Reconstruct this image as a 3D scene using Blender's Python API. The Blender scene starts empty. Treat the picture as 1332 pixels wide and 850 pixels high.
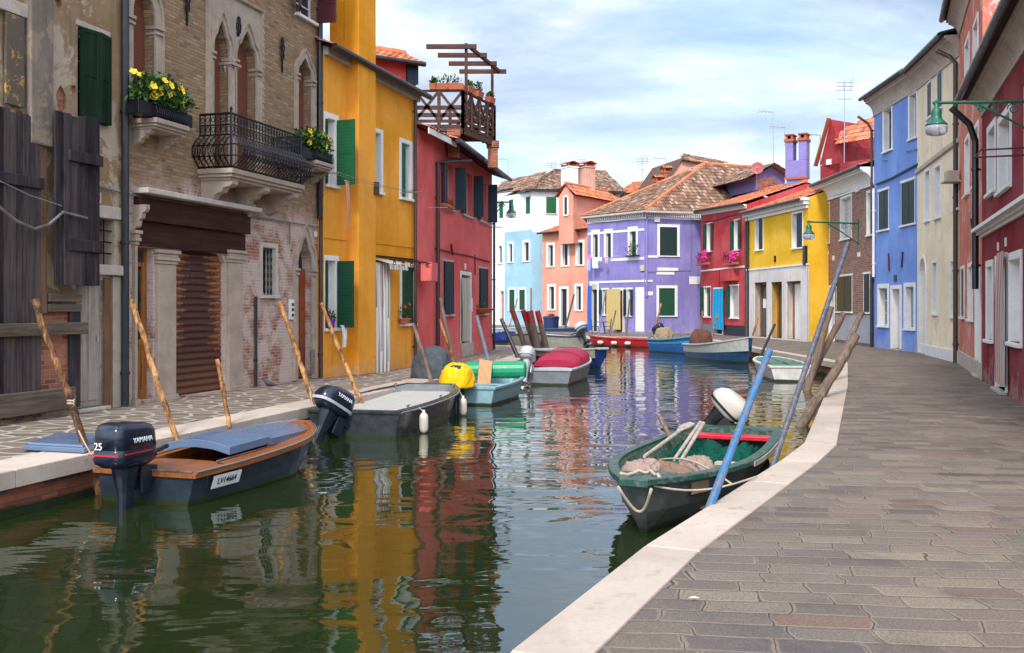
import bpy, math, random
from mathutils import Vector, Matrix
from mathutils.geometry import delaunay_2d_cdt
R = math.radians
random.seed(7)
SC = bpy.context.scene
COL = SC.collection

# ---------------------------------------------------------------- camera, sky, sun, exposure
F, HX, HY, CZ = 1300.0, 666.0, 400.0, 1.6        # focal length and horizon in photo pixels, eye height
WZ = -0.45                                      # water level (pavement is z = 0)
cam_d = bpy.data.cameras.new('camera')
cam = bpy.data.objects.new('camera', cam_d)
COL.objects.link(cam)
cam.location = (0, 0, CZ)
cam.rotation_euler = (R(90), 0, 0)
cam_d.sensor_width = 36
cam_d.lens = 36 * F / 1332
cam_d.shift_y = -(425 - HY) / 1332
cam_d.clip_start, cam_d.clip_end = 0.1, 3000
SC.camera = cam

SUN_EL, SUN_AZ = 44, 194                        # azimuth clockwise from +Y (north)
world = bpy.data.worlds.new('World')
SC.world = world
world.use_nodes = True
wn = world.node_tree
wn.nodes.clear()
def wnode(t, **kw):
    n = wn.nodes.new(t)
    for k, v in kw.items():
        setattr(n, k, v)
    return n
sky = wnode('ShaderNodeTexSky', sky_type='NISHITA', sun_disc=False)
sky.sun_elevation, sky.sun_rotation = R(SUN_EL), R(SUN_AZ)
sky.air_density, sky.dust_density, sky.ozone_density = 1.0, 1.2, 1.5
skyb = wnode('ShaderNodeBackground'); skyb.inputs[1].default_value = 0.095
cloudb = wnode('ShaderNodeBackground'); cloudb.inputs[1].default_value = 1.0
tc = wnode('ShaderNodeTexCoord')
# project direction onto a cloud layer: (x, y) / (z + k)
sep = wnode('ShaderNodeSeparateXYZ'); wn.links.new(tc.outputs['Generated'], sep.inputs[0])
mx = wnode('ShaderNodeMath', operation='MAXIMUM'); wn.links.new(sep.outputs[2], mx.inputs[0]); mx.inputs[1].default_value = 0.0
ad = wnode('ShaderNodeMath', operation='ADD'); wn.links.new(mx.outputs[0], ad.inputs[0]); ad.inputs[1].default_value = 0.30
dx = wnode('ShaderNodeMath', operation='DIVIDE'); wn.links.new(sep.outputs[0], dx.inputs[0]); wn.links.new(ad.outputs[0], dx.inputs[1])
dy = wnode('ShaderNodeMath', operation='DIVIDE'); wn.links.new(sep.outputs[1], dy.inputs[0]); wn.links.new(ad.outputs[0], dy.inputs[1])
cb = wnode('ShaderNodeCombineXYZ'); wn.links.new(dx.outputs[0], cb.inputs[0]); wn.links.new(dy.outputs[0], cb.inputs[1])
def wnoise(scale, detail, rough, off, dist=0.0, sx=1, sy=1):
    mp = wnode('ShaderNodeMapping'); mp.inputs['Location'].default_value = off; mp.inputs['Scale'].default_value = (sx, sy, 1)
    mp.inputs['Rotation'].default_value = (0, 0, R(18))
    wn.links.new(cb.outputs[0], mp.inputs[0])
    n = wnode('ShaderNodeTexNoise'); n.inputs['Scale'].default_value = scale; n.inputs['Detail'].default_value = detail
    n.inputs['Roughness'].default_value = rough; n.inputs['Distortion'].default_value = dist
    wn.links.new(mp.outputs[0], n.inputs['Vector'])
    return n.outputs[0]
def wramp(sock, stops):
    r = wnode('ShaderNodeValToRGB'); wn.links.new(sock, r.inputs[0])
    e = r.color_ramp.elements
    e[0].position, e[0].color = stops[0][0], stops[0][1]
    e[1].position, e[1].color = stops[-1][0], stops[-1][1]
    for p, c in stops[1:-1]:
        k = e.new(p); k.color = c
    return r.outputs[0]
def g(v): return (v, v, v, 1)
cov = wramp(wnoise(1.3, 9, 0.58, (3.4, 1.7, 0), 0.35, 0.8, 1.4), [(0.36, g(0.18)), (0.62, g(1))])
shade = wramp(wnoise(2.0, 10, 0.60, (7.1, 4.4, 2), 0.25, 0.75, 1.25),
              [(0.36, (0.44, 0.61, 0.90, 1)), (0.47, (0.60, 0.72, 0.92, 1)), (0.55, (0.80, 0.85, 0.92, 1)), (0.64, (1.0, 1.0, 1.0, 1))])
wn.links.new(shade, cloudb.inputs[0])
# cloud glow added around the sun, unseen behind the camera, to brighten the facades
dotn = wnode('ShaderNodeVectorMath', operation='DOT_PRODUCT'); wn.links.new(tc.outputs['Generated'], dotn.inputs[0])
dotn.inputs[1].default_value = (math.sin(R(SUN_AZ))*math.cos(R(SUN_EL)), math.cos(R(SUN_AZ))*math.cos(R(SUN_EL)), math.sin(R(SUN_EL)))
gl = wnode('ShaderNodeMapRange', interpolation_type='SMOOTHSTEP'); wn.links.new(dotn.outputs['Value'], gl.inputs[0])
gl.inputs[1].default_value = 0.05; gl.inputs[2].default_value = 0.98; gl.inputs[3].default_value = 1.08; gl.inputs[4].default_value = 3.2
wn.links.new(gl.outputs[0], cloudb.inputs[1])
tint = wnode('ShaderNodeMix', data_type='RGBA', blend_type='MULTIPLY'); tint.inputs[0].default_value = 1.0
wn.links.new(sky.outputs[0], tint.inputs[6]); tint.inputs[7].default_value = (1.0, 0.94, 0.92, 1)
wn.links.new(tint.outputs[2], skyb.inputs[0])
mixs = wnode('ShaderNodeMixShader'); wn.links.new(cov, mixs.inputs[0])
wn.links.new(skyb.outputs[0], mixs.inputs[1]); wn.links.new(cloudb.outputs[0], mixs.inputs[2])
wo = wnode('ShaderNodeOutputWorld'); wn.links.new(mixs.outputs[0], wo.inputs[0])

sun_d = bpy.data.lights.new('sun', 'SUN')
sun_d.energy, sun_d.angle, sun_d.color = 2.3, R(10), (1.0, 0.95, 0.87)
sun = bpy.data.objects.new('sun', sun_d)
COL.objects.link(sun)
sd = Vector((math.sin(R(SUN_AZ)) * math.cos(R(SUN_EL)), math.cos(R(SUN_AZ)) * math.cos(R(SUN_EL)), math.sin(R(SUN_EL))))
sun.rotation_euler = sd.to_track_quat('Z', 'Y').to_euler()
sun.location = (-10, -20, 40)

SC.view_settings.view_transform = 'Standard'
SC.view_settings.look = 'None'
SC.view_settings.gamma = 1
SC.view_settings.exposure = 0.56
SC.render.engine = 'CYCLES'

# ---------------------------------------------------------------- pixel helpers (real-world placing)
def G(px, py, z=0.0):
    Y = (CZ - z) * F / (py - HY)
    return Vector(((px - HX) * Y / F, Y, z))
def at(px, py, Y):
    return Vector(((px - HX) * Y / F, Y, CZ - (py - HY) * Y / F))

# ---------------------------------------------------------------- mesh builder
class MB:
    def __init__(s):
        s.v, s.f, s.m, s.t = [], [], [], []
    def face(s, pts, mi=0, tint=0.5):
        k = len(s.v)
        s.v += [Vector(p) for p in pts]
        s.f.append(tuple(range(k, k + len(pts)))); s.m.append(mi); s.t.append(tint)
    def add(s, verts, faces, mi=0, tint=0.5):
        k = len(s.v)
        s.v += [Vector(p) for p in verts]
        for f in faces:
            s.f.append(tuple(i + k for i in f)); s.m.append(mi); s.t.append(tint)
    def box(s, a, b, mi=0, tint=0.5, M=None, b_=0.0):
        x0, y0, z0 = a; x1, y1, z1 = b
        if x0 > x1: x0, x1 = x1, x0
        if y0 > y1: y0, y1 = y1, y0
        if z0 > z1: z0, z1 = z1, z0
        vs = [(x0,y0,z0),(x1,y0,z0),(x1,y1,z0),(x0,y1,z0),(x0,y0,z1),(x1,y0,z1),(x1,y1,z1),(x0,y1,z1)]
        if M is not None: vs = [M @ Vector(p) for p in vs]
        s.add(vs, [(0,3,2,1),(4,5,6,7),(0,1,5,4),(1,2,6,5),(2,3,7,6),(3,0,4,7)], mi, tint)
    def bar(s, p, q, w, h=None, mi=0, tint=0.5, up=(0,0,1)):
        p, q = Vector(p), Vector(q); h = h or w
        d = (q - p).normalized(); up = Vector(up)
        if abs(d.dot(up)) > 0.98: up = Vector((0, 1, 0))
        a = d.cross(up).normalized() * (w / 2); c = a.cross(d).normalized() * (h / 2)
        vs = [p-a-c, p+a-c, p+a+c, p-a+c, q-a-c, q+a-c, q+a+c, q-a+c]
        s.add(vs, [(0,1,2,3),(7,6,5,4),(0,4,5,1),(1,5,6,2),(2,6,7,3),(3,7,4,0)], mi, tint)
    def tube(s, pts, r, n=8, mi=0, tint=0.5, cap=True):
        pts = [Vector(p) for p in pts]
        rs = r if isinstance(r, (list, tuple)) else [r] * len(pts)
        rings = []; ref = None
        for i, p in enumerate(pts):
            d = (pts[min(i+1, len(pts)-1)] - pts[max(i-1, 0)])
            d = d.normalized() if d.length > 1e-9 else Vector((0,0,1))
            if ref is None:
                ref = Vector((0,0,1)) if abs(d.z) < 0.9 else Vector((1,0,0))
            a = (ref - d * ref.dot(d)).normalized(); ref = a
            b = d.cross(a)
            rings.append([p + (a*math.cos(2*math.pi*k/n) + b*math.sin(2*math.pi*k/n)) * rs[i] for k in range(n)])
        vs = [q for rg in rings for q in rg]; fs = []
        for i in range(len(pts)-1):
            for k in range(n):
                k2 = (k+1) % n
                fs.append((i*n+k, i*n+k2, (i+1)*n+k2, (i+1)*n+k))
        if cap:
            fs.append(tuple(range(n-1, -1, -1))); fs.append(tuple(range((len(pts)-1)*n, len(pts)*n)))
        s.add(vs, fs, mi, tint)
    def lathe(s, prof, c=(0,0,0), n=12, mi=0, M=None, sx=1, sy=1):
        vs = []; fs = []
        for r, z in prof:
            for k in range(n):
                a = 2*math.pi*k/n
                p = Vector((c[0]+r*sx*math.cos(a), c[1]+r*sy*math.sin(a), c[2]+z))
                vs.append(M @ p if M is not None else p)
        for i in range(len(prof)-1):
            for k in range(n):
                k2 = (k+1) % n
                fs.append((i*n+k, i*n+k2, (i+1)*n+k2, (i+1)*n+k))
        fs.append(tuple(range(n-1, -1, -1))); fs.append(tuple(range((len(prof)-1)*n, len(prof)*n)))
        s.add(vs, fs, mi)
    def loft(s, rings, mi=0, close=True, caps=True, tint=0.5):
        n = len(rings[0]); vs = [p for r_ in rings for p in r_]; fs = []
        for i in range(len(rings)-1):
            for k in range(n if close else n-1):
                k2 = (k+1) % n
                fs.append((i*n+k, i*n+k2, (i+1)*n+k2, (i+1)*n+k))
        if caps and close:
            fs.append(tuple(range(n-1, -1, -1))); fs.append(tuple(range((len(rings)-1)*n, len(rings)*n)))
        s.add(vs, fs, mi, tint)
    def prism(s, poly, fn0, fn1, mi=0):
        a = [Vector(fn0(*p)) for p in poly]; b = [Vector(fn1(*p)) for p in poly]; n = len(poly)
        s.add(a + b, [tuple(range(n-1, -1, -1)), tuple(range(n, 2*n))] + [(i, (i+1) % n, n+(i+1) % n, n+i) for i in range(n)], mi)
    def ring(s, inner, outer, y0, y1, closed=False, mi=0):
        n = len(inner)
        for i in range(n if closed else n-1):
            j = (i+1) % n
            a, b, c, d = inner[i], inner[j], outer[j], outer[i]
            A = [(a[0],y0,a[1]),(b[0],y0,b[1]),(c[0],y0,c[1]),(d[0],y0,d[1])]
            B = [(p[0],y1,p[2]) for p in A]
            s.add(A+B, [(0,1,2,3),(7,6,5,4),(0,4,5,1),(2,6,7,3),(1,5,6,2),(3,7,4,0)], mi)
    def build(s, name, mats, parent=None, smooth=False, bevel=0.0, loc=None, subsurf=0, fix=True):
        off = Vector(loc) if loc is not None else Vector((0,0,0))
        me = bpy.data.meshes.new(name)
        me.from_pydata([p - off for p in s.v], [], s.f)
        if not isinstance(mats, (list, tuple)): mats = [mats]
        for m in mats: me.materials.append(m)
        for i, p in enumerate(me.polygons):
            p.material_index = s.m[i]; p.use_smooth = smooth
        uv = me.uv_layers.new(name='box')
        me.color_attributes.new('tint', 'FLOAT_COLOR', 'CORNER')
        uv = me.uv_layers['box']; ca = me.color_attributes['tint']
        for i, p in enumerate(me.polygons):
            nx, ny, nz = map(abs, p.normal)
            for li in p.loop_indices:
                co = me.vertices[me.loops[li].vertex_index].co
                if nz >= nx and nz >= ny: uv.data[li].uv = (co.x, co.y)
                elif ny >= nx: uv.data[li].uv = (co.x, co.z)
                else: uv.data[li].uv = (co.y, co.z)
                t = s.t[i]; ca.data[li].color = (t, t, t, 1)
        me.validate()
        o = bpy.data.objects.new(name, me)
        COL.objects.link(o)
        if fix:
            import bmesh
            bm = bmesh.new(); bm.from_mesh(me); bmesh.ops.recalc_face_normals(bm, faces=bm.faces); bm.to_mesh(me); bm.free()
        if parent is not None: o.parent = parent.e if isinstance(parent, Thing) else parent
        if loc is not None: o.location = off
        if bevel:
            b = o.modifiers.new('bevel', 'BEVEL'); b.width = bevel; b.segments = 2; b.limit_method = 'ANGLE'; b.angle_limit = R(40)
        if subsurf:
            b = o.modifiers.new('sub', 'SUBSURF'); b.levels = b.render_levels = subsurf
        return o

def tag(o, label=None, cat=None, group=None, kind=None):
    if label: o['label'] = label
    if cat: o['category'] = cat
    if group: o['group'] = group
    if kind: o['kind'] = kind
    return o
class Thing:
    def __init__(s, name, label, cat, loc=(0,0,0), rz=0.0, group=None):
        s.e = bpy.data.objects.new(name, None); COL.objects.link(s.e)
        s.e.empty_display_size = 0.3
        s.loc = Vector(loc); s.rz = rz
        s.e.location = s.loc; s.e.rotation_euler = (0, 0, rz)
        tag(s.e, label, cat, group)
        s.Mi = (Matrix.Translation(s.loc) @ Matrix.Rotation(rz, 4, 'Z')).inverted()
    def L(s, p): return s.Mi @ Vector(p)
def copy_tree(o, loc, rz, label=None, parent=None):
    c = o.copy(); COL.objects.link(c)
    if parent is None:
        c.location = loc; c.rotation_euler = (0, 0, rz)
        if label: c['label'] = label
    else: c.parent = parent
    for ch in [k for k in bpy.data.objects if k.parent == o]:
        copy_tree(ch, None, None, None, c)
    return c

# ---------------------------------------------------------------- materials
class NT:
    def __init__(s, name, rough=0.8, metal=0.0, spec=0.5):
        s.mat = bpy.data.materials.new(name); s.mat.use_nodes = True
        s.nt = s.mat.node_tree; s.b = s.nt.nodes['Principled BSDF']
        s.b.inputs['Roughness'].default_value = rough; s.b.inputs['Metallic'].default_value = metal
        s.b.inputs['Specular IOR Level'].default_value = spec
    def put(s, sock, v):
        if hasattr(v, 'is_output'): s.nt.links.new(v, sock)
        elif isinstance(v, (tuple, list)) and len(v) == 3 and sock.type == 'RGBA': sock.default_value = (*v, 1)
        else: sock.default_value = v
    def n(s, t, attrs=None, **kw):
        nd = s.nt.nodes.new(t)
        for k, v in (attrs or {}).items(): setattr(nd, k, v)
        for k, v in kw.items(): s.put(nd.inputs[k.replace('_', ' ')], v)
        return nd
    def math(s, op, a, b=0.0, c=0.0, clamp=False):
        nd = s.nt.nodes.new('ShaderNodeMath'); nd.operation = op; nd.use_clamp = clamp
        s.put(nd.inputs[0], a); s.put(nd.inputs[1], b); s.put(nd.inputs[2], c)
        return nd.outputs[0]
    def mix(s, fac, a, b, blend='MIX'):
        nd = s.nt.nodes.new('ShaderNodeMix'); nd.data_type = 'RGBA'; nd.blend_type = blend
        s.put(nd.inputs[0], fac); s.put(nd.inputs[6], a); s.put(nd.inputs[7], b)
        return nd.outputs[2]
    def co(s, which='Object', scale=None, loc=None, rot=None):
        tcn = s.n('ShaderNodeTexCoord').outputs[which]
        if scale is None and loc is None and rot is None: return tcn
        mp = s.nt.nodes.new('ShaderNodeMapping'); s.nt.links.new(tcn, mp.inputs[0])
        if scale: mp.inputs['Scale'].default_value = scale
        if loc: mp.inputs['Location'].default_value = loc
        if rot: mp.inputs['Rotation'].default_value = rot
        return mp.outputs[0]
    def noise(s, vec, scale, detail=4, rough=0.55, dist=0.0):
        nd = s.n('ShaderNodeTexNoise', Vector=vec, Scale=scale, Detail=detail, Roughness=rough, Distortion=dist)
        return nd.outputs[0]
    def ramp(s, fac, stops, interp='LINEAR'):
        nd = s.nt.nodes.new('ShaderNodeValToRGB'); s.put(nd.inputs[0], fac)
        nd.color_ramp.interpolation = interp
        e = nd.color_ramp.elements
        while len(e) < len(stops): e.new(0.5)
        for i, (p, c) in enumerate(stops):
            e[i].position = p
            if isinstance(c, (int, float)): c = (c, c, c)
            e[i].color = (*c, 1)
        return nd.outputs[0]
    def bump(s, h, strength=0.3, dist=0.02, normal=None):
        nd = s.n('ShaderNodeBump', Height=h, Strength=strength, Distance=dist)
        if normal is not None: s.put(nd.inputs['Normal'], normal)
        return nd.outputs[0]
    def out(s, col=None, rough=None, normal=None):
        if col is not None: s.put(s.b.inputs['Base Color'], col)
        if rough is not None: s.put(s.b.inputs['Roughness'], rough)
        if normal is not None: s.put(s.b.inputs['Normal'], normal)
        return s.mat
def sc(c, k): return tuple(min(1, x*k) for x in c)
def mixc(a, b, t): return tuple(x*(1-t)+y*t for x, y in zip(a, b))

def plaster(name, col, stain=None, amt=0.5, rough=0.88, worn=0.0, worncol=(0.5,0.42,0.34)):
    t = NT(name, rough, spec=0.1); ob = t.co()
    n1 = t.noise(ob, 0.55, 5, 0.6, 0.4); n2 = t.noise(ob, 7, 6, 0.65)
    st = t.noise(t.co(scale=(3.2, 3.2, 0.35)), 1.4, 5, 0.6, 0.3)
    stain = stain or sc(col, 0.55); amt = min(1.0, amt*1.5)
    c = t.mix(t.ramp(n1, [(0.32, 0.0), (0.68, 1.0)]), sc(col, 0.84), mixc(sc(col, 1.10), (1,1,1), 0.06))
    c = t.mix(t.math('MULTIPLY', t.ramp(n2, [(0.3, 0.0), (0.8, 0.6)]), amt), c, sc(col, 0.74))
    c = t.mix(t.math('MULTIPLY', t.ramp(st, [(0.5, 0.0), (0.78, 0.8)]), amt), c, stain)
    if worn:
        w = t.ramp(t.noise(ob, 1.3, 9, 0.72, 0.6), [(0.60 - worn*0.2, 0.0), (0.63 - worn*0.2, 1.0)])
        c = t.mix(w, c, t.mix(n2, sc(worncol, 0.75), worncol))
    # salt bloom and flaking patches creeping up from the pavement
    z = t.n('ShaderNodeSeparateXYZ', Vector=ob).outputs[2]; nf = t.noise(ob, 2.6, 8, 0.72, 0.5)
    fl = t.math('MULTIPLY', t.math('SUBTRACT', t.math('SUBTRACT', nf, 0.42), t.math('MULTIPLY', z, 0.22)), 9.0, clamp=True)
    c = t.mix(t.math('MULTIPLY', fl, 0.55), c, mixc(sc(col, 0.85), (0.50,0.44,0.38), 0.55))
    nb = t.bump(n2, 0.25, 0.02); nb = t.bump(t.noise(ob, 45, 3), 0.12, 0.006, nb); nb = t.bump(fl, 0.3, 0.01, nb)
    return t.out(c, None, nb)
def bricknodes(t, w, h, m, warp=0.004, rnd=0.25, soft=0.004, coord='UV', scale=None, rot=None, bond=0.5):
    uv = t.co(coord, scale=scale, rot=rot)
    sx = t.n('ShaderNodeSeparateXYZ', Vector=uv)
    nv = t.n('ShaderNodeSeparateXYZ', Vector=t.n('ShaderNodeTexNoise', Vector=uv, Scale=3.0, Detail=4, Roughness=0.7).outputs['Color'])
    u = t.math('ADD', sx.outputs[0], t.math('MULTIPLY', t.math('SUBTRACT', nv.outputs[0], 0.5), warp*8))
    v = t.math('ADD', sx.outputs[1], t.math('MULTIPLY', t.math('SUBTRACT', nv.outputs[1], 0.5), warp*8))
    vv = t.math('DIVIDE', v, h); row = t.math('FLOOR', vv); fr = t.math('SUBTRACT', vv, row)
    wn1 = t.n('ShaderNodeTexWhiteNoise', {'noise_dimensions': '1D'}, W=row).outputs[0]
    off = t.math('ADD', t.math('MULTIPLY', t.math('MODULO', row, 2.0), bond), t.math('MULTIPLY', wn1, rnd))
    uu = t.math('ADD', t.math('DIVIDE', u, w), off); colm = t.math('FLOOR', uu); fc = t.math('SUBTRACT', uu, colm)
    idv = t.n('ShaderNodeCombineXYZ', X=colm, Y=row, Z=0.0).outputs[0]
    wid = t.n('ShaderNodeTexWhiteNoise', {'noise_dimensions': '2D'}, Vector=idv)
    du = t.math('MULTIPLY', t.math('MINIMUM', fc, t.math('SUBTRACT', 1.0, fc)), w)
    dv = t.math('MULTIPLY', t.math('MINIMUM', fr, t.math('SUBTRACT', 1.0, fr)), h)
    d = t.math('MINIMUM', du, dv)
    mask = t.math('DIVIDE', t.math('SUBTRACT', d, m*0.5), soft, clamp=True)
    return mask, wid.outputs[0], wid.outputs[1]
def brick(name, cols, mortar, w=0.25, h=0.07, m=0.012, warp=0.003, upper=None, zsplit=3.0, white=0.0, umortar=None, tide=None):
    t = NT(name, 0.92, spec=0.1); ob = t.co()
    mask, r1, rc = bricknodes(t, w, h, m, warp)
    n = len(cols)
    c = t.ramp(r1, [(i/(n-1), k) for i, k in enumerate(cols)])
    mo = mortar
    big = t.noise(ob, 0.9, 6, 0.6, 0.5); fine = t.noise(ob, 14, 6, 0.7)
    if upper:
        k = len(upper)
        cu = t.ramp(r1, [(i/(k-1), q) for i, q in enumerate(upper)])
        z = t.n('ShaderNodeSeparateXYZ', Vector=ob).outputs[2]
        zz = t.math('ADD', z, t.math('MULTIPLY', t.math('SUBTRACT', big, 0.5), 2.6))
        f = t.math('MULTIPLY', t.math('SUBTRACT', zz, zsplit - 0.3), 1.6, clamp=True)
        c = t.mix(f, c, cu); mo = t.mix(f, mortar, umortar or mortar)
    c = t.mix(t.ramp(fine, [(0.35, 0.0), (0.8, 0.45)]), c, t.mix(0.45, c, (0.14, 0.08, 0.05)))
    c = t.mix(mask, mo, c)
    if white:
        w_ = t.ramp(t.noise(ob, 1.6, 8, 0.7, 0.3), [(0.60-white*0.2, 0.0), (0.70-white*0.2, 1.0)])
        if upper: w_ = t.math('MULTIPLY', w_, t.math('SUBTRACT', 1.0, f))
        c = t.mix(t.math('MULTIPLY', w_, 0.62), c, (0.62, 0.52, 0.47))
    c = t.mix(t.ramp(big, [(0.35, 0.0), (0.75, 0.4)]), c, t.mix(0.4, c, (0.20, 0.13, 0.08)))
    if tide is not None:
        z = t.n('ShaderNodeSeparateXYZ', Vector=ob).outputs[2]
        c = t.mix(t.math('MULTIPLY', t.math('SUBTRACT', t.math('ADD', tide, t.math('MULTIPLY', big, 0.16)), z), 25.0, clamp=True), c, t.mix(fine, (0.012,0.018,0.008), (0.035,0.045,0.018)))
    nb = t.bump(t.math('ADD', mask, t.math('MULTIPLY', fine, 0.6)), 0.55, 0.012)
    return t.out(c, None, nb)
def stone(name, col, rough=0.75, amt=0.5, bumps=0.2, scale=4):
    t = NT(name, rough, spec=0.3); ob = t.co()
    n1 = t.noise(ob, scale, 7, 0.65, 0.3); n2 = t.noise(ob, scale*9, 5, 0.7)
    c = t.mix(t.ramp(n1, [(0.3, 0.0), (0.72, 1.0)]), sc(col, 1 - 0.35*amt), sc(col, 1.05))
    c = t.mix(t.ramp(n2, [(0.55, 0.0), (0.8, amt)]), c, sc(col, 0.5))
    return t.out(c, None, t.bump(t.math('ADD', n1, t.math('MULTIPLY', n2, 0.4)), bumps, 0.02))
def wood(name, cols, rough=0.75, axis='z', scale=1.0, bumps=0.35, spec=0.3, tint=False):
    t = NT(name, rough, spec=spec if rough < 0.6 else 0.12)
    s_ = {'z': (9, 9, 0.6), 'x': (0.6, 9, 9), 'y': (9, 0.6, 9)}[axis]
    v = t.co(scale=tuple(k*scale for k in s_))
    n1 = t.noise(v, 1.6, 7, 0.65, 0.8); n2 = t.noise(t.co(), 1.2*scale, 5, 0.6)
    f = t.math('ADD', t.math('MULTIPLY', n1, 0.7), t.math('MULTIPLY', n2, 0.3))
    if tint:
        at_ = t.n('ShaderNodeAttribute', {'attribute_name': 'tint'}).outputs['Fac']
        f = t.math('ADD', f, t.math('MULTIPLY', t.math('SUBTRACT', at_, 0.5), 0.28))
    k = len(cols)
    c = t.ramp(f, [(0.30 + 0.42*i/(k-1), q) for i, q in enumerate(cols)])
    return t.out(c, None, t.bump(n1, bumps, 0.008))
def paint(name, col, rough=0.45, amt=0.35, metal=0.0, scale=6, spec=0.5, bumps=0.05, under=None, peel=0.0, tide=False):
    t = NT(name, rough, metal, spec); ob = t.co()
    n1 = t.noise(ob, scale, 6, 0.6, 0.2)
    c = t.mix(t.ramp(n1, [(0.3, 0.0), (0.75, 1.0)]), sc(col, 1-amt), sc(col, 1+amt*0.4))
    if peel:
        m_ = t.ramp(t.noise(ob, scale*1.7, 9, 0.75, 0.5), [(0.62-peel*0.25, 0.0), (0.66-peel*0.25, 1.0)])
        c = t.mix(m_, c, under)
    if tide:    # weed and scum left along the waterline, scuffs above
        z = t.n('ShaderNodeSeparateXYZ', Vector=ob).outputs[2]; nz = t.noise(t.co(scale=(1, 1, 3)), 4, 6, 0.7)
        c = t.mix(t.ramp(t.noise(t.co(scale=(0.6, 1, 3)), 5, 7, 0.75), [(0.62, 0.0), (0.68, 0.4)]), c, mixc(sc(col, 1.6), (0.35,0.33,0.28), 0.35))
        c = t.mix(t.math('MULTIPLY', t.math('SUBTRACT', t.math('ADD', 0.03, t.math('MULTIPLY', nz, 0.08)), z), 40.0, clamp=True), c, (0.022,0.03,0.014))
    rg = t.ramp(n1, [(0.3, max(0.05, rough-0.12)), (0.75, min(1, rough+0.12))])
    return t.out(c, rg, t.bump(n1, bumps, 0.01))
def slats(name, col, pitch=0.05, rough=0.55, depth=0.012):
    t = NT(name, rough, spec=0.35); ob = t.co()
    z = t.n('ShaderNodeSeparateXYZ', Vector=ob).outputs[2]
    fr = t.math('FRACT', t.math('DIVIDE', z, pitch))
    n1 = t.noise(ob, 5, 5, 0.6)
    c = t.mix(n1, sc(col, 0.75), sc(col, 1.15))
    c = t.mix(t.math('LESS_THAN', fr, 0.1), c, sc(col, 0.3))
    return t.out(c, None, t.bump(fr, 0.8, depth))
def cloth(name, stripes=None, col=(0.6,0.6,0.6), axis=0, pitch=0.12, rough=0.9):
    t = NT(name, rough, spec=0.1); ob = t.co()
    n1 = t.noise(ob, 9, 4)
    if stripes:
        x = t.n('ShaderNodeSeparateXYZ', Vector=t.co('UV')).outputs[axis]
        fr = t.math('FRACT', t.math('DIVIDE', x, pitch))
        c = t.ramp(fr, [(i/len(stripes), q) for i, q in enumerate(stripes)], 'CONSTANT')
    else: c = t.mix(n1, sc(col, 0.75), sc(col, 1.15))
    return t.out(c, None, t.bump(t.noise(ob, 60, 3), 0.2, 0.004))
def tiles(name, cols):
    t = NT(name, 0.9, spec=0.15); ob = t.co()
    at_ = t.n('ShaderNodeAttribute', {'attribute_name': 'tint'}).outputs['Fac']
    k = len(cols)
    c = t.ramp(at_, [(i/(k-1), q) for i, q in enumerate(cols)])
    n1 = t.noise(ob, 1.1, 6, 0.65); n2 = t.noise(ob, 18, 5, 0.7)
    c = t.mix(t.ramp(n1, [(0.4, 0.0), (0.75, 0.6)]), c, t.mix(0.5, c, (0.16, 0.13, 0.09)))
    c = t.mix(t.ramp(n2, [(0.45, 0.0), (0.8, 0.6)]), c, t.mix(0.6, c, (0.30, 0.27, 0.2)))
    return t.out(c, None, t.bump(n2, 0.3, 0.01))

M = {}
M['white_trim'] = stone('white_trim', (0.72, 0.70, 0.66), 0.7, 0.35, 0.12, 3)
M['istrian'] = stone('istrian_stone', (0.54, 0.48, 0.405), 0.7, 0.8, 0.25, 3)
M['dirty_stone'] = stone('weathered_stone', (0.50, 0.43, 0.36), 0.8, 0.9, 0.35, 3)
M['old_stone'] = stone('old_stained_stone', (0.42, 0.33, 0.255), 0.8, 0.9, 0.35, 3)
M['kerb'] = stone('kerb_stone', (0.72, 0.60, 0.49), 0.72, 0.42, 0.2, 2.2)
M['green_dark'] = slats('green_shutter_paint', (0.008, 0.065, 0.032), 0.075, 0.5, 0.006)
M['green_old'] = wood('weathered_green_boards', [(0.006,0.008,0.006),(0.007,0.018,0.010),(0.012,0.032,0.016),(0.06,0.05,0.035)], 0.8, 'z', 1, 0.6)
M['green_mid'] = slats('mid_green_shutter_paint', (0.012, 0.115, 0.04), 0.075, 0.5, 0.006)
M['green_black'] = slats('black_green_shutter_paint', (0.006, 0.03, 0.026), 0.06, 0.45, 0.006)
M['navy_shutter'] = slats('slate_blue_shutter_paint', (0.012, 0.03, 0.045), 0.075, 0.5, 0.006)
M['burgundy'] = slats('burgundy_shutter_paint', (0.09, 0.012, 0.018), 0.08, 0.5, 0.006)
M['brown_blind'] = slats('brown_roller_blind', (0.20, 0.065, 0.035), 0.055, 0.6, 0.01)
M['blue_blind'] = slats('pale_blue_blind', (0.20, 0.33, 0.38), 0.05, 0.5, 0.006)
M['dark'] = paint('dark_interior', (0.012, 0.012, 0.013), 0.6, 0.3)
M['iron'] = paint('wrought_iron', (0.012, 0.013, 0.02), 0.42, 0.3, 0.6, 12)
M['black'] = paint('black_plastic', (0.012, 0.013, 0.015), 0.4, 0.3)
M['steel'] = paint('dull_steel', (0.42, 0.43, 0.45), 0.35, 0.3, 0.9)
M['pipe_black'] = paint('black_drainpipe', (0.015, 0.017, 0.02), 0.4, 0.4)
M['pipe_brown'] = paint('brown_drainpipe', (0.07, 0.035, 0.025), 0.5, 0.4)
M['copper'] = paint('dark_gutter', (0.035, 0.032, 0.033), 0.4, 0.4, 0.4)
M['cable'] = paint('grey_cable', (0.16, 0.16, 0.17), 0.6, 0.2)
M['brown_door'] = wood('orange_door_wood', [(0.10,0.035,0.01),(0.26,0.10,0.025),(0.38,0.16,0.04)], 0.45)
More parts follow.
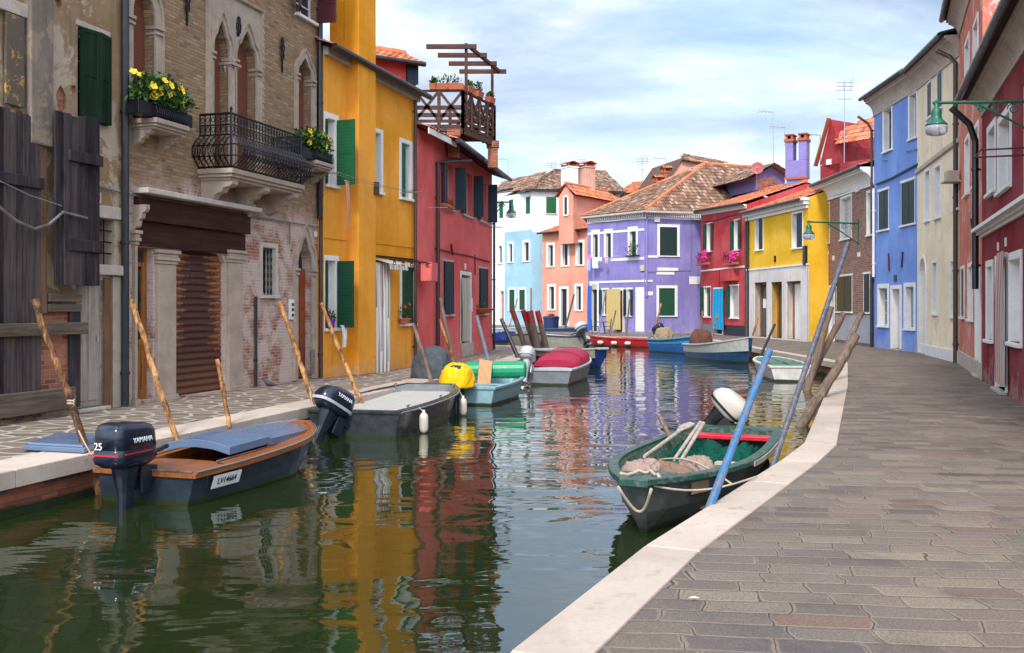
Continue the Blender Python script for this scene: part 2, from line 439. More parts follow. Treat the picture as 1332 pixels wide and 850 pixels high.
M['red_door'] = wood('red_brown_door_wood', [(0.10,0.02,0.008),(0.24,0.055,0.015),(0.32,0.08,0.02)], 0.45)
M['dark_beam'] = wood('dark_lintel_wood', [(0.012,0.006,0.006),(0.04,0.015,0.012),(0.07,0.03,0.022)], 0.7, 'x')
M['grey_boards'] = wood('weathered_grey_boards', [(0.010,0.008,0.010),(0.040,0.031,0.034),(0.10,0.076,0.066)], 0.85, 'z', 1, 0.5, tint=True)
M['grey_beam'] = wood('weathered_grey_beam', [(0.04,0.03,0.022),(0.11,0.082,0.062),(0.20,0.155,0.115)], 0.85, 'x', 1, 0.5)
M['brown_boards'] = wood('brown_boards', [(0.06,0.035,0.02),(0.16,0.09,0.05),(0.27,0.17,0.10)], 0.8, 'z')
M['altana'] = wood('terrace_timber', [(0.035,0.018,0.013),(0.085,0.042,0.03),(0.16,0.085,0.06)], 0.75, 'x')
M['terracotta'] = stone('terracotta', (0.42, 0.12, 0.06), 0.85, 0.4)
M['tile_orange'] = tiles('orange_roof_tiles', [(0.30,0.06,0.025),(0.55,0.13,0.05),(0.62,0.20,0.09),(0.45,0.16,0.09),(0.62,0.27,0.15)])
M['tile_old'] = tiles('old_roof_tiles', [(0.07,0.038,0.028),(0.20,0.075,0.045),(0.36,0.24,0.16),(0.10,0.055,0.04),(0.27,0.11,0.065),(0.14,0.075,0.055),(0.44,0.34,0.24)])
def glass(name, col=(0.02,0.025,0.03), rough=0.06):
    t = NT(name, rough, spec=0.6); ob = t.co()
    return t.out(t.mix(t.noise(ob, 2.5, 3), sc(col, 0.6), sc(col, 1.8)), None, t.bump(t.noise(ob, 1.2, 2), 0.03, 0.02))
M['pane'] = glass('window_glass')
M['pane_curtain'] = glass('curtained_glass', (0.30, 0.29, 0.27), 0.3)
# ---------------------------------------------------------------- house kit
def inpoly(x, y, poly):
    c = False; n = len(poly)
    for i in range(n):
        x0, y0 = poly[i][0], poly[i][1]; x1, y1 = poly[(i+1) % n][0], poly[(i+1) % n][1]
        if (y0 > y) != (y1 > y) and x < (x1-x0)*(y-y0)/(y1-y0)+x0: c = not c
    return c
def offset_poly(pts, d, closed=False):
    out = []; n = len(pts)
    for i in range(n):
        a = Vector(pts[i-1]) if (i > 0 or closed) else None
        b = Vector(pts[i]); c = Vector(pts[(i+1) % n]) if (i < n-1 or closed) else None
        ns = []
        for p, q in ((a, b), (b, c)):
            if p is not None and q is not None and (q-p).length > 1e-6:
                e = (q-p).normalized(); ns.append(Vector((-e.y, e.x)))
        m = sum(ns, Vector((0,0)))
        m = m.normalized() if m.length > 1e-6 else ns[0]
        k = d / max(0.5, m.dot(ns[0]))
        out.append((b.x + m.x*k, b.y + m.y*k))
    return out
def sheet(mb, outer, holes, y, mi=0):
    vs, es = [], []
    for poly in [outer] + holes:
        k = len(vs); n = len(poly)
        vs += [Vector(p[:2]) for p in poly]
        es += [(k+i, k+(i+1) % n) for i in range(n)]
    r = delaunay_2d_cdt(vs, es, [], 0, 1e-5)
    fs = []
    for f in r[2]:
        c = sum((r[0][i] for i in f), Vector((0,0))) / len(f)
        if inpoly(c.x, c.y, outer) and not any(inpoly(c.x, c.y, h) for h in holes): fs.append(tuple(f))
    mb.add([(p.x, y, p.y) for p in r[0]], fs, mi)

def tile_poly(mb, pts, pw=0.21, pl=0.40, amp=0.045, rnd=None):
    """rows of curved roof tiles over a planar polygon; pts[0]->pts[1] is the eave"""
    rnd = rnd or random
    p0 = Vector(pts[0]); U = (Vector(pts[1]) - p0).normalized()
    nrm = Vector((0,0,0))
    for i in range(1, len(pts)-1): nrm += (Vector(pts[i])-p0).cross(Vector(pts[i+1])-p0)
    nrm.normalize()
    if nrm.z < 0: nrm = -nrm
    V = nrm.cross(U)
    q2 = [((Vector(p)-p0).dot(U), (Vector(p)-p0).dot(V)) for p in pts]
    if sum(q[1] for q in q2) < 0: V = -V; q2 = [(a, -b) for a, b in q2]
    u0, u1 = min(q[0] for q in q2), max(q[0] for q in q2); v1 = max(q[1] for q in q2)
    mb.face([p0 + U*a + V*b - nrm*0.02 for a, b in q2], 0, 0.3)
    nu = max(1, int(round((u1-u0)/pw))); pw = (u1-u0)/nu; nv = max(1, int(round(v1/pl))); pl = v1/nv
    K = 4
    for j in range(nv):
        for i in range(nu):
            ua = u0 + i*pw; va = j*pl
            if not inpoly(ua + pw/2, va + pl*0.5, q2): continue
            t = rnd.random(); jit = rnd.uniform(-0.012, 0.012); rl = rnd.uniform(0.9, 1.15)
            lo, hi = [], []
            for k in range(K+1):
                a = math.pi * k / K
                h = math.sin(a) * amp * rl
                lo.append(p0 + U*(ua + pw*(k/K) + jit*0.3) + V*(va - 0.03 + jit) + nrm*(h + 0.035))
                hi.append(p0 + U*(ua + pw*(k/K) + jit*0.3) + V*(va + pl) + nrm*(h*0.8 + 0.004))
            mb.add(lo + hi, [(k, k+1, K+2+k, K+1+k) for k in range(K)] + [tuple(range(K, -1, -1))], 0, t)
def ridge_tiles(mb, a, b, r=0.1, rnd=None):
    a, b = Vector(a), Vector(b); n = max(1, int((b-a).length/0.4))
    for i in range(n):
        p = a.lerp(b, i/n); q = a.lerp(b, (i+1.06)/n)
        mb.tube([p, q], [r*1.12, r*0.95], 7, 0, random.random()*0.5+0.2)

class House:
    def __init__(s, label, A, B, hA, hB=None, depth=7.0, mat=None, name='house', cat='house', group=None, roof=None,
                 pitch=20, over=0.35, tile='tile_old', gutter=True, cornice=None, gable=True, zb=0.0):
        A = Vector((A[0], A[1])); B = Vector((B[0], B[1]))
        s.W = (B-A).length; s.rz = math.atan2(B.y-A.y, B.x-A.x)
        s.T = Thing(name, label, cat, (A.x, A.y, 0), s.rz, group)
        s.hA, s.hB = hA, (hA if hB is None else hB); s.d = depth; s.mat = mat; s.holes = []; s.rev = 0.18
        s.o = s.T.L((0, 0, CZ)); s.pitch, s.over, s.tile = pitch, over, tile
        s.gutter, s.cornice, s.roofk, s.gable, s.zb = gutter, cornice, roof, gable, zb
    def uz(s, px, py, off=0.0):
        d = s.T.Mi.to_3x3() @ Vector(((px-HX)/F, 1, -(py-HY)/F))
        t = (off - s.o.y) / d.y
        return s.o.x + t*d.x, s.o.z + t*d.z
    def rect(s, x0, x1, yt, yb, off=0.0):
        xm = (x0+x1)/2
        u0, u1 = s.uz(x0, yt, off)[0], s.uz(x1, yt, off)[0]
        return u0, u1, (0.02 if yb is None else s.uz(xm, yb, off)[1]), s.uz(xm, yt, off)[1]
    def w(s, u, y, z): return s.T.Mi.inverted() @ Vector((u, y, z))
    def h(s, u): return s.hA + (s.hB - s.hA) * u / s.W
    # a window: stone or painted surround, sill, recessed pane, optional shutters (angle from closed: 0 closed, 90 standing out, 175 flat on the wall)
    def win(s, x0, x1, yt, yb, sur=0.09, trim='white_trim', pane='pane', sh=(None, None), shm='green_dark', sill=True, rec=0.14,
            proud=0.025, bars=True, arch=False, minw=0.0, label=None, lw=None, name='window', lintel=False, shlab=None, frame='white_trim'):
        u0, u1, z0, z1 = s.rect(x0, x1, yt, yb)
        if u1-u0 < minw: u1 = u0 + minw
        u0 = max(u0, 0.04); u1 = min(u1, s.W-0.04)
        hw = (u1-u0)/2; uc = (u0+u1)/2
        if arch:
            top = [(uc + hw*math.cos(a), z1-hw + hw*math.sin(a)) for a in [math.pi*k/10 for k in range(11)]]
            hole = [(u0, z0), (u1, z0)] + top
        else: hole = [(u0, z0), (u1, z0), (u1, z1), (u0, z1)]
        s.holes.append((hole, rec+0.05))
        mb = MB()
        path = [(u1, z0)] + (top if arch else [(u1, z1), (u0, z1)]) + [(u0, z0)]
        if sur > 0:
            if lintel:
                mb.box((u0-sur, -proud, z1), (u1+sur, 0.02, z1+sur))
            else:
                op = offset_poly(path, -sur); inn = path
                mb.ring(inn, op, -proud, 0.03)
            mb.ring(path, offset_poly(path, 0.012), -proud*0.6, rec+0.01)
        # timber frame
        y = rec
        fw = min(0.05, hw*0.25)
        mb.box((u0, y, z0), (u0+fw, y+0.04, z1 - (hw if arch else 0))); mb.box((u1-fw, y, z0), (u1, y+0.04, z1 - (hw if arch else 0)))
        if not arch: mb.box((u0+fw, y, z1-fw), (u1-fw, y+0.04, z1))
        mb.box((u0+fw, y, z0), (u1-fw, y+0.04, z0+fw))
        if bars:
            mb.box((uc-fw/2, y, z0+fw), (uc+fw/2, y+0.038, z1 - fw))
            for k in (1, 2):
                zz = z0 + (z1-z0)*k/3; mb.box((u0+fw, y+0.004, zz-0.012), (uc-fw/2, y+0.034, zz+0.012)); mb.box((uc+fw/2, y+0.004, zz-0.012), (u1-fw, y+0.034, zz+0.012))
        o = mb.build(name, M[trim], s.T)
        if label: o['label'] = label
        if not (sh[0] == 0 and sh[1] == 0):
            pm = MB(); pm.face([(u0, y+0.03, z0), (u1, y+0.03, z0), (u1, y+0.03, z1), (u0, y+0.03, z1)])
            pm.build('pane', M[pane], o)
        else:
            pm = MB(); pm.face([(u0, y+0.03, z0), (u1, y+0.03, z0), (u1, y+0.03, z1), (u0, y+0.03, z1)]); pm.build('pane', M['dark'], o)
        if sill:
            sm = MB(); e = sur if sur else 0.06
            sm.box((u0-e, -proud-0.06, z0-0.07), (u1+e, rec-0.02, z0-0.002)); sm.build('sill', M[trim], o, bevel=0.008)
        for side, a in zip((0, 1), sh):
            if a is None: continue
            w_ = lw or (hw-0.004); hx = u0+0.002 if side == 0 else u1-0.002; sg = 1 if side == 0 else -1
            ca, sa = math.cos(R(a)), math.sin(R(a))
            th = 0.035
            mm = Matrix(((sg*ca, sg*sa, 0, hx), (-sa, ca, 0, (-proud-0.045 if a > 8 else 0.005)), (0, 0, 1, 0), (0, 0, 0, 1)))
            if a > 160: mm = Matrix(((sg*ca, sg*sa, 0, hx - sg*(sur+0.0)*0), (-sa, ca, 0, -proud-0.05), (0,0,1,0), (0,0,0,1)))
            lm = MB(); zt = z1 - 0.01; zz0 = z0+0.01
            lm.box((0, 0, zz0), (w_, th, zt), M=mm)
            for (a0, a1, b0, b1) in ((0, 0.05, zz0, zt), (w_-0.05, w_, zz0, zt), (0.05, w_-0.05, zz0, zz0+0.06), (0.05, w_-0.05, zt-0.06, zt), (0.05, w_-0.05, (zz0+zt)/2-0.03, (zz0+zt)/2+0.03)):
                lm.box((a0, -0.008, b0), (a1, 0.0-0.0005, b1), M=mm); lm.box((a0, th+0.0005, b0), (a1, th+0.008, b1), M=mm)
            so = lm.build('shutter', M[shm], o)
            if shlab: so['label'] = shlab
        s.last = (u0, u1, z0, z1)
        return o
    def door(s, x0, x1, yt, yb=None, mat='brown_door', sur=0.1, trim='white_trim', rec=0.2, panels=2, label=None, arch=False, glassy=False, step=True):
        u0, u1, z0, z1 = s.rect(x0, x1, yt, yb)
        if yb is None: z0 = 0.06
        u0 = max(u0, 0.04); u1 = min(u1, s.W-0.04)
        hw = (u1-u0)/2; uc = (u0+u1)/2
        if arch:
            top = [(uc + hw*math.cos(a), z1-hw + hw*math.sin(a)) for a in [math.pi*k/10 for k in range(11)]]
            hole = [(u0, z0), (u1, z0)] + top
        else:
            top = [(u1, z1), (u0, z1)]; hole = [(u0, z0), (u1, z0), (u1, z1), (u0, z1)]
        s.holes.append((hole, rec+0.05))
        mb = MB(); y = rec
        mb.box((u0, y, z0), (u1, y+0.05, z1))
        n = panels
        for k in range(n):
            for q in (0, 1):
                a = u0 + 0.06 + q*(hw-0.03); b = a + hw - 0.09
                c = z0 + 0.1 + (z1-z0-0.1)*k/n; d = c + (z1-z0-0.1)/n - 0.1
                if b > a+0.02 and d > c: mb.box((a, y-0.015, c), (b, y-0.001, d))
        o = mb.build('door', M[mat], s.T, bevel=0.006)
        if label: o['label'] = label
        if sur > 0:
            sm = MB(); path = [(u1, z0)] + top + [(u0, z0)]
            sm.ring(path, offset_poly(path, -sur), -0.03, 0.03); sm.ring(path, offset_poly(path, 0.012), -0.02, rec); sm.build('door_surround', M[trim], o)
        if step:
            sm = MB(); sm.box((u0-0.05, -0.12, 0.004), (u1+0.05, rec+0.04, z0)); sm.build('doorstep', M['dirty_stone'], o, bevel=0.01)
        hm = MB(); hm.tube([(u1-0.1, y-0.05, z0+1.0), (u1-0.1, y-0.05, z0+1.12)], 0.012, 6)
        hm.tube([(u1-0.1, y-0.05, z0+1.06), (u1-0.1, y, z0+1.06)], 0.012, 6); hm.build('handle', M['steel'], o)
        s.last = (u0, u1, z0, z1)
        return o
    def pbox(s, name, x0, x1, yt, yb, y0, y1, mat, bevel=0.0, label=None, parent=None):
        u0, u1, z0, z1 = s.rect(x0, x1, yt, yb)
        mb = MB(); mb.box((u0, y0, z0), (u1, y1, z1)); o = mb.build(name, M[mat] if isinstance(mat, str) else mat, parent or s.T, bevel=bevel)
        if label: o['label'] = label
        return o
    def band(s, name, px, py, hgt, proud, mat, u0=None, u1=None, prof=False):
        z = s.uz(px, py)[1]; mb = MB()
        u0 = 0.0 if u0 is None else u0; u1 = s.W if u1 is None else u1
        mb.box((u0, -proud, z-hgt/2), (u1, 0.02, z+hgt/2))
        return mb.build(name, M[mat], s.T, bevel=0.01)
    def pipe(s, px, zt, z0=0.02, r=0.05, mat='pipe_black', off=0.09, name='drainpipe', bend=None, u=None):
        if u is None: u = s.uz(px, 300, -off)[0]
        mb = MB()
        pts = [(u, -off, z0), (u, -off, zt)]
        if bend: pts += [(u + bend[0]*0.5, -off - bend[1]*0.25, zt+bend[2]*0.5), (u+bend[0], -off-bend[1], zt+bend[2])]
        mb.tube(pts, r, 10)
        z = z0+0.5
        while z < zt:
            mb.tube([(u, -off, z), (u, -off, z+0.05)], r*1.25, 10); mb.box((u-0.015, -off, z), (u+0.015, 0.0, z+0.04)); z += 2.1
        return mb.build(name, M[mat], s.T, smooth=False)
    def cord(s, pts, r=0.012, mat='cable', off=0.03, name='wall_cable'):
        mb = MB(); q = []
        for i, (px, py) in enumerate(pts):
            u, z = s.uz(px, py, -off); q.append((u, -off, z))
        mb.tube(q, r, 6); return mb.build(name, M[mat], s.T)
    def finish(s, ends=(True, True)):
        W, d = s.W, s.d
        mb = MB()
        outer = [(0, s.zb), (W, s.zb), (W, s.hB), (0, s.hA)]
        sheet(mb, outer, [h[0] for h in s.holes], 0.0)
        for hole, dep in s.holes:
            n = len(hole)
            for i in range(n):
                a, b = hole[i], hole[(i+1) % n]
                mb.face([(a[0], 0, a[1]), (b[0], 0, b[1]), (b[0], dep, b[1]), (a[0], dep, a[1])])
        tp = math.tan(R(s.pitch))
        if s.gable and s.roofk != 'none':
            rA, rB = s.hA + d/2*tp, s.hB + d/2*tp
            mb.face([(0,0,s.zb),(0,d,s.zb),(0,d,s.hA),(0,d/2,rA),(0,0,s.hA)]); mb.face([(W,0,s.zb),(W,d,s.zb),(W,d,s.hB),(W,d/2,rB),(W,0,s.hB)])
        else:
            mb.face([(0,0,s.zb),(0,d,s.zb),(0,d,s.hA),(0,0,s.hA)]); mb.face([(W,0,s.zb),(W,d,s.zb),(W,d,s.hB),(W,0,s.hB)])
            mb.face([(0,0,s.hA-0.01),(W,0,s.hB-0.01),(W,d,s.hB-0.01),(0,d,s.hA-0.01)])
        mb.face([(0,d,s.zb),(W,d,s.zb),(W,d,s.hB),(0,d,s.hA)])
        wall = mb.build('wall', s.mat, s.T, fix=True)
        if s.roofk == 'none': return
        o = s.over; e0, e1 = (0.12 if ends[0] else 0.0), (0.12 if ends[1] else 0.0)
        if s.cornice:
            cm = MB(); ch, cp, cmat = s.cornice
            prof = [(0,0),(0.12,0),(0.12,0.10),(0.10,0.105),(0.13,0.2),(0.2,0.36),(0.31,0.5),(0.46,0.62),(0.64,0.71),(0.82,0.76),(0.84,0.77),(0.84,0.86),(1.0,0.87),(1.0,1.0),(0,1.0)]
            cm.loft([[(u, -cp*p, hh-ch+ch*f) for p, f in prof] for u, hh in ((0.0, s.hA), (s.W, s.hB))])
            cm.build('cornice', M[cmat], s.T, smooth=False)
        rm = MB()
        eA, eB = s.hA - o*tp + 0.06 + (o*tp if s.cornice else 0), s.hB - o*tp + 0.06 + (o*tp if s.cornice else 0)
        rA, rB = s.hA + d/2*tp + 0.08, s.hB + d/2*tp + 0.08
        tile_poly(rm, [(-e0,-o,eA), (W+e1,-o,eB), (W+e1,d/2,rB), (-e0,d/2,rA)])
        rm.face([(-e0,d/2,rA),(W+e1,d/2,rB),(W+e1,d+0.3,eB),(-e0,d+0.3,eA)])
        ridge_tiles(rm, (-e0,d/2,rA+0.05), (W+e1,d/2,rB+0.05))
        ro = rm.build('roof', M[s.tile], s.T)
        fm = MB()   # soffit boards
        fm.add([(-e0,-o,eA-0.05),(W+e1,-o,eB-0.05),(W+e1,0.0,s.hB+0.0),(-e0,0.0,s.hA+0.0),(-e0,-o,eA-0.005),(W+e1,-o,eB-0.005)],
               [(0,1,2,3),(0,4,5,1)])
        fm.build('soffit', M['dark_beam'], ro)
        if s.gutter:
            gm = MB(); gm.tube([(-e0, -o-0.07, eA-0.03), (W+e1, -o-0.07, eB-0.03)], 0.075, 10); gm.build('gutter', M['copper'], s.T)
    def polypart(s, name, poly, y0, y1, mat):
        mb = MB(); mb.prism(poly, lambda a, b: (a, y0, b), lambda a, b: (a, y1, b)); return mb.build(name, M[mat], s.T)

def chimney(H, name, w, dpt, base, top, mat, kind='tile', parent=None, label=None):
    """base: local (u, y, z) of the shaft foot; top: z of the shaft top"""
    u, y, z = base; mb = MB()
    mb.box((u-w/2, y-dpt/2, z), (u+w/2, y+dpt/2, top)); mb.box((u-w/2-0.06, y-dpt/2-0.06, top+0.002), (u+w/2+0.06, y+dpt/2+0.06, top+0.12))
    o = mb.build(name, mat, parent or H.T, bevel=0.01)
    if label: o['label'] = label
    cm = MB()
    for sx in (-1, 1):
        for sy in (-1, 1): cm.box((u+sx*(w/2-0.05)-0.05, y+sy*(dpt/2-0.05)-0.05, top+0.122), (u+sx*(w/2-0.05)+0.05, y+sy*(dpt/2-0.05)+0.05, top+0.36))
    cm.box((u-w/2+0.1, y-dpt/2+0.1, top+0.122), (u+w/2-0.1, y+dpt/2-0.1, top+0.3), tint=0.0)
    if kind == 'tile':
        a = (u-w/2-0.12, y-dpt/2-0.15, top+0.34)
        tile_poly(cm, [a, (u+w/2+0.12, y-dpt/2-0.15, top+0.34), (u+w/2+0.12, y, top+0.56), (u-w/2-0.12, y, top+0.56)], 0.16, 0.2)
        tile_poly(cm, [(u+w/2+0.12, y+dpt/2+0.15, top+0.34), (u-w/2-0.12, y+dpt/2+0.15, top+0.34), (u-w/2-0.12, y, top+0.56), (u+w/2+0.12, y, top+0.56)], 0.16, 0.2)
    else: cm.box((u-w/2-0.03, y-dpt/2-0.03, top+0.362), (u+w/2+0.03, y+dpt/2+0.03, top+0.44), tint=0.2)
    cm.build('chimney_cap', M['tile_orange'], o)
    return o
# ---------------------------------------------------------------- ground, kerbs, water
def paving_right():
    t = NT('paver_rows', 0.72, spec=0.25); ob = t.co()
    n2 = t.noise(ob, 11, 8, 0.72); n3 = t.noise(ob, 70, 5, 0.75); n1 = t.noise(ob, 0.6, 5, 0.6); n4 = t.noise(ob, 28, 6, 0.7, 0.4)
    sx = t.n('ShaderNodeSeparateXYZ', Vector=t.co('UV', rot=(0, 0, R(6))))
    wv = t.n('ShaderNodeSeparateXYZ', Vector=t.n('ShaderNodeTexNoise', Vector=ob, Scale=1.1, Detail=3, Roughness=0.6).outputs['Color'])
    u = sx.outputs[0]; v = t.math('ADD', sx.outputs[1], t.math('MULTIPLY', t.math('SUBTRACT', wv.outputs[1], 0.5), 0.10))
    H_ = 0.205
    vv = t.math('DIVIDE', v, H_); row = t.math('FLOOR', vv); fr = t.math('SUBTRACT', vv, row)
    r0 = t.n('ShaderNodeTexWhiteNoise', {'noise_dimensions': '1D'}, W=row).outputs[0]
    # every row has its own stone length and start; joints wander a little
    wl = t.math('ADD', 0.36, t.math('MULTIPLY', r0, 0.20))
    uu = t.math('ADD', t.math('DIVIDE', t.math('ADD', u, t.math('MULTIPLY', t.math('SUBTRACT', wv.outputs[0], 0.5), 0.35)), wl), t.math('MULTIPLY', r0, 17.0))
    cl = t.math('FLOOR', uu); fc = t.math('SUBTRACT', uu, cl)
    idv = t.n('ShaderNodeCombineXYZ', X=cl, Y=row, Z=0.0).outputs[0]; wid = t.n('ShaderNodeTexWhiteNoise', {'noise_dimensions': '2D'}, Vector=idv)
    r1 = wid.outputs[0]; cs = t.n('ShaderNodeSeparateXYZ', Vector=wid.outputs[1]); r2 = cs.outputs[1]; r3 = cs.outputs[2]
    du = t.math('MULTIPLY', t.math('MINIMUM', fc, t.math('SUBTRACT', 1.0, fc)), wl); dv = t.math('MULTIPLY', t.math('MINIMUM', fr, t.math('SUBTRACT', 1.0, fr)), H_)
    # worn round corners
    K = 0.030
    cu = t.math('SUBTRACT', 1.0, t.math('DIVIDE', du, K), clamp=True); cv = t.math('SUBTRACT', 1.0, t.math('DIVIDE', dv, K*0.8), clamp=True)
    e = t.math('SUBTRACT', 1.0, t.math('SQRT', t.math('ADD', t.math('MULTIPLY', cu, cu), t.math('MULTIPLY', cv, cv))))       # 1 inside, <=0 in the joint
    e = t.math('ADD', e, t.math('MULTIPLY', t.math('SUBTRACT', n4, 0.5), 0.55)); e = t.math('ADD', e, t.math('MULTIPLY', t.math('SUBTRACT', r3, 0.5), 0.3))
    stone_m = t.ramp(e, [(0.12, 0.0), (0.38, 1.0)]); edge_m = t.ramp(e, [(0.30, 0.0), (0.80, 1.0)])
    dark = t.math('MULTIPLY', t.math('LESS_THAN', t.math('ADD', du, t.math('MULTIPLY', t.math('SUBTRACT', n2, 0.5), 0.012)), 0.0045), t.math('GREATER_THAN', r2, 0.3))
    darkh = t.math('MULTIPLY', t.math('LESS_THAN', dv, 0.0025), t.math('GREATER_THAN', n2, 0.47))
    c = t.ramp(r1, [(0.0, (0.07,0.06,0.058)), (0.18, (0.20,0.16,0.12)), (0.36, (0.11,0.096,0.088)), (0.52, (0.27,0.215,0.15)), (0.68, (0.14,0.12,0.108)), (0.8, (0.23,0.19,0.145)), (0.9, (0.19,0.11,0.082)), (0.95, (0.08,0.075,0.082)), (1.0, (0.31,0.25,0.18))])
    c = t.mix(t.ramp(n2, [(0.35, 0.0), (0.7, 0.6)]), c, t.mix(0.5, c, (0.27,0.21,0.16)))
    c = t.mix(t.ramp(n3, [(0.44, 0.0), (0.60, 0.75)]), c, (0.04,0.034,0.032))
    c = t.mix(edge_m, t.mix(0.5, c, (0.30,0.24,0.185)), c)
    mo = t.mix(n2, (0.13,0.10,0.078), (0.29,0.23,0.175)); mo = t.mix(t.ramp(t.noise(ob, 2.3, 4), [(0.42, 0.0), (0.6, 0.75)]), mo, (0.15,0.12,0.10))
    mo = t.mix(t.ramp(n3, [(0.45, 0.0), (0.6, 0.5)]), mo, (0.10,0.08,0.065)); mo = t.mix(t.math('MAXIMUM', dark, darkh), mo, (0.025,0.02,0.018))
    c = t.mix(stone_m, mo, c)
    c = t.mix(t.ramp(n1, [(0.30, 0.0), (0.70, 0.5)]), c, t.mix(0.5, c, (0.26,0.185,0.125)))
    c = t.mix(t.ramp(t.noise(ob, 1.7, 6, 0.65, 0.4), [(0.52, 0.0), (0.66, 0.5)]), c, t.mix(0.6, c, (0.03,0.024,0.02)))
    h = t.math('ADD', t.math('MULTIPLY', edge_m, t.math('ADD', 0.7, t.math('MULTIPLY', r2, 0.4))), t.math('ADD', t.math('MULTIPLY', n2, 0.5), t.math('MULTIPLY', n3, 0.5)))
    h = t.math('SUBTRACT', h, t.math('MULTIPLY', t.math('MAXIMUM', dark, darkh), 0.6))
    return t.out(c, t.ramp(n2, [(0.3, 0.5), (0.8, 0.85)]), t.bump(h, 0.55, 0.018))
def paving_left():
    t = NT('crazy_paving', 0.8, spec=0.3); ob = t.co(scale=(1.0, 1.0, 1.0), rot=(0, 0, R(15)))
    wv = t.n('ShaderNodeTexNoise', Vector=ob, Scale=2.0, Detail=3).outputs['Color']
    v = t.n('ShaderNodeVectorMath', {'operation': 'MULTIPLY_ADD'}); t.put(v.inputs[0], wv); v.inputs[1].default_value = (0.15,)*3; t.put(v.inputs[2], ob)
    mp = t.n('ShaderNodeMapping', Vector=v.outputs[0]); mp.inputs['Scale'].default_value = (2.3, 2.9, 2.9)
    e = t.n('ShaderNodeTexVoronoi', {'feature': 'DISTANCE_TO_EDGE', 'voronoi_dimensions': '2D'}, Vector=mp.outputs[0], Scale=1.0, Randomness=0.85).outputs['Distance']
    cc = t.n('ShaderNodeTexVoronoi', {'feature': 'F1', 'voronoi_dimensions': '2D'}, Vector=mp.outputs[0], Scale=1.0, Randomness=0.85).outputs['Color']
    r = t.n('ShaderNodeSeparateXYZ', Vector=cc).outputs[0]
    mask = t.ramp(e, [(0.05, 0.0), (0.09, 1.0)])
    n2 = t.noise(ob, 12, 6, 0.7)
    c = t.ramp(r, [(0.0, (0.115,0.085,0.06)), (0.35, (0.18,0.135,0.10)), (0.7, (0.14,0.105,0.085)), (1.0, (0.24,0.185,0.14))])
    c = t.mix(t.ramp(n2, [(0.35, 0.0), (0.75, 0.5)]), c, sc((0.22,0.18,0.14), 0.5))
    c = t.mix(mask, t.mix(n2, (0.30,0.255,0.205), (0.42,0.36,0.30)), c)
    return t.out(c, None, t.bump(t.math('ADD', mask, t.math('MULTIPLY', n2, 0.4)), 0.4, 0.015))
def kerb_mat():
    t = NT('kerb_white_stone', 0.7, spec=0.35); ob = t.co()
    n1 = t.noise(ob, 1.2, 6, 0.6, 0.3); n2 = t.noise(ob, 26, 7, 0.7); n3 = t.noise(ob, 5, 6, 0.65)
    c = t.mix(t.ramp(n1, [(0.3, 0.0), (0.7, 1.0)]), (0.40,0.32,0.255), (0.54,0.44,0.355))
    c = t.mix(t.ramp(n2, [(0.5, 0.0), (0.75, 0.5)]), c, (0.30,0.23,0.18))
    c = t.mix(t.ramp(n3, [(0.58, 0.0), (0.66, 0.6)]), c, (0.20,0.155,0.12))
    at_ = t.n('ShaderNodeAttribute', {'attribute_name': 'tint'}).outputs['Fac']
    c = t.mix(t.ramp(t.noise(ob, 0.9, 7, 0.7, 0.6), [(0.52, 0.0), (0.62, 0.5)]), c, (0.34,0.27,0.20))
    c = t.mix(0.25, c, t.mix(at_, (0.36,0.29,0.24), (0.60,0.49,0.40)))
    return t.out(c, None, t.bump(t.math('ADD', n2, n3), 0.28, 0.01))
M['pave_r'] = paving_right(); M['pave_l'] = paving_left(); M['kerb_s'] = kerb_mat()
M['quay_brick'] = brick('canal_wall_brick', [(0.16,0.035,0.02),(0.28,0.06,0.03),(0.10,0.035,0.025),(0.34,0.09,0.045)], (0.10,0.075,0.06), 0.24, 0.075, 0.014, 0.006, tide=-0.42)
M['quay_stone'] = stone('canal_wall_stone', (0.30,0.25,0.20), 0.85, 0.8)

def g2(px, py, z=0.0):
    p = G(px, py, z); return (p.x, p.y)
# canal edges (outer edge of the kerb stones), traced on the pavement plane and continued out of view
RK = [(-3.6, -9.0), (-1.7, -1.0), g2(664, 851), g2(840, 712), g2(1017, 600), g2(1046, 578), g2(1079, 501), g2(1085.5, 472), g2(1003, 457.5),
      (9.75, 50.7), (4.3, 55.2), (0.5, 60.0), (-2.0, 72.0), (-40.0, 78.0)]
LKz = lambda z: -3.32 + 0.2615*(z-15.6)
LK = [(LKz(-9), -9.0), (LKz(9.76), 9.76), (LKz(15.6), 15.6), (LKz(22), 22.0), (0.1, 29.5), (0.75, 34.0), (0.8, 39.5), (0.2, 41.5), (-3.0, 43.5), (-40.0, 52.0)]

def flat(name, pts, z, m, kind=True, sub=None):
    mb = MB(); vs = [Vector(p) for p in pts]; n = len(vs)
    r = delaunay_2d_cdt(vs, [(i, (i+1) % n) for i in range(n)], [], 0, 1e-5)
    fs = []
    for f in r[2]:
        c = sum((r[0][i] for i in f), Vector((0,0))) / len(f)
        if inpoly(c.x, c.y, pts): fs.append(tuple(f))
    mb.add([(p.x, p.y, z) for p in r[0]], fs)
    o = mb.build(name, m, None, fix=False)
    for p in o.data.polygons:
        if p.normal.z < 0: p.flip()
    if kind: tag(o, kind='structure')
    return o
flat('pavement', RK + [(-40, 400), (400, 400), (400, -9)], 0.0, M['pave_r'])
flat('quayside_pavement', LK + [(-200, 52), (-200, -9)], 0.0, M['pave_l'])
flat('ground', [(-1500, -400), (1500, -400), (1500, 2500), (-1500, 2500)], -1.2, stone('canal_bed_earth', (0.10,0.09,0.07)))

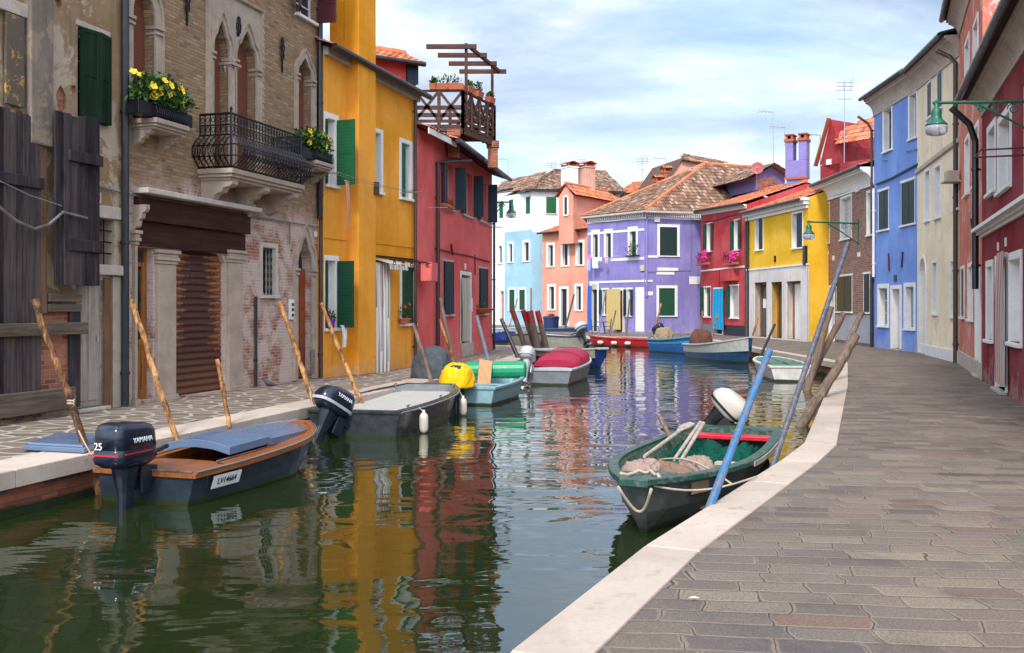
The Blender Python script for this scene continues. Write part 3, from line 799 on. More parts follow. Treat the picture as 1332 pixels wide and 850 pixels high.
def kerb(path, width, side, name, zt=0.012, th=0.16, stone_len=1.35, skirt=None, w_fn=None):
    """row of separate kerb stones following the canal edge, plus the wall below"""
    mb = MB(); wb = MB(); P = [Vector((p[0], p[1])) for p in path]
    rnd = random.Random(3)
    offp = offset_poly([tuple(p) for p in P], width*side)
    for i in range(len(P)-1):
        a, b = P[i], P[i+1]; c, d = Vector(offp[i]), Vector(offp[i+1]); n = max(1, int((b-a).length/stone_len))
        n = min(n, 60)
        for k in range(n):
            t0, t1 = k/n, (k+1)/n; gp = min(0.010/((b-a).length/n), 0.02)
            q = [a.lerp(b, t0+gp*0.5/n), a.lerp(b, t1-gp*0.5/n), c.lerp(d, t1-gp*0.5/n), c.lerp(d, t0+gp*0.5/n)]
            zz = zt + rnd.uniform(-0.003, 0.003); tn = rnd.random()
            bv = 0.012
            ctr = sum(q, Vector((0,0)))/4
            top = []
            for j, p in enumerate(q):
                e = (ctr-p); e.normalize(); top.append(Vector((p.x+e.x*bv, p.y+e.y*bv, zz)))
            mid = [Vector((p.x, p.y, zz-0.008)) for p in q]; bot = [Vector((p.x, p.y, -th)) for p in q]
            mb.add(top+mid+bot, [(0,1,2,3)] + [(j, (j+1) % 4, 4+(j+1) % 4, 4+j) for j in range(4)] + [(4+j, 4+(j+1) % 4, 8+(j+1) % 4, 8+j) for j in range(4)], 0, tn)
        ins = offset_poly([tuple(p) for p in P], 0.05*side)
        e, f = Vector(ins[i]), Vector(ins[i+1])
        wb.face([(e.x,e.y,-th),(f.x,f.y,-th),(f.x,f.y,-1.2),(e.x,e.y,-1.2)]); wb.face([(a.x,a.y,-th),(b.x,b.y,-th),(f.x,f.y,-th),(e.x,e.y,-th)])
    k = mb.build(name, M['kerb_s'], None); tag(k, kind='structure')
    w = wb.build('canal_wall', M[skirt or 'quay_brick'], None); tag(w, kind='structure')
kerb(RK, 0.36, -1, 'kerb')
kerb(LK, 0.62, 1, 'kerb')

def water_mat():
    t = NT('canal_water', 0.02, spec=0.5)
    t.b.inputs['IOR'].default_value = 1.75
    ob = t.co()
    # short choppy wavelets lie across the view, a slow swell bends them
    w1 = t.noise(t.co(scale=(0.55, 1.0, 1)), 1.2, 2, 0.42, 0.6)
    w2 = t.noise(t.co(scale=(0.5, 1.35, 1), rot=(0, 0, R(12))), 3.1, 2, 0.5, 0.4)
    w3 = t.noise(t.co(scale=(0.6, 1.2, 1), rot=(0, 0, R(-20))), 9.0, 2, 0.5)
    patch = t.ramp(t.noise(ob, 0.28, 3, 0.5), [(0.40, 0.25), (0.62, 1.0)])
    h = t.math('ADD', t.math('MULTIPLY', w1, 1.0), t.math('MULTIPLY', t.math('MULTIPLY', w2, 0.20), patch))
    h = t.math('ADD', h, t.math('MULTIPLY', t.math('MULTIPLY', w3, 0.034), patch))
    c = t.mix(t.noise(ob, 0.4, 4), (0.008,0.016,0.0035), (0.018,0.027,0.007))
    return t.out(c, None, t.bump(h, 0.30, 0.10))
M['water'] = water_mat()
wm = MB()
wm.face([(-200, -40, WZ), (60, -40, WZ), (60, 200, WZ), (-200, 200, WZ)])
tag(wm.build('water', M['water'], None, fix=False), kind='structure')
# ================================================================ houses
def ht(px, basey, topy):       # wall height from the pixel rows of its foot and its top
    Y = CZ*F/(basey-HY); return CZ + (HY-topy)*Y/F
yA = lambda x: 491 + (420-x)*0.146

# ---- left row 1: old plaster house with weathered boards
old_pl = plaster('ochre_grey_old_plaster', (0.30, 0.185, 0.095), (0.07,0.045,0.03), 0.9, 0.92, worn=0.45, worncol=(0.48,0.38,0.27))
H = House('old ochre plaster house with grey plank hoarding, green closed shutters and bare weathered door', g2(-90, yA(-90)), g2(164, yA(164)), 10.5, mat=old_pl, pitch=18, over=0.4, depth=8)
H0 = H
H.win(101, 140, 42, 160, sur=0.0, trim='dirty_stone', sh=(9, 12), shm='green_old', sill=False)
H.pbox('lintel', 98, 142, 34, 41, -0.03, 0.02, 'dirty_stone', 0.01)
H.win(112, 149, 284, 344, sur=0.0, trim='dirty_stone', pane='dark', bars=False, sill=False, rec=0.3, name='barred_window')
o = bpy.data.objects[-1] if False else None
u0, u1, z0, z1 = H.last
b = MB()
for k in range(1, 4): b.tube([(u0, 0.06, z0+(z1-z0)*k/4), (u1, 0.06, z0+(z1-z0)*k/4)], 0.012, 6)
for k in range(1, 4): b.tube([(u0+(u1-u0)*k/4, 0.075, z0), (u0+(u1-u0)*k/4, 0.075, z1)], 0.010, 6)
b.build('window_grille', M['iron'], H.T)
H.pbox('lintel', 110, 158, 268, 284, -0.05, 0.02, 'dirty_stone', 0.01)
H.pbox('window_sill', 110, 157, 345, 358, -0.10, 0.02, 'dirty_stone', 0.012)
M['worn_door'] = wood('peeling_white_door_wood', [(0.12,0.085,0.06),(0.30,0.26,0.22),(0.46,0.41,0.35)], 0.85, 'z', 0.8, 0.6)
H.door(99, 134, 364, None, mat='worn_door', sur=0, panels=1, rec=0.06)
H.pbox('door_post', 134, 144, 362, yA(139), -0.04, 0.04, 'brown_boards', 0.01)
H.pbox('plinth_patch', 145, 158, 360, yA(151), -0.03, 0.02, stone('peeling_limewash', (0.42,0.36,0.28), 0.9, 0.9), 0.01)
# exposed brick patches
M['red_brick'] = brick('bare_red_brick', [(0.20,0.05,0.03),(0.34,0.09,0.05),(0.42,0.15,0.09),(0.26,0.09,0.06)], (0.28,0.19,0.14), 0.23, 0.07, 0.012, 0.004)
def hole_patch(H, cx, cy, rx, ry, n=11, seed=1):
    r_ = random.Random(seed); u, z = H.uz(cx, cy); u2 = H.uz(cx+rx, cy)[0]; z2 = H.uz(cx, cy-ry)[1]
    ru, rz = u2-u, z2-z
    poly = [(u+ru*math.cos(2*math.pi*k/n)*r_.uniform(0.6, 1.05), z+rz*math.sin(2*math.pi*k/n)*r_.uniform(0.6, 1.05)) for k in range(n)]
    H.holes.append((poly, 0.05))
    mb = MB(); mb.face([(p[0], 0.045, p[1]) for p in poly]); mb.build('exposed_brick', M['red_brick'], H.T)
hole_patch(H, 80, 131, 9, 21, seed=4); hole_patch(H, 96, 118, 4, 8, seed=5); hole_patch(H, 76, 4, 6, 8, seed=8)
H.pbox('brick_patch', 42, 86, 398, 516, -0.035, 0.01, 'red_brick')
H.pbox('pilaster', 30, 60, -120, 190, -0.14, 0.01, plaster('stained_grey_plaster', (0.17,0.13,0.10), (0.05,0.04,0.035), 1.0, 0.92, worn=0.3, worncol=(0.30,0.23,0.16)), 0.02)
M['yellow_old'] = paint('peeling_yellow_paint', (0.55,0.32,0.03), 0.7, 0.4, peel=0.9, under=(0.10,0.07,0.05), scale=5, bumps=0.4)
def planks(H, x0, x1, yt, yb, n, y0, y1, m, name='board_panel', jt=0.05, jb=0.03, seed=1, parent=None, slope=0.0):
    r_ = random.Random(seed); u0, u1, z0, z1 = H.rect(x0, x1, yt, yb); mb = MB(); w = (u1-u0)/n
    for k in range(n):
        a = u0+k*w+0.004; b_ = u0+(k+1)*w-0.004; q = r_.uniform(-0.008, 0.008)
        mb.box((a, y0+q, z0+r_.uniform(-jb, jb)+slope*abs(k-(n-1)/2)), (b_, y1+q, z1+r_.uniform(-jt, jt)), 0, r_.random())
    return mb.build(name, M[m], parent or H.T)
planks(H, -88, 44, 138, yA(-20)-4, 15, -0.13, -0.10, 'grey_boards', seed=2)
pn = planks(H, 55, 113, 152, 372, 6, -0.24, -0.20, 'grey_boards', jt=0.06, jb=0.02, seed=6, name='hoist_shutter', slope=0.0)
H.pbox('batten', 70, 114, 200, 214, -0.29, -0.245, 'grey_boards', 0.008, parent=pn); H.pbox('batten', 70, 113, 313, 328, -0.29, -0.245, 'grey_boards', 0.008, parent=pn)
H.pbox('board_post', 43, 54, 190, 408, -0.10, -0.02, 'brown_boards', 0.008)
H.pbox('board_post', 85, 98, 405, 530, -0.10, -0.036, 'grey_boards', 0.008)
H.pbox('cross_beam', -88, 101, 421, 438, -0.20, -0.135, 'grey_beam', 0.012)
H.pbox('cross_beam', 55, 98, 383, 393, -0.13, -0.05, 'grey_beam', 0.01); H.pbox('cross_beam', 55, 98, 396, 406, -0.12, -0.05, 'grey_beam', 0.01)
H.pbox('bottom_beam', -88, 85, 512, 543, -0.20, -0.135, 'grey_beam', 0.015)
H.pbox('batten', -88, 45, 222, 237, -0.18, -0.135, 'grey_boards', 0.008)
H.pbox('yellow_board', 2, 26, 20, 138, -0.08, -0.04, 'yellow_old', 0.006, label='peeling yellow painted shutter board')
H.pbox('stone_lintel', -40, 31, -6, 12, -0.08, 0.01, 'dirty_stone', 0.01)
H.cord([(-60,236),(0,270),(22,288),(45,298),(64,292),(82,276),(113,284)], 0.022, 'steel', 0.30)
H.cord([(0,236),(40,255),(80,268)], 0.010, 'cable', 0.30)
H.cord([(113,238),(140,246),(163,252)], 0.014, 'cable', 0.04)
# number plate
def text(name, s, size, mat, M4, parent=None, ext=0.003, align='CENTER'):
    cu = bpy.data.curves.new(name, 'FONT'); cu.body = s; cu.size = size; cu.extrude = ext; cu.align_x = align; cu.align_y = 'CENTER'
    tmp = bpy.data.objects.new('tmp', cu); COL.objects.link(tmp)
    dg = bpy.context.evaluated_depsgraph_get()
    me = bpy.data.meshes.new_from_object(tmp.evaluated_get(dg)); bpy.data.objects.remove(tmp); bpy.data.curves.remove(cu)
    me.transform(M4); me.materials.clear(); me.materials.append(mat)
    o = bpy.data.objects.new(name, me); COL.objects.link(o)
    if parent is not None: o.parent = parent.e if isinstance(parent, Thing) else parent
    return o
def plate(H, cx, cy, w, h, txt, fs, back='white_trim', fore='black', off=0.012):
    u, z = H.uz(cx, cy); mb = MB(); mb.box((u-w/2, -off-0.01, z-h/2), (u+w/2, 0.0, z+h/2)); o = mb.build('number_plate', M[back], H.T)
    if txt: text('number', txt, fs, M[fore], Matrix.Translation((u, -off-0.012, z)) @ Matrix.Rotation(R(90), 4, 'X'), o)
plate(H, 125, 257.5, 0.19, 0.17, '661', 0.10, 'dirty_stone')
H.finish()
H.pipe(163, 10.2, r=0.062)

# ---- left row 2: narrow-brick gothic house with balcony
M['gothic_brick'] = brick('pinkish_brick_wall', [(0.20,0.055,0.035),(0.34,0.11,0.065),(0.40,0.17,0.11),(0.27,0.08,0.05),(0.38,0.22,0.155)], (0.38,0.29,0.235), 0.21, 0.062, 0.013, 0.004,
    upper=[(0.22,0.125,0.062),(0.36,0.215,0.11),(0.28,0.165,0.085),(0.43,0.27,0.145),(0.23,0.115,0.06)], zsplit=3.6, white=0.9, umortar=(0.20,0.16,0.12))
H = House('tan brick palace with pointed gothic windows, iron balcony and rusty roller door', g2(164, yA(164)), g2(420, yA(420)), 9.6, mat=M['gothic_brick'], pitch=18, over=0.4, depth=9)
H1 = H
def gothic(H, x0, x1, yspring, yapex, yb, sur, rec=0.18, blind='brown_blind', name='gothic_window', outer=True, frame_y=-0.04, sill=False):
    u0, u1, z0, _ = H.rect(x0, x1, yspring, yb); xm = (x0+x1)/2
    zs, zt = H.uz(xm, yspring)[1], H.uz(xm, yapex)[1]
    uc, hw = (u0+u1)/2, (u1-u0)/2
    prof = [(1.0, 0.0), (0.985, 0.18), (0.92, 0.34), (0.78, 0.48), (0.56, 0.57), (0.50, 0.64), (0.40, 0.74), (0.25, 0.86), (0.10, 0.95), (0.0, 1.0)]
    right = [(uc + hw*a, zs + (zt-zs)*b) for a, b in prof]; left = [(uc - hw*a, z) for (a, z) in [((p[0]), zs+(zt-zs)*p[1]) for p in prof[:-1]]][::-1]
    top = right + left
    hole = [(u0, z0), (u1, z0)] + top
    H.holes.append((hole, rec+0.03))
    path = [(u1, z0)] + top + [(u0, z0)]
    mb = MB(); n = len(path)
    H_out = [(uc + (hw+sur)*(1 if i == 0 else -1), z0) if i in (0, n-1) else None for i in range(n)]
    op = []
    for i, p in enumerate(path):
        if i in (0, n-1): op.append(H_out[i]); continue
        a = (p[0]-uc)/hw; kz = (p[1]-zs)/(zt-zs)
        op.append((uc + a*(hw+sur) + (0.0), p[1] + sur*1.5*max(0, kz)**1.5))
    mb.ring(path, op, frame_y, 0.03)
    op2 = [(uc+(q[0]-uc)*1.0, q[1]) for q in op]
    op3 = [(uc + (q[0]-uc)/(hw+sur)*(hw+sur+0.035), q[1] + (0.05 if 0 < i < n-1 and q[1] > zs+0.02 else 0.0)) for i, q in enumerate(op)]
    mb.ring(op2, op3, frame_y-0.03, 0.02)
    for sg in (-1, 1):   # impost mouldings
        mb.box((uc+sg*(hw-0.012), frame_y-0.035, zs-0.14), (uc+sg*(hw+sur+0.03), rec*0.8, zs-0.10)); mb.box((uc+sg*(hw-0.02), frame_y-0.045, zs-0.05), (uc+sg*(hw+sur+0.04), rec*0.8, zs))
    if sill: mb.box((u0-sur, -0.1, z0-0.1), (u1+sur, 0.1, z0-0.002))
    o = mb.build(name, M['old_stone'], H.T)
    bm_ = MB(); bm_.face([(u0, rec, z0), (u1, rec, z0), (u1, rec, zt), (u0, rec, zt)])
    bm_.build('blind' if blind == 'brown_blind' else 'pane', M[blind], o)
    return (u0, u1, z0, zs, zt, uc, hw, o)
gothic(H, 171, 200, 28, -28, 160, 0.17)
gothic(H, 386.5, 404, 100, 76, 172, 0.11)
# paired balcony windows in one stone panel
ga = gothic(H, 275.5, 296.5, 72, 27, 232, 0.10, frame_y=-0.055)
gb = gothic(H, 305.5, 332, 84, 41, 240, 0.10, frame_y=-0.055)
fa = H.rect(274, 343, 4, 240); mb = MB(); zt = fa[3] + 0.12
zz = ga[4] + 0.55
holes = []
for g_ in (ga, gb):
    u0, u1, z0, zs, ztp, uc, hw, _ = g_
    prof = [(1.0, 0.0), (0.985, 0.18), (0.92, 0.34), (0.78, 0.48), (0.56, 0.57), (0.50, 0.64), (0.40, 0.74), (0.25, 0.86), (0.10, 0.95), (0.0, 1.0)]
    rt = [(uc+hw*a, zs+(ztp-zs)*b_) for a, b_ in prof]; lt = [(2*uc-p[0], p[1]) for p in rt[:-1]][::-1]
    holes.append([(u0, z0+0.001), (u1, z0+0.001)] + rt + lt)
pu0, pu1 = ga[0]-0.14, gb[1]+0.16
sheet(mb, [(pu0, ga[3]-0.05), (pu1, ga[3]-0.05), (pu1, zz), (pu0, zz)], holes, -0.03)
for (a, b_, c, d) in ((pu0-0.06, pu0, ga[2], zz), (pu1, pu1+0.06, ga[2], zz), (pu0-0.06, pu1+0.06, zz, zz+0.06)): mb.box((a, -0.075, c), (b_, 0.01, d))
for k in range(26):
    uu = pu0 - 0.05 + (pu1-pu0+0.1)*k/25; mb.box((uu-0.014, -0.10, zz+0.01), (uu+0.014, -0.076, zz+0.05))
    z_ = ga[2] + (zz-ga[2])*k/25; mb.box((pu1+0.01, -0.10, z_), (pu1+0.05, -0.076, z_+0.03))
mb.build('stone_panel', M['old_stone'], H.T)
cm = MB(); cu_ = (ga[1]+gb[0])/2; zb_, zc = ga[2], ga[3]-0.12
cm.lathe([(0.13,0),(0.13,0.06),(0.10,0.09),(0.085,0.14)], (cu_, 0.06, zb_), 14)
cap = MB(); cm.build('column_base', M['istrian'], H.T, smooth=False)
sh_ = MB(); sh_.lathe([(0.082,0),(0.078,zc-zb_-0.34)], (cu_, 0.06, zb_+0.14), 16); colo = sh_.build('column', stone('pink_marble', (0.42,0.17,0.12), 0.5, 0.4), H.T, smooth=True)
cap.lathe([(0.08,0),(0.095,0.02),(0.085,0.05),(0.10,0.12),(0.15,0.19),(0.11,0.20)], (cu_, 0.06, zc-0.20), 12); cap.box((cu_-0.16, -0.12, zc), (cu_+0.16, 0.2, zc+0.05)); cap.box((cu_-0.13, -0.09, zc-0.03), (cu_+0.13, 0.19, zc))
for k in range(8):
    a = math.pi*2*k/8; cap.tube([(cu_+0.09*math.cos(a), 0.06+0.09*math.sin(a), zc-0.16), (cu_+0.14*math.cos(a), 0.06+0.14*math.sin(a), zc-0.06), (cu_+0.15*math.cos(a), 0.06+0.15*math.sin(a), zc-0.02)], [0.02,0.03,0.02], 6)
cap.build('capital', M['old_stone'], colo)
# upper burgundy-shuttered window
H.win(385, 411, -30, 24, sur=0.0, shm='burgundy', sh=(150, 95), lw=0.42, shlab='burgundy slatted shutter')
# ornamental wall anchors
def anchor(H, px, yt, yb):
    u, za = H.uz(px, yt); _, zb_ = H.uz(px, yb); mb = MB(); L_ = za-zb_
    mb.bar((u,-0.04,zb_), (u,-0.04,za), 0.03, 0.03)
    for f, r_ in ((0.92, 0.05), (0.72, 0.075), (0.5, 0.06)):
        c = zb_+L_*f; pts = [(u+r_*math.cos(2*math.pi*k/10), -0.045, c+r_*1.5*math.sin(2*math.pi*k/10)) for k in range(11)]
        mb.tube(pts, 0.014, 5, cap=False)
    mb.build('wall_anchor', M['iron'], H.T)
anchor(H, 241, -14, 34); anchor(H, 308, 24, 63); anchor(H, 365, 50, 95)
# balcony
LA = H.T
bu0, bu1 = H.uz(259, 225)[0], H.uz(354, 240)[0]; bz = H.uz(264, 222)[1]; pr = 0.66
mb = MB()
mb.box((bu0-0.06, -pr-0.06, bz-0.09), (bu1+0.06, 0.0, bz)); mb.box((bu0-0.02, -pr-0.02, bz-0.15), (bu1+0.02, 0.0, bz-0.091)); mb.box((bu0+0.03, -pr+0.03, bz-0.2), (bu1-0.03, 0.0, bz-0.151))
slab = mb.build('balcony', M['old_stone'], H.T, bevel=0.008)
def corbel(H, u, w, zt, ln, hgt, mat='old_stone', parent=None, name='corbel'):
    poly = [(0, 0), (-ln, 0), (-ln, -hgt*0.16), (-ln*0.9, -hgt*0.26), (-ln*0.72, -hgt*0.30), (-ln*0.66, -hgt*0.48), (-ln*0.45, -hgt*0.58), (-ln*0.38, -hgt*0.78), (-ln*0.15, -hgt*0.9), (0, -hgt)]
    mb = MB(); mb.prism(poly, lambda a, b: (u-w/2, a, zt+b), lambda a, b: (u+w/2, a, zt+b)); return mb.build(name, M[mat], parent or H.T)
for k in range(3): corbel(H, bu0+0.16+(bu1-bu0-0.32)*k/2, 0.20, bz-0.202, pr-0.02, 0.42, parent=slab)
# belly-shaped iron railing
rb = MB(); rh = H.uz(259, 150)[1]-bz
def belly(f):  # outward bulge by height fraction
    return 0.25*math.sin(math.pi*min(1, f/0.62))**1.1 if f < 0.62 else 0.0
path = [(bu0, 0.0), (bu0, -pr)] + [(bu0+(bu1-bu0)*k/1, -pr) for k in (1,)] + [(bu1, 0.0)]
segs = [((bu0, -0.02), (bu0, -pr), (-1, 0)), ((bu0, -pr), (bu1, -pr), (0, -1)), ((bu1, -pr), (bu1, -0.02), (1, 0))]
for (a, b_, nrm) in segs:
    a, b_, nv = Vector(a), Vector(b_), Vector(nrm); L_ = (b_-a).length; n = max(3, int(L_/0.105))
    for k in range(n+1):
        p = a.lerp(b_, k/n)
        pts = [(p.x+nv.x*belly(f), p.y+nv.y*belly(f), bz+rh*f) for f in (0,0.08,0.16,0.26,0.36,0.46,0.56,0.62,0.8,1.0)]
        rb.tube(pts, 0.011, 5)
        if k < n:
            q = a.lerp(b_, (k+0.5)/n)
            for c, r_, rz_ in ((0.72, 0.036, 0.05), (0.90, 0.034, 0.045), (0.50, 0.04, 0.05), (0.12, 0.035, 0.045)):
                bb = belly(c); d = (b_-a).normalized()
                rb.tube([(q.x+d.x*r_*math.cos(t_)+nv.x*bb, q.y+d.y*r_*math.cos(t_)+nv.y*bb, bz+rh*c+rz_*math.sin(t_)) for t_ in [2*math.pi*i/8 for i in range(9)]], 0.008, 4, cap=False)
            p2 = a.lerp(b_, (k+1)/n)
            for s0, s1 in ((p, p2), (p2, p)):   # crossing scrolls in the belly
                rb.tube([(s0.lerp(s1, f_).x+nv.x*belly(c), s0.lerp(s1, f_).y+nv.y*belly(c), bz+rh*c) for f_, c in ((0.1,0.16),(0.3,0.24),(0.7,0.36),(0.9,0.44))], 0.008, 4)
    for f, r_ in ((1.0, 0.024), (0.80, 0.014), (0.62, 0.016), (0.40, 0.012), (0.20, 0.012), (0.03, 0.018)):
        e = nv*belly(f); d = (b_-a).normalized()*belly(f)
        rb.tube([(a.x+e.x-d.x, a.y+e.y-d.y, bz+rh*f), (b_.x+e.x+d.x, b_.y+e.y+d.y, bz+rh*f)], r_, 6)
for (u, y) in ((bu0, -pr), (bu1, -pr)): rb.tube([(u, y, bz), (u, y, bz+rh+0.06)], 0.022, 6); rb.lathe([(0.0,0),(0.035,0.03),(0.0,0.08)], (u, y, bz+rh+0.05), 8)
rb.build('railing', M['iron'], slab)
# shop front: lintel beam, ledge, stone piers, glazed door, roller shutter
H.pbox('lintel_beam', 173.5, 318, 268, 296, -0.14, 0.0, 'dark_beam', 0.01)
H.pbox('lintel_board', 173.5, 316, 297, 326, -0.06, -0.0, 'dark_beam', 0.006)
H.pbox('ledge', 172, 324, 258, 264.5, -0.30, 0.01, 'istrian', 0.012)
for px in (174.8, 316):
    u, z = H.uz(px, 267); corbel(H, u, 0.10, z, 0.26, 0.44)
def pier(H, x0, x1, yt, cap_h=0.24):
    u0, u1, z0, z1 = H.rect(x0, x1, yt, None); mb = MB()
    mb.box((u0, -0.07, 0.10), (u1, 0.02, z1-cap_h)); mb.box((u0-0.03, -0.10, 0.0), (u1+0.03, 0.03, 0.098))
    for k, e in enumerate((0.02, 0.045, 0.03, 0.06)): mb.box((u0-e, -0.07-e, z1-cap_h+0.002+cap_h*k/4), (u1+e, 0.025, z1-cap_h+cap_h*(k+1)/4))
    return mb.build('stone_pier', M['old_stone'], H.T, bevel=0.008)
pier(H, 202, 225, 326); pier(H, 294, 312, 326); pier(H, 171.5, 174.5, 300)
# roller opening with a segmental top
u0, u1, z0, z1 = H.rect(227, 293, 322, None); zc = H.uz(262, 303)[1]; z0 = 0.03
top = [(u0+(u1-u0)*(1-k/8), z1-0.25+ (zc-z1+0.25)*math.sin(math.pi*k/8)) for k in range(9)]
H.holes.append(([(u0, z0), (u1, z0)] + top, 0.16))
def rust_roller():
    t = NT('rusty_roller_slats', 0.6, spec=0.4); ob = t.co()
    sx = t.n('ShaderNodeSeparateXYZ', Vector=ob); z = sx.outputs[2]; x = sx.outputs[0]
    P = 0.123
    zz = t.math('DIVIDE', z, P); row = t.math('FLOOR', zz); fr = t.math('FRACT', zz)
    cx = t.math('DIVIDE', t.math('SUBTRACT', x, (u0+u1)/2), (u1-u0)/2)     # -1..1 across
    rz = t.math('DIVIDE', z, z1)
    n1 = t.n('ShaderNodeTexNoise', Vector=t.n('ShaderNodeCombineXYZ', X=t.math('MULTIPLY', x, 7.0), Y=t.math('MULTIPLY', row, 3.7), Z=t.math('MULTIPLY', z, 2.0)).outputs[0], Scale=1.0, Detail=5, Roughness=0.7).outputs[0]
    # grey paint survives at the edges and near the top; rust spreads from the middle and the slat joints
    edge = t.math('MULTIPLY', t.math('ABSOLUTE', cx), 0.50)
    hi = t.math('MULTIPLY', t.math('POWER', t.math('MAXIMUM', rz, 0.0), 3.0), 0.14)
    low = t.math('MULTIPLY', t.math('SUBTRACT', 0.34, rz), 2.2, clamp=True)
    inner = t.math('MULTIPLY', t.math('SINE', t.math('MULTIPLY', fr, math.pi)), 0.30)
    v = t.math('ADD', t.math('ADD', edge, hi), t.math('ADD', inner, t.math('MULTIPLY', n1, 0.75)))
    v = t.math('SUBTRACT', v, low)
    pm_ = t.ramp(v, [(1.02, 0.0), (1.10, 1.0)])
    halo = t.ramp(v, [(0.90, 0.0), (1.04, 1.0)])
    n2 = t.noise(ob, 14, 6, 0.7)
    rust = t.mix(n2, (0.03,0.010,0.010), (0.095,0.028,0.018)); rust = t.mix(halo, rust, t.mix(n2, (0.22,0.07,0.02), (0.36,0.15,0.06)))
    rust = t.mix(t.math('MULTIPLY', low, 0.8), rust, t.mix(n2, (0.10,0.035,0.012), (0.30,0.12,0.035)))
    c = t.mix(pm_, rust, t.mix(n2, (0.26,0.27,0.29), (0.46,0.46,0.47)))
    prof = t.math('SINE', t.math('MULTIPLY', fr, math.pi))
    return t.out(c, None, t.bump(t.math('ADD', prof, t.math('MULTIPLY', n2, 0.15)), 1.0, 0.03))
mb = MB(); ns = 24; P = 0.123
for k in range(int(zc/P)+1):
    a, b_ = z0 + k*P, z0 + (k+1)*P
    pts = [(0.11-0.028*math.sin(math.pi*i/4), a+(b_-a)*i/4) for i in range(5)]
    for i in range(4): mb.face([(u0, pts[i][0], pts[i][1]), (u1, pts[i][0], pts[i][1]), (u1, pts[i+1][0], pts[i+1][1]), (u0, pts[i+1][0], pts[i+1][1])])
mb.build('roller_shutter', rust_roller(), H.T)
# glazed wooden door
u0, u1, z0, z1 = H.rect(175.5, 199, 322, None); z0 = 0.06
H.holes.append(([(u0, z0), (u1, z0), (u1, z1), (u0, z1)], 0.25)); mb = MB(); zt_ = H.uz(187, 344)[1]
for bx in ((u0,z0,u0+0.07,z1),(u1-0.07,z0,u1,z1),(u0+0.07,zt_-0.035,u1-0.07,zt_+0.035),(u0+0.07,z1-0.05,u1-0.07,z1),(u0+0.07,z0,u1-0.07,z0+0.16),(u0+0.07,z0+0.90,u1-0.07,z0+1.0),(u0+0.07,z0+0.16,u0+0.14,zt_-0.035),(u1-0.14,z0+0.16,u1-0.07,zt_-0.035)):
    mb.box((bx[0], 0.12, bx[1]), (bx[2], 0.17, bx[3]))
mb.box((u0+0.14, 0.14, z0+0.16), (u1-0.14, 0.16, z0+0.90)); mb.box((u0+0.2, 0.125, z0+0.26), (u1-0.2, 0.139, z0+0.8))
dr = mb.build('glazed_door', M['brown_door'], H.T, bevel=0.006)
mb = MB(); mb.face([(u0+0.14, 0.15, z0+1.0), (u1-0.14, 0.15, z0+1.0), (u1-0.14, 0.15, z1-0.05), (u0+0.14, 0.15, z1-0.05)]); mb.build('pane', M['pane'], dr)
mb = MB(); uc = (u0+u1)/2
for s_ in (-1, 1):
    for k in range(3):
        zc_ = z0+1.25+k*0.42
        mb.tube([(uc+s_*(0.02+0.10*math.sin(math.pi*i/8))*(1 if k % 2 == 0 else 0.7), 0.135, zc_-0.2+0.4*i/8) for i in range(9)], 0.008, 5)
mb.build('door_grille', M['iron'], dr)
# arched gothic street door
gd = gothic(H, 386, 404.5, 350, 307, yA(395)-1, 0.15, rec=0.22, blind='dark', name='gothic_doorway')
u0, u1 = gd[0], gd[1]; mb = MB(); mb.box((u0, 0.14, 0.05), (u1, 0.20, gd[3]))
for i in range(2):
    for k in range(7):
        a = u0+0.05+i*(u1-u0)/2; mb.box((a, 0.125, 0.12+k*0.29), (a+(u1-u0)/2-0.09, 0.139, 0.12+k*0.29+0.22))
mb.build('street_door', M['red_door'], H.T, bevel=0.005)
H.win(340.5, 357.5, 322, 384, sur=0.09, trim='istrian', pane='dark', bars=False, rec=0.18)
u0, u1, z0, z1 = H.last; b = MB()
for k in range(4):
    uu = u0+(u1-u0)*(k+0.5)/4; b.tube([(uu, 0.05, z0), (uu, 0.05, z1)], 0.009, 5)
    for j in range(6): b.tube([(uu+0.035*math.cos(t_), 0.05, z0+(z1-z0)*(j+0.5)/6+0.05*math.sin(t_)) for t_ in [2*math.pi*i/6 for i in range(7)]], 0.006, 4, cap=False)
b.build('window_grille', M['iron'], H.T)
H.pbox('intercom', 375, 382, 390, 416, -0.04, 0.0, 'white_trim', 0.005)
u, z = H.uz(378.5, 403)
mb = MB(); [mb.box((u-0.04, -0.05, z+dz-0.03), (u+0.04, -0.041, z+dz+0.03)) for dz in (-0.12, 0.0, 0.11)]; mb.build('intercom_panel', M['black'], H.T)
H.pbox('vent_grille', 402.5, 407.5, 455, 487, -0.045, -0.041, 'steel')
H.cord([(164,252),(240,268),(330,282),(380,290),(418,296)], 0.016, 'cable', 0.05)
H.cord([(377,290),(377,318)], 0.012, 'cable', 0.03)
plate(H, 221, 311, 0.15, 0.22, None, 0.1); plate(H, 221, 338, 0.16, 0.12, None, 0.1)
plate(H, 410, 305, 0.13, 0.12, None, 0.1)
H.finish()
H.pipe(333, H.uz(333, 386)[1], r=0.03, mat='pipe_black', off=0.05)
H.pipe(416.5, 9.4, z0=3.6, r=0.06)
H.pipe(417.5, 3.7, r=0.045, mat='pipe_brown')

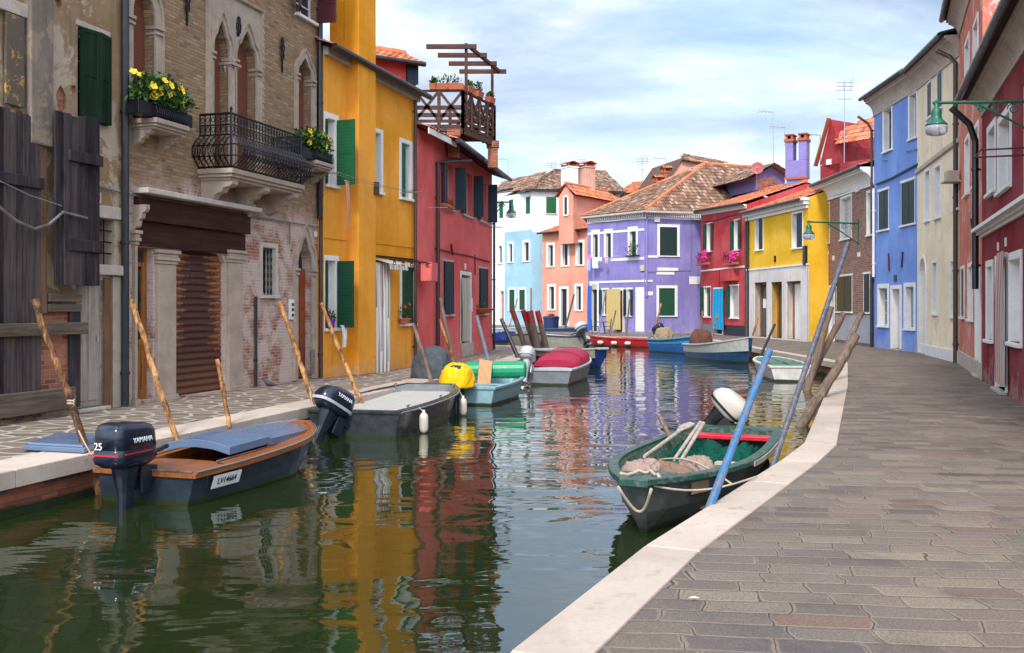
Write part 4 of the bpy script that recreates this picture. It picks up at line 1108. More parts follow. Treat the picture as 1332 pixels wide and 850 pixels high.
# ---- left row 3: ochre yellow house with projecting chimney breast
yw = plaster('ochre_yellow_plaster', (0.78, 0.31, 0.014), (0.46,0.17,0.012), 0.45)
A_, B_ = g2(421, 492.2), g2(541.5, 477)
H = House('ochre yellow house with chimney breast and green shutters, striped cloth in its door', A_, B_, ht(423,494,52), ht(541,477,123), mat=yw, pitch=22, over=0.28, depth=7, tile='tile_orange')
H2 = H
H.pbox('shutter', 421.6, 423.8, 155, 241, -0.06, -0.03, 'green_dark'); H.pbox('shutter', 421.6, 423.8, 339, 427, -0.06, -0.03, 'green_dark')
H.win(425, 436, 155, 241, sh=(None, 88), lw=0.46, shm='green_mid', pane='pane_curtain', sur=0.12, bars=False)
H.win(481, 495, 172, 249, sh=(0, None), shm='green_mid', sur=0.1, bars=False, pane='pane_curtain')
H.win(521.5, 533.5, 187, 258, sh=(0, None), shm='green_mid', sur=0.1, bars=False, pane='dark')
H.win(425, 436.5, 339, 427, sh=(None, 88), lw=0.42, shm='green_dark', pane='pane_curtain', sur=0.11, bars=False)
H.win(522, 538, 347, 421, sh=(0, 0), shm='green_dark', sur=0.09)
H.door(483.5, 500, 342, None, mat='dark', sur=0, panels=1, rec=0.25)
H.pbox('wall_box', 471.5, 476, 238, 254, -0.37, -0.31, 'pipe_brown')
z1 = H.uz(423, 309)[1]; z2 = H.uz(541, 322)[1]; mb = MB(); mb.add([(0,-0.02,z1-0.02),(H.W,-0.02,z2-0.02),(H.W,-0.02,z2+0.03),(0,-0.02,z1+0.03),(0,0.01,z1-0.02),(H.W,0.01,z2-0.02),(H.W,0.01,z2+0.03),(0,0.01,z1+0.03)], [(0,1,2,3),(3,2,6,7),(0,4,5,1)])
mb.build('string_course', yw, H.T)
cu0, cu1 = H.uz(452, 300)[0], H.uz(470, 300)[0]
mb = MB(); cu1 = cu0+0.85
mb.box((cu0, -0.30, 0.0), (cu1, 0.1, 9.5)); mb.box((cu0+0.02, 0.101, H.hA-0.5), (cu1-0.02, 0.5, 9.5)); co_ = mb.build('chimney_breast', yw, H.T, bevel=0.02)
mb = MB(); mb.box((cu0-0.1, -0.4, 9.5), (cu1+0.1, 0.6, 9.7)); mb.build('chimney_cap', M['terracotta'], co_)
mb = MB()
for a, b_ in ((0.0, cu0), (cu1, H.W)): mb.add([(a,-0.12,H.h(a)-0.22),(b_,-0.12,H.h(b_)-0.22),(b_,-0.12,H.h(b_)-0.02),(a,-0.12,H.h(a)-0.02),(a,0,H.h(a)-0.22),(b_,0,H.h(b_)-0.22),(b_,0,H.h(b_)-0.02),(a,0,H.h(a)-0.02)], [(0,1,2,3),(0,4,5,1),(0,3,7,4),(1,5,6,2)])
mb.build('fascia', M['dirty_stone'], H.T)
H.cord([(473,380),(475,430)], 0.012, 'pipe_brown', 0.03)
H.finish()
H.pipe(540.5, H.hB-0.2, r=0.045, mat='pipe_brown')
# iron door canopy with scrolls
u0, z = H.uz(481, 338); u1 = H.uz(536, 345)[0]; z = H.uz(500, 335)[1]; mb = MB()
mb.bar((u0, -0.02, z+0.02), (u1, -0.02, z+0.02), 0.03); mb.bar((u0, -0.55, z-0.10), (u1, -0.55, z-0.10), 0.025)
for k in range(6):
    u = u0+(u1-u0)*k/5; mb.bar((u, 0, z+0.02), (u, -0.55, z-0.10), 0.015)
    if k < 5:
        cu = u+(u1-u0)/10
        for s_ in (1, -1): mb.tube([(cu+s_*(0.02+0.11*t_/8)*math.cos(t_), -0.56, z-0.16+0.06*math.sin(t_)) for t_ in [i*0.7 for i in range(9)]], 0.009, 5)
mb.build('door_canopy', M['iron'], H.T)

# ---- left row 4: crimson house in two planes
red = plaster('rose_red_plaster', (0.68, 0.105, 0.095), (0.48,0.065,0.055), 0.35)
H = House('rose red house with slate blue shutters and roof terrace, beside the ochre yellow house', g2(565, 473), g2(640, 455.2), 6.55, 6.6, mat=red, pitch=20, over=0.62, depth=8, tile='tile_orange')
H3 = H
for x0, x1, yt, yb in ((576.5, 589.5, 214, 271), (601, 613.5, 225, 280.5), (622.5, 632.5, 237, 288)):
    H.win(x0, x1, yt, yb, sh=(178, 95), lw=0.34, shm='navy_shutter', pane='dark', sur=0.0, trim='dirty_stone', bars=False); u0, u1, z0, z1 = H.last
H.win(576, 589, 341, 409, sh=(10, 0), shm='navy_shutter', sur=0.08, trim='dirty_stone', lintel=True)
H.win(622.5, 633, 350, 408, sh=(10, 0), shm='navy_shutter', sur=0.08, trim='dirty_stone', lintel=True)
H.door(599.5, 611.5, 358, 446, mat='dark', sur=0.11, trim='white_trim', panels=1, rec=0.25)
H.cord([(566,323),(590,329),(610,333),(638,341)], 0.02, 'burgundy', 0.03, 'string_course')
H.cord([(587,318),(589,332)], 0.03, 'burgundy', 0.04, 'wall_anchor'); H.cord([(618,332),(618,358)], 0.02, 'burgundy', 0.04, 'wall_anchor')
plate(H, 605, 347, 0.16, 0.2, None, 0.1); plate(H, 613.5, 397, 0.16, 0.45, None, 0.1)
plinth = MB(); plinth.box((0.0, -0.03, 0.0), (H.W, 0.01, 0.42)); plinth.build('plinth', red, H.T)
ax, ay = g2(541.5, 477.3); bx_, by_ = g2(565, 473)
# end wing of the same house: a separate plane towards the ochre house
p0 = H.T.L((ax, ay, 0)); p1 = H.T.L((bx_, by_, 0)); mb = MB()
q = [p0, p1, Vector((p1.x, 6, 0)), Vector((p0.x-0.2, 6, 0))]; hh = (6.45, 6.5, 7.6, 7.6)
mb.add([Vector((p.x, p.y, 0)) for p in q] + [Vector((p.x, p.y, h_)) for p, h_ in zip(q, hh)], [(0,1,5,4),(1,2,6,5),(2,3,7,6),(3,0,4,7),(4,5,6,7)])
mb.build('side_wall', red, H.T)
dn = (p1-p0).normalized(); nn = Vector((dn.y, -dn.x, 0)); mb = MB()
e0 = p0 + nn*0.35 + Vector((0,0,6.42)); e1 = p1 + nn*0.5 + dn*0.5 + Vector((0,0,6.38))
tile_poly(mb, [e0, e1, e1 - nn*3.0 + Vector((0,0,1.1)), e0 - nn*3.0 + Vector((0,0,1.1))]); wr = mb.build('side_roof', M['tile_orange'], H.T)
mb = MB(); mb.bar(e0+Vector((0,0,-0.07)), e1+Vector((0,0,-0.07)), 0.04, 0.16); mb.build('fascia', M['white_trim'], wr)
H.pbox('wall_box', 545, 553, 342, 366, -0.35, -0.05, red)
H.finish(ends=(False, True))
H.pipe(566.5, 5.75, r=0.055, bend=(2.6, 0.42, 0.42), u=0.08)
H.pipe(641, 5.9, r=0.045, bend=(1.6, 0.45, 0.35), u=H.W-0.05)

# dormer hut with tiled roof seen above the ochre house
Yd = 29.0
H = House('small red dormer hut with orange tiled roof above the ochre yellow house', at(481, 100, Yd).xy[:], at(541, 100, Yd+0.8).xy[:], at(500, 74, Yd).z, mat=red, depth=2.0, pitch=22, over=0.3, tile='tile_orange', zb=4.0, name='dormer_hut', gutter=True)
H.finish()
mb = MB(); a, b_ = at(530, 108, Yd+0.55), at(543, 82, Yd+0.8); mb.box(H.T.L(a), H.T.L(b_)+Vector((0,0.06,0))); mb.build('dark_shutter', M['navy_shutter'], H.T)

# ---- roof terrace (altana) on the red house
def altana():
    FL = at(540, 160, 30.0); FR = at(602, 160, 30.0); BR = at(643, 178, 32.3)
    zf, zr, zp = FR.z-0.05, at(602, 118.5, 30).z, at(611, 57, 30.2).z
    d1 = Vector((FR.x-FL.x, FR.y-FL.y, 0)); d2 = Vector((BR.x-FR.x, BR.y-FR.y, 0))
    T = Thing('roof_terrace', 'wooden roof terrace with cross braced railings and pergola on the rose red house', 'roof terrace', (FL.x, FL.y, zf-1.6))
    L = T.L; c = [Vector((FL.x, FL.y, 0)), Vector((FR.x, FR.y, 0)), Vector((BR.x, BR.y, 0)), Vector((FL.x, FL.y, 0))+d2]
    z = lambda p, h: L(Vector((p.x, p.y, h)))
    mb = MB(); mb.loft([[z(p, zf-0.14) for p in c], [z(p, zf) for p in c]]); mb.build('deck', M['altana'], T)
    mb = MB()
    for a, b_ in ((c[0], c[1]), (c[1], c[2])): 
        for k in range(9): 
            p = a.lerp(b_, k/8); mb.bar(z(p, zf-0.32), z(p, zf-0.15), 0.07)
    mb.bar(z(c[1], zf-0.22), z(c[2], zf-0.22), 0.1, 0.14); mb.bar(z(c[0], zf-0.22), z(c[1], zf-0.22), 0.1, 0.14); mb.build('joists', M['altana'], T)
    for a, b_, n in ((c[0], c[1], 2), (c[1], c[2], 4), (c[2], c[3], 2)):
        mb = MB(); h = zr-zf
        mb.bar(z(a, zr), z(b_, zr), 0.08, 0.06); mb.bar(z(a, zf+0.10), z(b_, zf+0.10), 0.05, 0.09); mb.bar(z(a, zf+h*0.5), z(b_, zf+h*0.5), 0.05, 0.12); mb.bar(z(a, zf+h*0.28), z(b_, zf+h*0.28), 0.05, 0.12)
        for k in range(n+1): p = a.lerp(b_, k/n); mb.bar(z(p, zf-0.1), z(p, zr), 0.10)
        for k in range(n):
            p, q = a.lerp(b_, k/n), a.lerp(b_, (k+1)/n); mb.bar(z(p, zf+0.1), z(q, zr), 0.05, 0.08); mb.bar(z(q, zf+0.1), z(p, zr), 0.05, 0.08)
        mb.build('railing', M['altana'], T)
    P1 = c[1]+d2*0.10; P2 = c[1]+d2*0.93; ztop1 = at(611, 62, P1.y).z; zb2 = at(640, 92, P2.y).z
    for p, t_ in ((P1, ztop1+0.12), (P2, zb2+0.1)):
        mb = MB(); mb.bar(z(p, zf), z(p, t_), 0.09); mb.build('pergola_post', M['altana'], T)
    mb = MB()
    A0 = Vector((P1.x+0.1, P1.y-0.1, ztop1)); B0 = Vector((P2.x+0.25, P2.y+0.2, zb2)); mb.bar(L(A0), L(B0), 0.08, 0.1)
    for k in range(4):
        p = A0.lerp(B0, k/3*0.98); q = p - d1.normalized()*(1.30) ; mb.bar(L(p+d1.normalized()*0.22), L(q), 0.09, 0.13)
    mb.build('pergola_beams', M['altana'], T)
    for p in (c[2]-d2*0.05, c[1]+d2*0.02-d1*0.2):
        mb = MB(); mb.box(z(p, zf-1.0)+Vector((-0.16,-0.16,0)), z(p, zf-0.15)+Vector((0.16,0.16,0))); mb.box(z(p, zf-0.35)+Vector((-0.2,-0.2,0)), z(p, zf-0.151)+Vector((0.2,0.2,0))); mb.build('brick_pillar', M['red_brick'], T)
    return c, d1, d2, zr
ALT = altana()

# ================================================================ far houses
def roofpoly(H, polys, mat='tile_old', ridges=(), rmat='tile_orange', r=0.1, name='roof', pw=0.24, pl=0.42):
    mb = MB()
    for p in polys: tile_poly(mb, p, pw, pl)
    o = mb.build(name, M[mat], H.T)
    if ridges:
        mb = MB()
        for a, b_ in ridges: ridge_tiles(mb, a, b_, r)
        mb.build('ridge', M[rmat], o)
    return o
def side(H, B2, hB, mat, name='side_wall', holes=None):
    """second visible face of a corner house, from H's right end to world point B2; returns a House-like facade"""
    pass

class Wing(House):
    """another facade of an existing house (same Empty): own local frame is baked into a child Empty-free transform"""
    def __init__(s, H, A, B, hA, hB=None, mat=None):
        A = Vector((A[0], A[1])); B = Vector((B[0], B[1]))
        s.W = (B-A).length; s.rz = math.atan2(B.y-A.y, B.x-A.x)
        e = bpy.data.objects.new('facade', None); 
        class TT: pass
        t = TT(); t.Mi = (Matrix.Translation((A.x, A.y, 0)) @ Matrix.Rotation(s.rz, 4, 'Z')).inverted(); t.L = lambda p, t=t: t.Mi @ Vector(p)
        s.T = t; s.par = H.T.e; s.X = H.T.Mi @ t.Mi.inverted()
        bpy.data.objects.remove(e)
        s.hA, s.hB = hA, (hA if hB is None else hB); s.mat = mat or H.mat; s.holes = []; s.o = t.L((0,0,CZ)); s.zb = 0.0; s.d = 0.3
    def begin(s): s.before = set(bpy.data.objects)
    def end(s):
        mb = MB(); outer = [(0, s.zb), (s.W, s.zb), (s.W, s.hB), (0, s.hA)]
        sheet(mb, outer, [h[0] for h in s.holes], 0.0)
        for hole, dep in s.holes:
            n = len(hole)
            for i in range(n):
                a, b_ = hole[i], hole[(i+1) % n]; mb.face([(a[0], 0, a[1]), (b_[0], 0, b_[1]), (b_[0], dep, b_[1]), (a[0], dep, a[1])])
        mb.build('wall', s.mat, None)
        for o in set(bpy.data.objects) - s.before:
            if o.parent is None:
                o.parent = s.par; o.matrix_parent_inverse = Matrix.Identity(4); o.matrix_local = s.X @ o.matrix_basis
# builders called on a Wing pass s.T as parent; make MB.build accept it
_old_build = MB.build
def _build(s, name, mats, parent=None, **k):
    if parent is not None and not isinstance(parent, (Thing, bpy.types.Object)): parent = None
    return _old_build(s, name, mats, parent, **k)
MB.build = _build

# ---- far 1: white house with pale blue lower walls
wh = plaster('white_plaster', (0.72,0.76,0.76), (0.45,0.47,0.45), 0.3)
lb = plaster('pale_blue_plaster', (0.29,0.49,0.60), (0.4,0.5,0.54), 0.35)
Yc = 86.0
A_, C_, D_ = at(626, 400, Yc*1.09), at(692, 400, Yc), at(745, 400, Yc*1.01)
hc = at(692, 249, Yc).z
H = House('white and pale blue corner house with green shutters, far end of the canal', A_.xy[:], C_.xy[:], hc, mat=wh, roof='none', depth=0.3)
HF1 = H
for x0, x1, yt, yb in ((649.5, 654.5, 262, 284), (662, 667.5, 260, 281), (684, 689.5, 256, 278.5)): H.win(x0, x1, yt, yb, sh=(0, 0), shm='green_mid', sur=0.0, sill=False, bars=False)
for x0, x1, yt, yb in ((648.5, 653, 320, 343), (661.5, 666.5, 317.5, 341.5), (681.5, 688, 315.5, 340)): H.win(x0, x1, yt, yb, pane='dark', sur=0.22, bars=False)
for x0, x1, yt, yb in ((662.5, 669.5, 377, 404), (675.5, 683, 377, 403.5)): H.win(x0, x1, yt, yb, sh=(0, 0), shm='green_dark', sur=0.22, bars=False)
H.door(651, 655.5, 379, 423, mat='red_door', sur=0.15, panels=2)
u, z = H.uz(656.5, 303); holes = H.holes
mb = MB(); sheet(mb, [(u, 0.02), (H.W-0.001, 0.02), (H.W-0.001, z), (u, z)], [[(min(max(p[0], u+0.02), H.W-0.03), p[1]) for p in h[0]] for h in holes if h[0][0][0] > u], -0.012); mb.build('blue_painted_wall', lb, H.T)
H.pbox('bare_brick_corner', 690, 692, 375, 405, -0.03, 0.0, 'red_brick')
H.finish()
Wn = Wing(H, C_.xy[:], D_.xy[:], hc); Wn.begin()
Wn.win(710.5, 723.5, 256.5, 278, sh=(0, 0), shm='green_mid', sur=0.0, sill=True, bars=False)
z = Wn.uz(700, 302)[1]; mb = MB(); mb.box((0.0, -0.012, 0.0), (Wn.W, -0.002, z)); mb.build('blue_painted_wall', lb, None); Wn.end()
# hip roof
def hip(H, pts, ze, r0, r1, zr, over=0.5, mat='tile_old', pw=0.26, pl=0.45, rm='tile_orange'):
    """pts: 4 world footprint corners (front-left, front-right, back-right, back-left)"""
    c = sum((Vector(p) for p in pts), Vector((0,0)))/4
    q = [Vector(p) + (Vector(p)-c).normalized()*over for p in pts]
    E = [H.T.L((p.x, p.y, ze)) for p in q]; a = H.T.L((r0[0], r0[1], zr)); b_ = H.T.L((r1[0], r1[1], zr))
    o = roofpoly(H, [[E[0], E[1], b_, a], [E[1], E[2], b_], [E[2], E[3], a, b_], [E[3], E[0], a]], mat, [(a, b_), (E[0], a), (E[1], b_), (E[2], b_), (E[3], a)], rm, pw=pw, pl=pl)
    mb = MB()
    for i in range(4): mb.bar(E[i]-Vector((0,0,0.1)), E[(i+1) % 4]-Vector((0,0,0.1)), 0.14, 0.14)
    mb.build('gutter', M['copper'], o)
    mb = MB(); mb.face([e-Vector((0,0,0.06)) for e in E]); mb.build('soffit', M['dirty_stone'], o)
A2, C2, D2 = Vector(A_.xy), Vector(C_.xy), Vector(D_.xy)
fr_ = at(815, 400, Yc*1.06); R0 = at(722, 400, Yc+7); R1 = at(787, 400, Yc+9)
hip(H, [C2+Vector((-0.3,0)), Vector(at(808, 400, Yc+2.0).xy), Vector(at(790, 400, Yc+18).xy), Vector(at(640, 400, Yc+14).xy)], hc+0.15, R0.xy[:], R1.xy[:], at(722, 221, Yc+7).z, rm='tile_old')
bk = MB(); P4 = [Vector(at(745,400,Yc+0.9).xy), Vector(at(806,400,Yc+2.2).xy), Vector(at(788,400,Yc+17).xy), Vector(at(650,400,Yc+14).xy), A2]
for i in range(4):
    a, b_ = H.T.L((*P4[i], 0)), H.T.L((*P4[i+1], 0)); bk.face([a, b_, b_+Vector((0,0,hc)), a+Vector((0,0,hc))])
bk.build('rear_walls', wh, H.T)
LR = MB(); E0, E1 = H.T.L(at(638, 253, Yc*1.08)), H.T.L(at(694, 246, Yc-0.4)); T0, T1 = H.T.L(at(652, 226, Yc*1.12)), H.T.L(at(712, 227, Yc+5))
tile_poly(LR, [E0, E1, T1, T0], 0.26, 0.45); LR.build('front_roof', M['tile_old'], H.T)
for px, c_, yb in ((741, wh, 246), (763, plaster('pale_pink_plaster', (0.55,0.30,0.22)), 246)):
    p = H.T.L(at(px, yb, Yc-1.0)); chimney(H, 'chimney', 1.15, 1.0, (p.x, p.y, p.z-1.0), at(px, 219.5, Yc-1).z, c_)

# ---- far 2: salmon pink house with roof room
pk = plaster('salmon_pink_plaster', (0.64,0.26,0.165), (0.55,0.25,0.18), 0.3)
Yp = 82.0; A_, B_ = at(705.5, 400, Yp*1.03), at(765, 400, Yp*0.985)
H = House('salmon pink house with a gabled roof room between the white house and the lilac house', A_.xy[:], B_.xy[:], at(704, 303, Yp*1.03).z, at(764, 297, Yp*0.985).z, mat=pk, depth=6, pitch=16, over=0.45, tile='tile_orange')
for x0, x1, yt, yb in ((713, 719.5, 319, 347), (732, 738.5, 317, 346), (751, 758, 315.5, 345), (714, 721, 373, 403), (749.5, 756, 372.5, 404)): H.win(x0, x1, yt, yb, pane='dark', sur=0.2, bars=False, rec=0.2)
H.door(729.5, 737.5, 376, 423.8, mat='dark', sur=0.2, panels=1)
H.finish()
g0, g1, g2_ = at(727, 400, Yp-0.1), at(745.8, 400, Yp-1.2), at(806, 400, Yp+5.5)
rz0, ze, zr = at(727, 299, Yp).z, at(745.8, 254, Yp-1.2).z, at(736, 241, Yp-0.6).z
back = g0 + (g2_-g1)
G0, G1, G2, G3 = [H.T.L((p.x, p.y, 0)) for p in (g0, g1, g2_, back)]; up = lambda p, z: Vector((p.x, p.y, z))
mid0, mid1 = (G0+G1)/2, (G2+G3)/2; mb = MB()
mb.face([up(G0, rz0-1.2), up(G1, rz0-1.2), up(G1, ze), up(mid0, zr), up(G0, ze)]); mb.face([up(G1, rz0-1.2), up(G2, rz0-1.2), up(G2, ze), up(G1, ze)]); mb.face([up(G3, rz0-1.2), up(G0, rz0-1.2), up(G0, ze), up(G3, ze)]); mb.face([up(G2, rz0-1.2), up(G3, rz0-1.2), up(G3, ze), up(mid1, zr), up(G2, ze)])
rr = mb.build('roof_room', pk, H.T)
dv = (G1-G0).normalized(); mb = MB(); dz = Vector((0,0,0.12)); e = dv*0.35 + Vector((0,0,-0.12)); f = (G1-G2).normalized()*0.2
tile_poly(mb, [up(G1, ze)+e+f+dz, up(G2, ze)+e+dz, up(mid1, zr)+dz, up(mid0, zr)+f+dz], 0.26, 0.45); tile_poly(mb, [up(G3, ze)-dv*0.35+dz*0, up(G0, ze)-dv*0.35+f+dz*0, up(mid0, zr)+f+dz, up(mid1, zr)+dz], 0.26, 0.45); ridge_tiles(mb, up(mid0, zr)+f+dz*1.3, up(mid1, zr)+dz*1.3, 0.12)
mb.build('roof_room_tiles', M['tile_orange'], rr)
mb = MB(); a, b_ = G0.lerp(G1, 0.38), G0.lerp(G1, 0.66); n_ = Vector((dv.y, -dv.x, 0)); zb_, zt_ = at(736, 280.5, Yp-0.6).z, at(736, 256, Yp-0.6).z
fw = [up(a, zb_), up(b_, zb_), up(b_, zt_), up(a, zt_)]
mb.loft([[p - dv*0.0 + n_*0.03 for p in fw], [p - n_*0.1 for p in fw]]); mb.build('roof_room_window', M['dark'], rr)
mb = MB()
for p, q in zip(fw, fw[1:]+fw[:1]): mb.bar(p+n_*0.05, q+n_*0.05, 0.12, 0.12)
mb.build('window_frame', M['white_trim'], rr)

# ---- far 3: lilac corner house
li = plaster('lilac_plaster', (0.22,0.185,0.43), (0.14,0.11,0.31), 0.55)
A_, C_, D_ = g2(764.5, 432.2), g2(838, 434.2), g2(912, 433.6)
h_ = ht(838, 434.2, 277)
H = House('lilac corner house with hipped tile roof and white string bands', A_, C_, h_, mat=li, roof='none', depth=0.3)
HL = H
for x0, x1, yt, yb in ((771, 778, 302, 335), (788, 795, 301, 335), (819, 827.5, 298, 333.5)): H.win(x0, x1, yt, yb, pane='pane', sh=(None, 0), lw=0.28, shm='green_black', sur=0.14, bars=False, sill=False, rec=0.15)
H.door(769.5, 777, 370, None, mat='dark', sur=0.14, panels=1)
H.win(784, 790.5, 377, 409.5, sh=(172, 0), shm='navy_shutter', sur=0.1, bars=False)
H.door(799, 810, 378, None, mat='red_door', sur=0.16, panels=1)
H.win(815.5, 821.5, 376.5, 411, sh=(172, 172), shm='navy_shutter', sur=0.1, bars=False, pane='pane_curtain')
for y_, hh, x0, x1 in ((299.5, 0.14, 765, 838), (337, 0.16, 795, 838), (366.3, 0.13, 767, 838)): 
    u0 = H.uz(x0, y_)[0]; H.band('string_band', 835, y_-0.5, hh, 0.03, 'white_trim', u0=max(0, u0))
H.pbox('white_corner', 827, 838, 374, 431.5, -0.025, 0.0, 'white_trim')
H.pbox('meter_box', 834, 839, 345, 352.5, -0.1, 0.0, 'dirty_stone'); 
H.cord([(768, 290), (800, 288.5), (830, 284), (837, 284)], 0.02, 'cable', 0.04)
H.pbox('cream_panel', 770, 777, 369, 377, -0.02, 0, 'dirty_stone')
H.finish()
W2 = Wing(H, C_, D_, h_); W2.begin()
W2.win(858, 881, 295.5, 333, sh=(0, 0), shm='green_black', sur=0.16, bars=False)
W2.win(857, 878, 375, 411, sh=(0, 0), shm='green_dark', sur=0.16, bars=False)
z = W2.uz(850, 334)[1]; 
for x0, x1, yt, yb in ((840, 858, 332.5, 335.5), (855, 882, 348.5, 352.5), (854, 877, 354, 357.5), (839, 849, 364.5, 366.8), (840, 849, 379.5, 384.5)): W2.pbox('stone_strip', x0, x1, yt, yb, -0.03, 0, 'white_trim')
W2.pbox('street_sign', 896.5, 910.5, 360, 370, -0.03, 0, 'white_trim'); W2.pbox('junction_box', 850.5, 857.5, 283, 289, -0.12, 0, 'white_trim')
W2.cord([(840, 283), (868, 285), (895, 284), (912, 290)], 0.02, 'cable', 0.04); W2.cord([(899, 284), (899, 352), (840, 354)], 0.015, 'cable', 0.04)
W2.cord([(841.5, 287), (841.5, 385)], 0.05, li, 0.06, 'drainpipe') if False else None
mb = MB(); u, z = W2.uz(841.5, 282, -0.07); z2 = W2.uz(841.5, 386, -0.07)[1]; mb.tube([(u, -0.07, z2), (u, -0.07, z)], 0.055, 8); mb.build('drainpipe', li, None)
W2.end()
# dentilled cornice on both faces
def dentils(H, n, z, name='cornice'):
    mb = MB(); W = H.W; mb.box((0, -0.10, z+0.16), (W, 0.0, z+0.28)); mb.box((0, -0.05, z-0.14), (W, 0.0, z-0.04))
    for k in range(n): u = (k+0.5)*W/n; mb.box((u-W/n*0.25, -0.09, z-0.02), (u+W/n*0.25, 0, z+0.158))
    return mb.build(name, M['white_trim'], H.T if isinstance(H.T, Thing) else None)
dentils(H, 26, h_-0.22); W2.before = set(bpy.data.objects); 
o = dentils(W2, 26, h_-0.22); o.parent = H.T.e; o.matrix_local = W2.X
A2, C2, D2 = Vector(A_), Vector(C_), Vector(D_)
bR = Vector(at(1000, 400, 66).xy); bL = Vector(at(845, 400, 76).xy)
pk2 = at(917, 400, 66.5); pk3 = at(1000, 400, 68)
zr = at(917, 213, 66.5).z
E = [Vector((A2.x-0.4, A2.y+0.1)), Vector((C2.x-0.05, C2.y-0.5)), Vector((D2.x+0.0, D2.y-0.5)), Vector((D2.x+3.6, D2.y+1.2)), Vector((D2.x+3.6, D2.y+7)), Vector((A2.x+1, A2.y+9))]
L = lambda p, z: H.T.L((p[0], p[1], z)); zed = h_+0.12
pk_, pr_ = L(pk2.xy, zr), L(pk3.xy, zr-0.1)
roofpoly(H, [[L(E[0], zed), L(E[1], zed), pk_], [L(E[1], zed), L(E[3], zed), pr_, pk_], [L(E[5], zed), L(E[0], zed), pk_], [L(E[4], zed), L(E[5], zed), pk_, pr_], [L(E[3], zed), L(E[4], zed), pr_]],
         'tile_old', [(L(E[1], zed), pk_), (pk_, pr_), (L(E[0], zed), pk_)], 'tile_orange', r=0.11, pw=0.19, pl=0.34)
mb = MB(); 
for p, q in ((E[0], E[1]), (E[1], E[2])): mb.bar(L(p, zed-0.08), L(q, zed-0.08), 0.16, 0.12)
mb.build('gutter', M['dirty_stone'], H.T)
mb = MB(); mb.loft([[L(p, 0.0) for p in (A2+Vector((0.3,0.5)), C2+Vector((0,0.6)), D2+Vector((0,0.6)), E[3], E[4], E[5])], [L(p, h_) for p in (A2+Vector((0.3,0.5)), C2+Vector((0,0.6)), D2+Vector((0,0.6)), E[3], E[4], E[5])]]); mb.build('rear_walls', li, H.T)
# dormer with red dish
dm = MB(); Yd = 61.0
a, b_, c_, d_ = at(984, 248, Yd), at(1021, 248, Yd+0.8), at(1021, 229, Yd+0.8), at(984, 229, Yd); ap = at(1003, 216.5, Yd+0.4)
bk_ = Vector((-1.6, 5.5, 0)); Lp = H.T.L
dm.face([Lp(p) for p in (a, b_, c_, ap, d_)]); dm.face([Lp(p) for p in (a, d_, d_+bk_, a+bk_)]); dm.face([Lp(p) for p in (b_, c_, c_+bk_, b_+bk_)])
dmo = dm.build('dormer', li, H.T)
mb = MB(); ov = Vector((0.5, -0.5, -0.12)); ol = Vector((-0.9, -0.3, -0.3))
tile_poly(mb, [Lp(d_+bk_+ol), Lp(d_+ol+Vector((0,-0.4,0))), Lp(ap+Vector((0.1,-0.6,0.12))), Lp(ap+bk_+Vector((0,0,0.12)))], 0.26, 0.42); tile_poly(mb, [Lp(c_+ov), Lp(c_+bk_+Vector((0.5,0,-0.12))), Lp(ap+bk_+Vector((0,0,0.12))), Lp(ap+Vector((0.1,-0.6,0.12)))], 0.26, 0.42)
mb.build('dormer_roof', M['tile_old'], dmo)
mb = MB(); mb.box(Lp(at(987, 247, Yd-0.05)), Lp(at(1010, 233, Yd-0.03))+Vector((0,0.05,0))); mb.build('dormer_opening', M['red_brick'], dmo)

# salmon gable wall rising behind the lilac roof
pk3m = plaster('dusty_salmon_plaster', (0.62,0.30,0.21), (0.4,0.22,0.16), 0.4)
Yb = 76.0; A_, B_ = at(862, 400, Yb), at(925, 400, Yb+1)
H = House('plain salmon house rising behind the lilac hipped roof', A_.xy[:], B_.xy[:], at(862, 262, Yb).z, mat=pk3m, roof='none', depth=5)
mb = MB(); p = [H.T.L(at(850, 262, Yb)), H.T.L(at(888, 206, Yb)), H.T.L(at(921, 210, Yb)), H.T.L(at(930, 262, Yb))]
q = [k+Vector((0,6,0)) for k in p]; mb.loft([[p[0],p[1],p[2],p[3]], q]); mb.build('gable_wall', pk3m, H.T)
mb = MB(); tile_poly(mb, [H.T.L(at(920, 213, Yb-0.4))+Vector((0,0,-0.06)), H.T.L(at(887, 208, Yb-0.4)), H.T.L(at(887, 203, Yb+2)), H.T.L(at(950, 205, Yb+2))], 0.3, 0.4)
mb.face([p[0]+Vector((0,-0.2,0.05)), p[1]+Vector((0,-0.2,0.05)), q[1]+Vector((0,0,0.05)), q[0]+Vector((0,0,0.05))]); mb.build('roof', M['tile_old'], H.T)
for px, yb_ in ((856, 236), (867, 224)):
    pp = H.T.L(at(px, yb_, Yb+1)); chimney(H, 'chimney', 0.55, 0.55, (pp.x, pp.y, pp.z-0.9), pp.z-0.1, M['terracotta'])
H.finish()
# ---- low orange roofs behind
H = House('low roofed house glimpsed behind the salmon pink roof room', at(802, 400, 92).xy[:], at(862, 400, 90).xy[:], at(810, 252, 92).z, mat=pk3m, depth=9, pitch=17, over=0.4, tile='tile_orange', gutter=False)
H.finish()

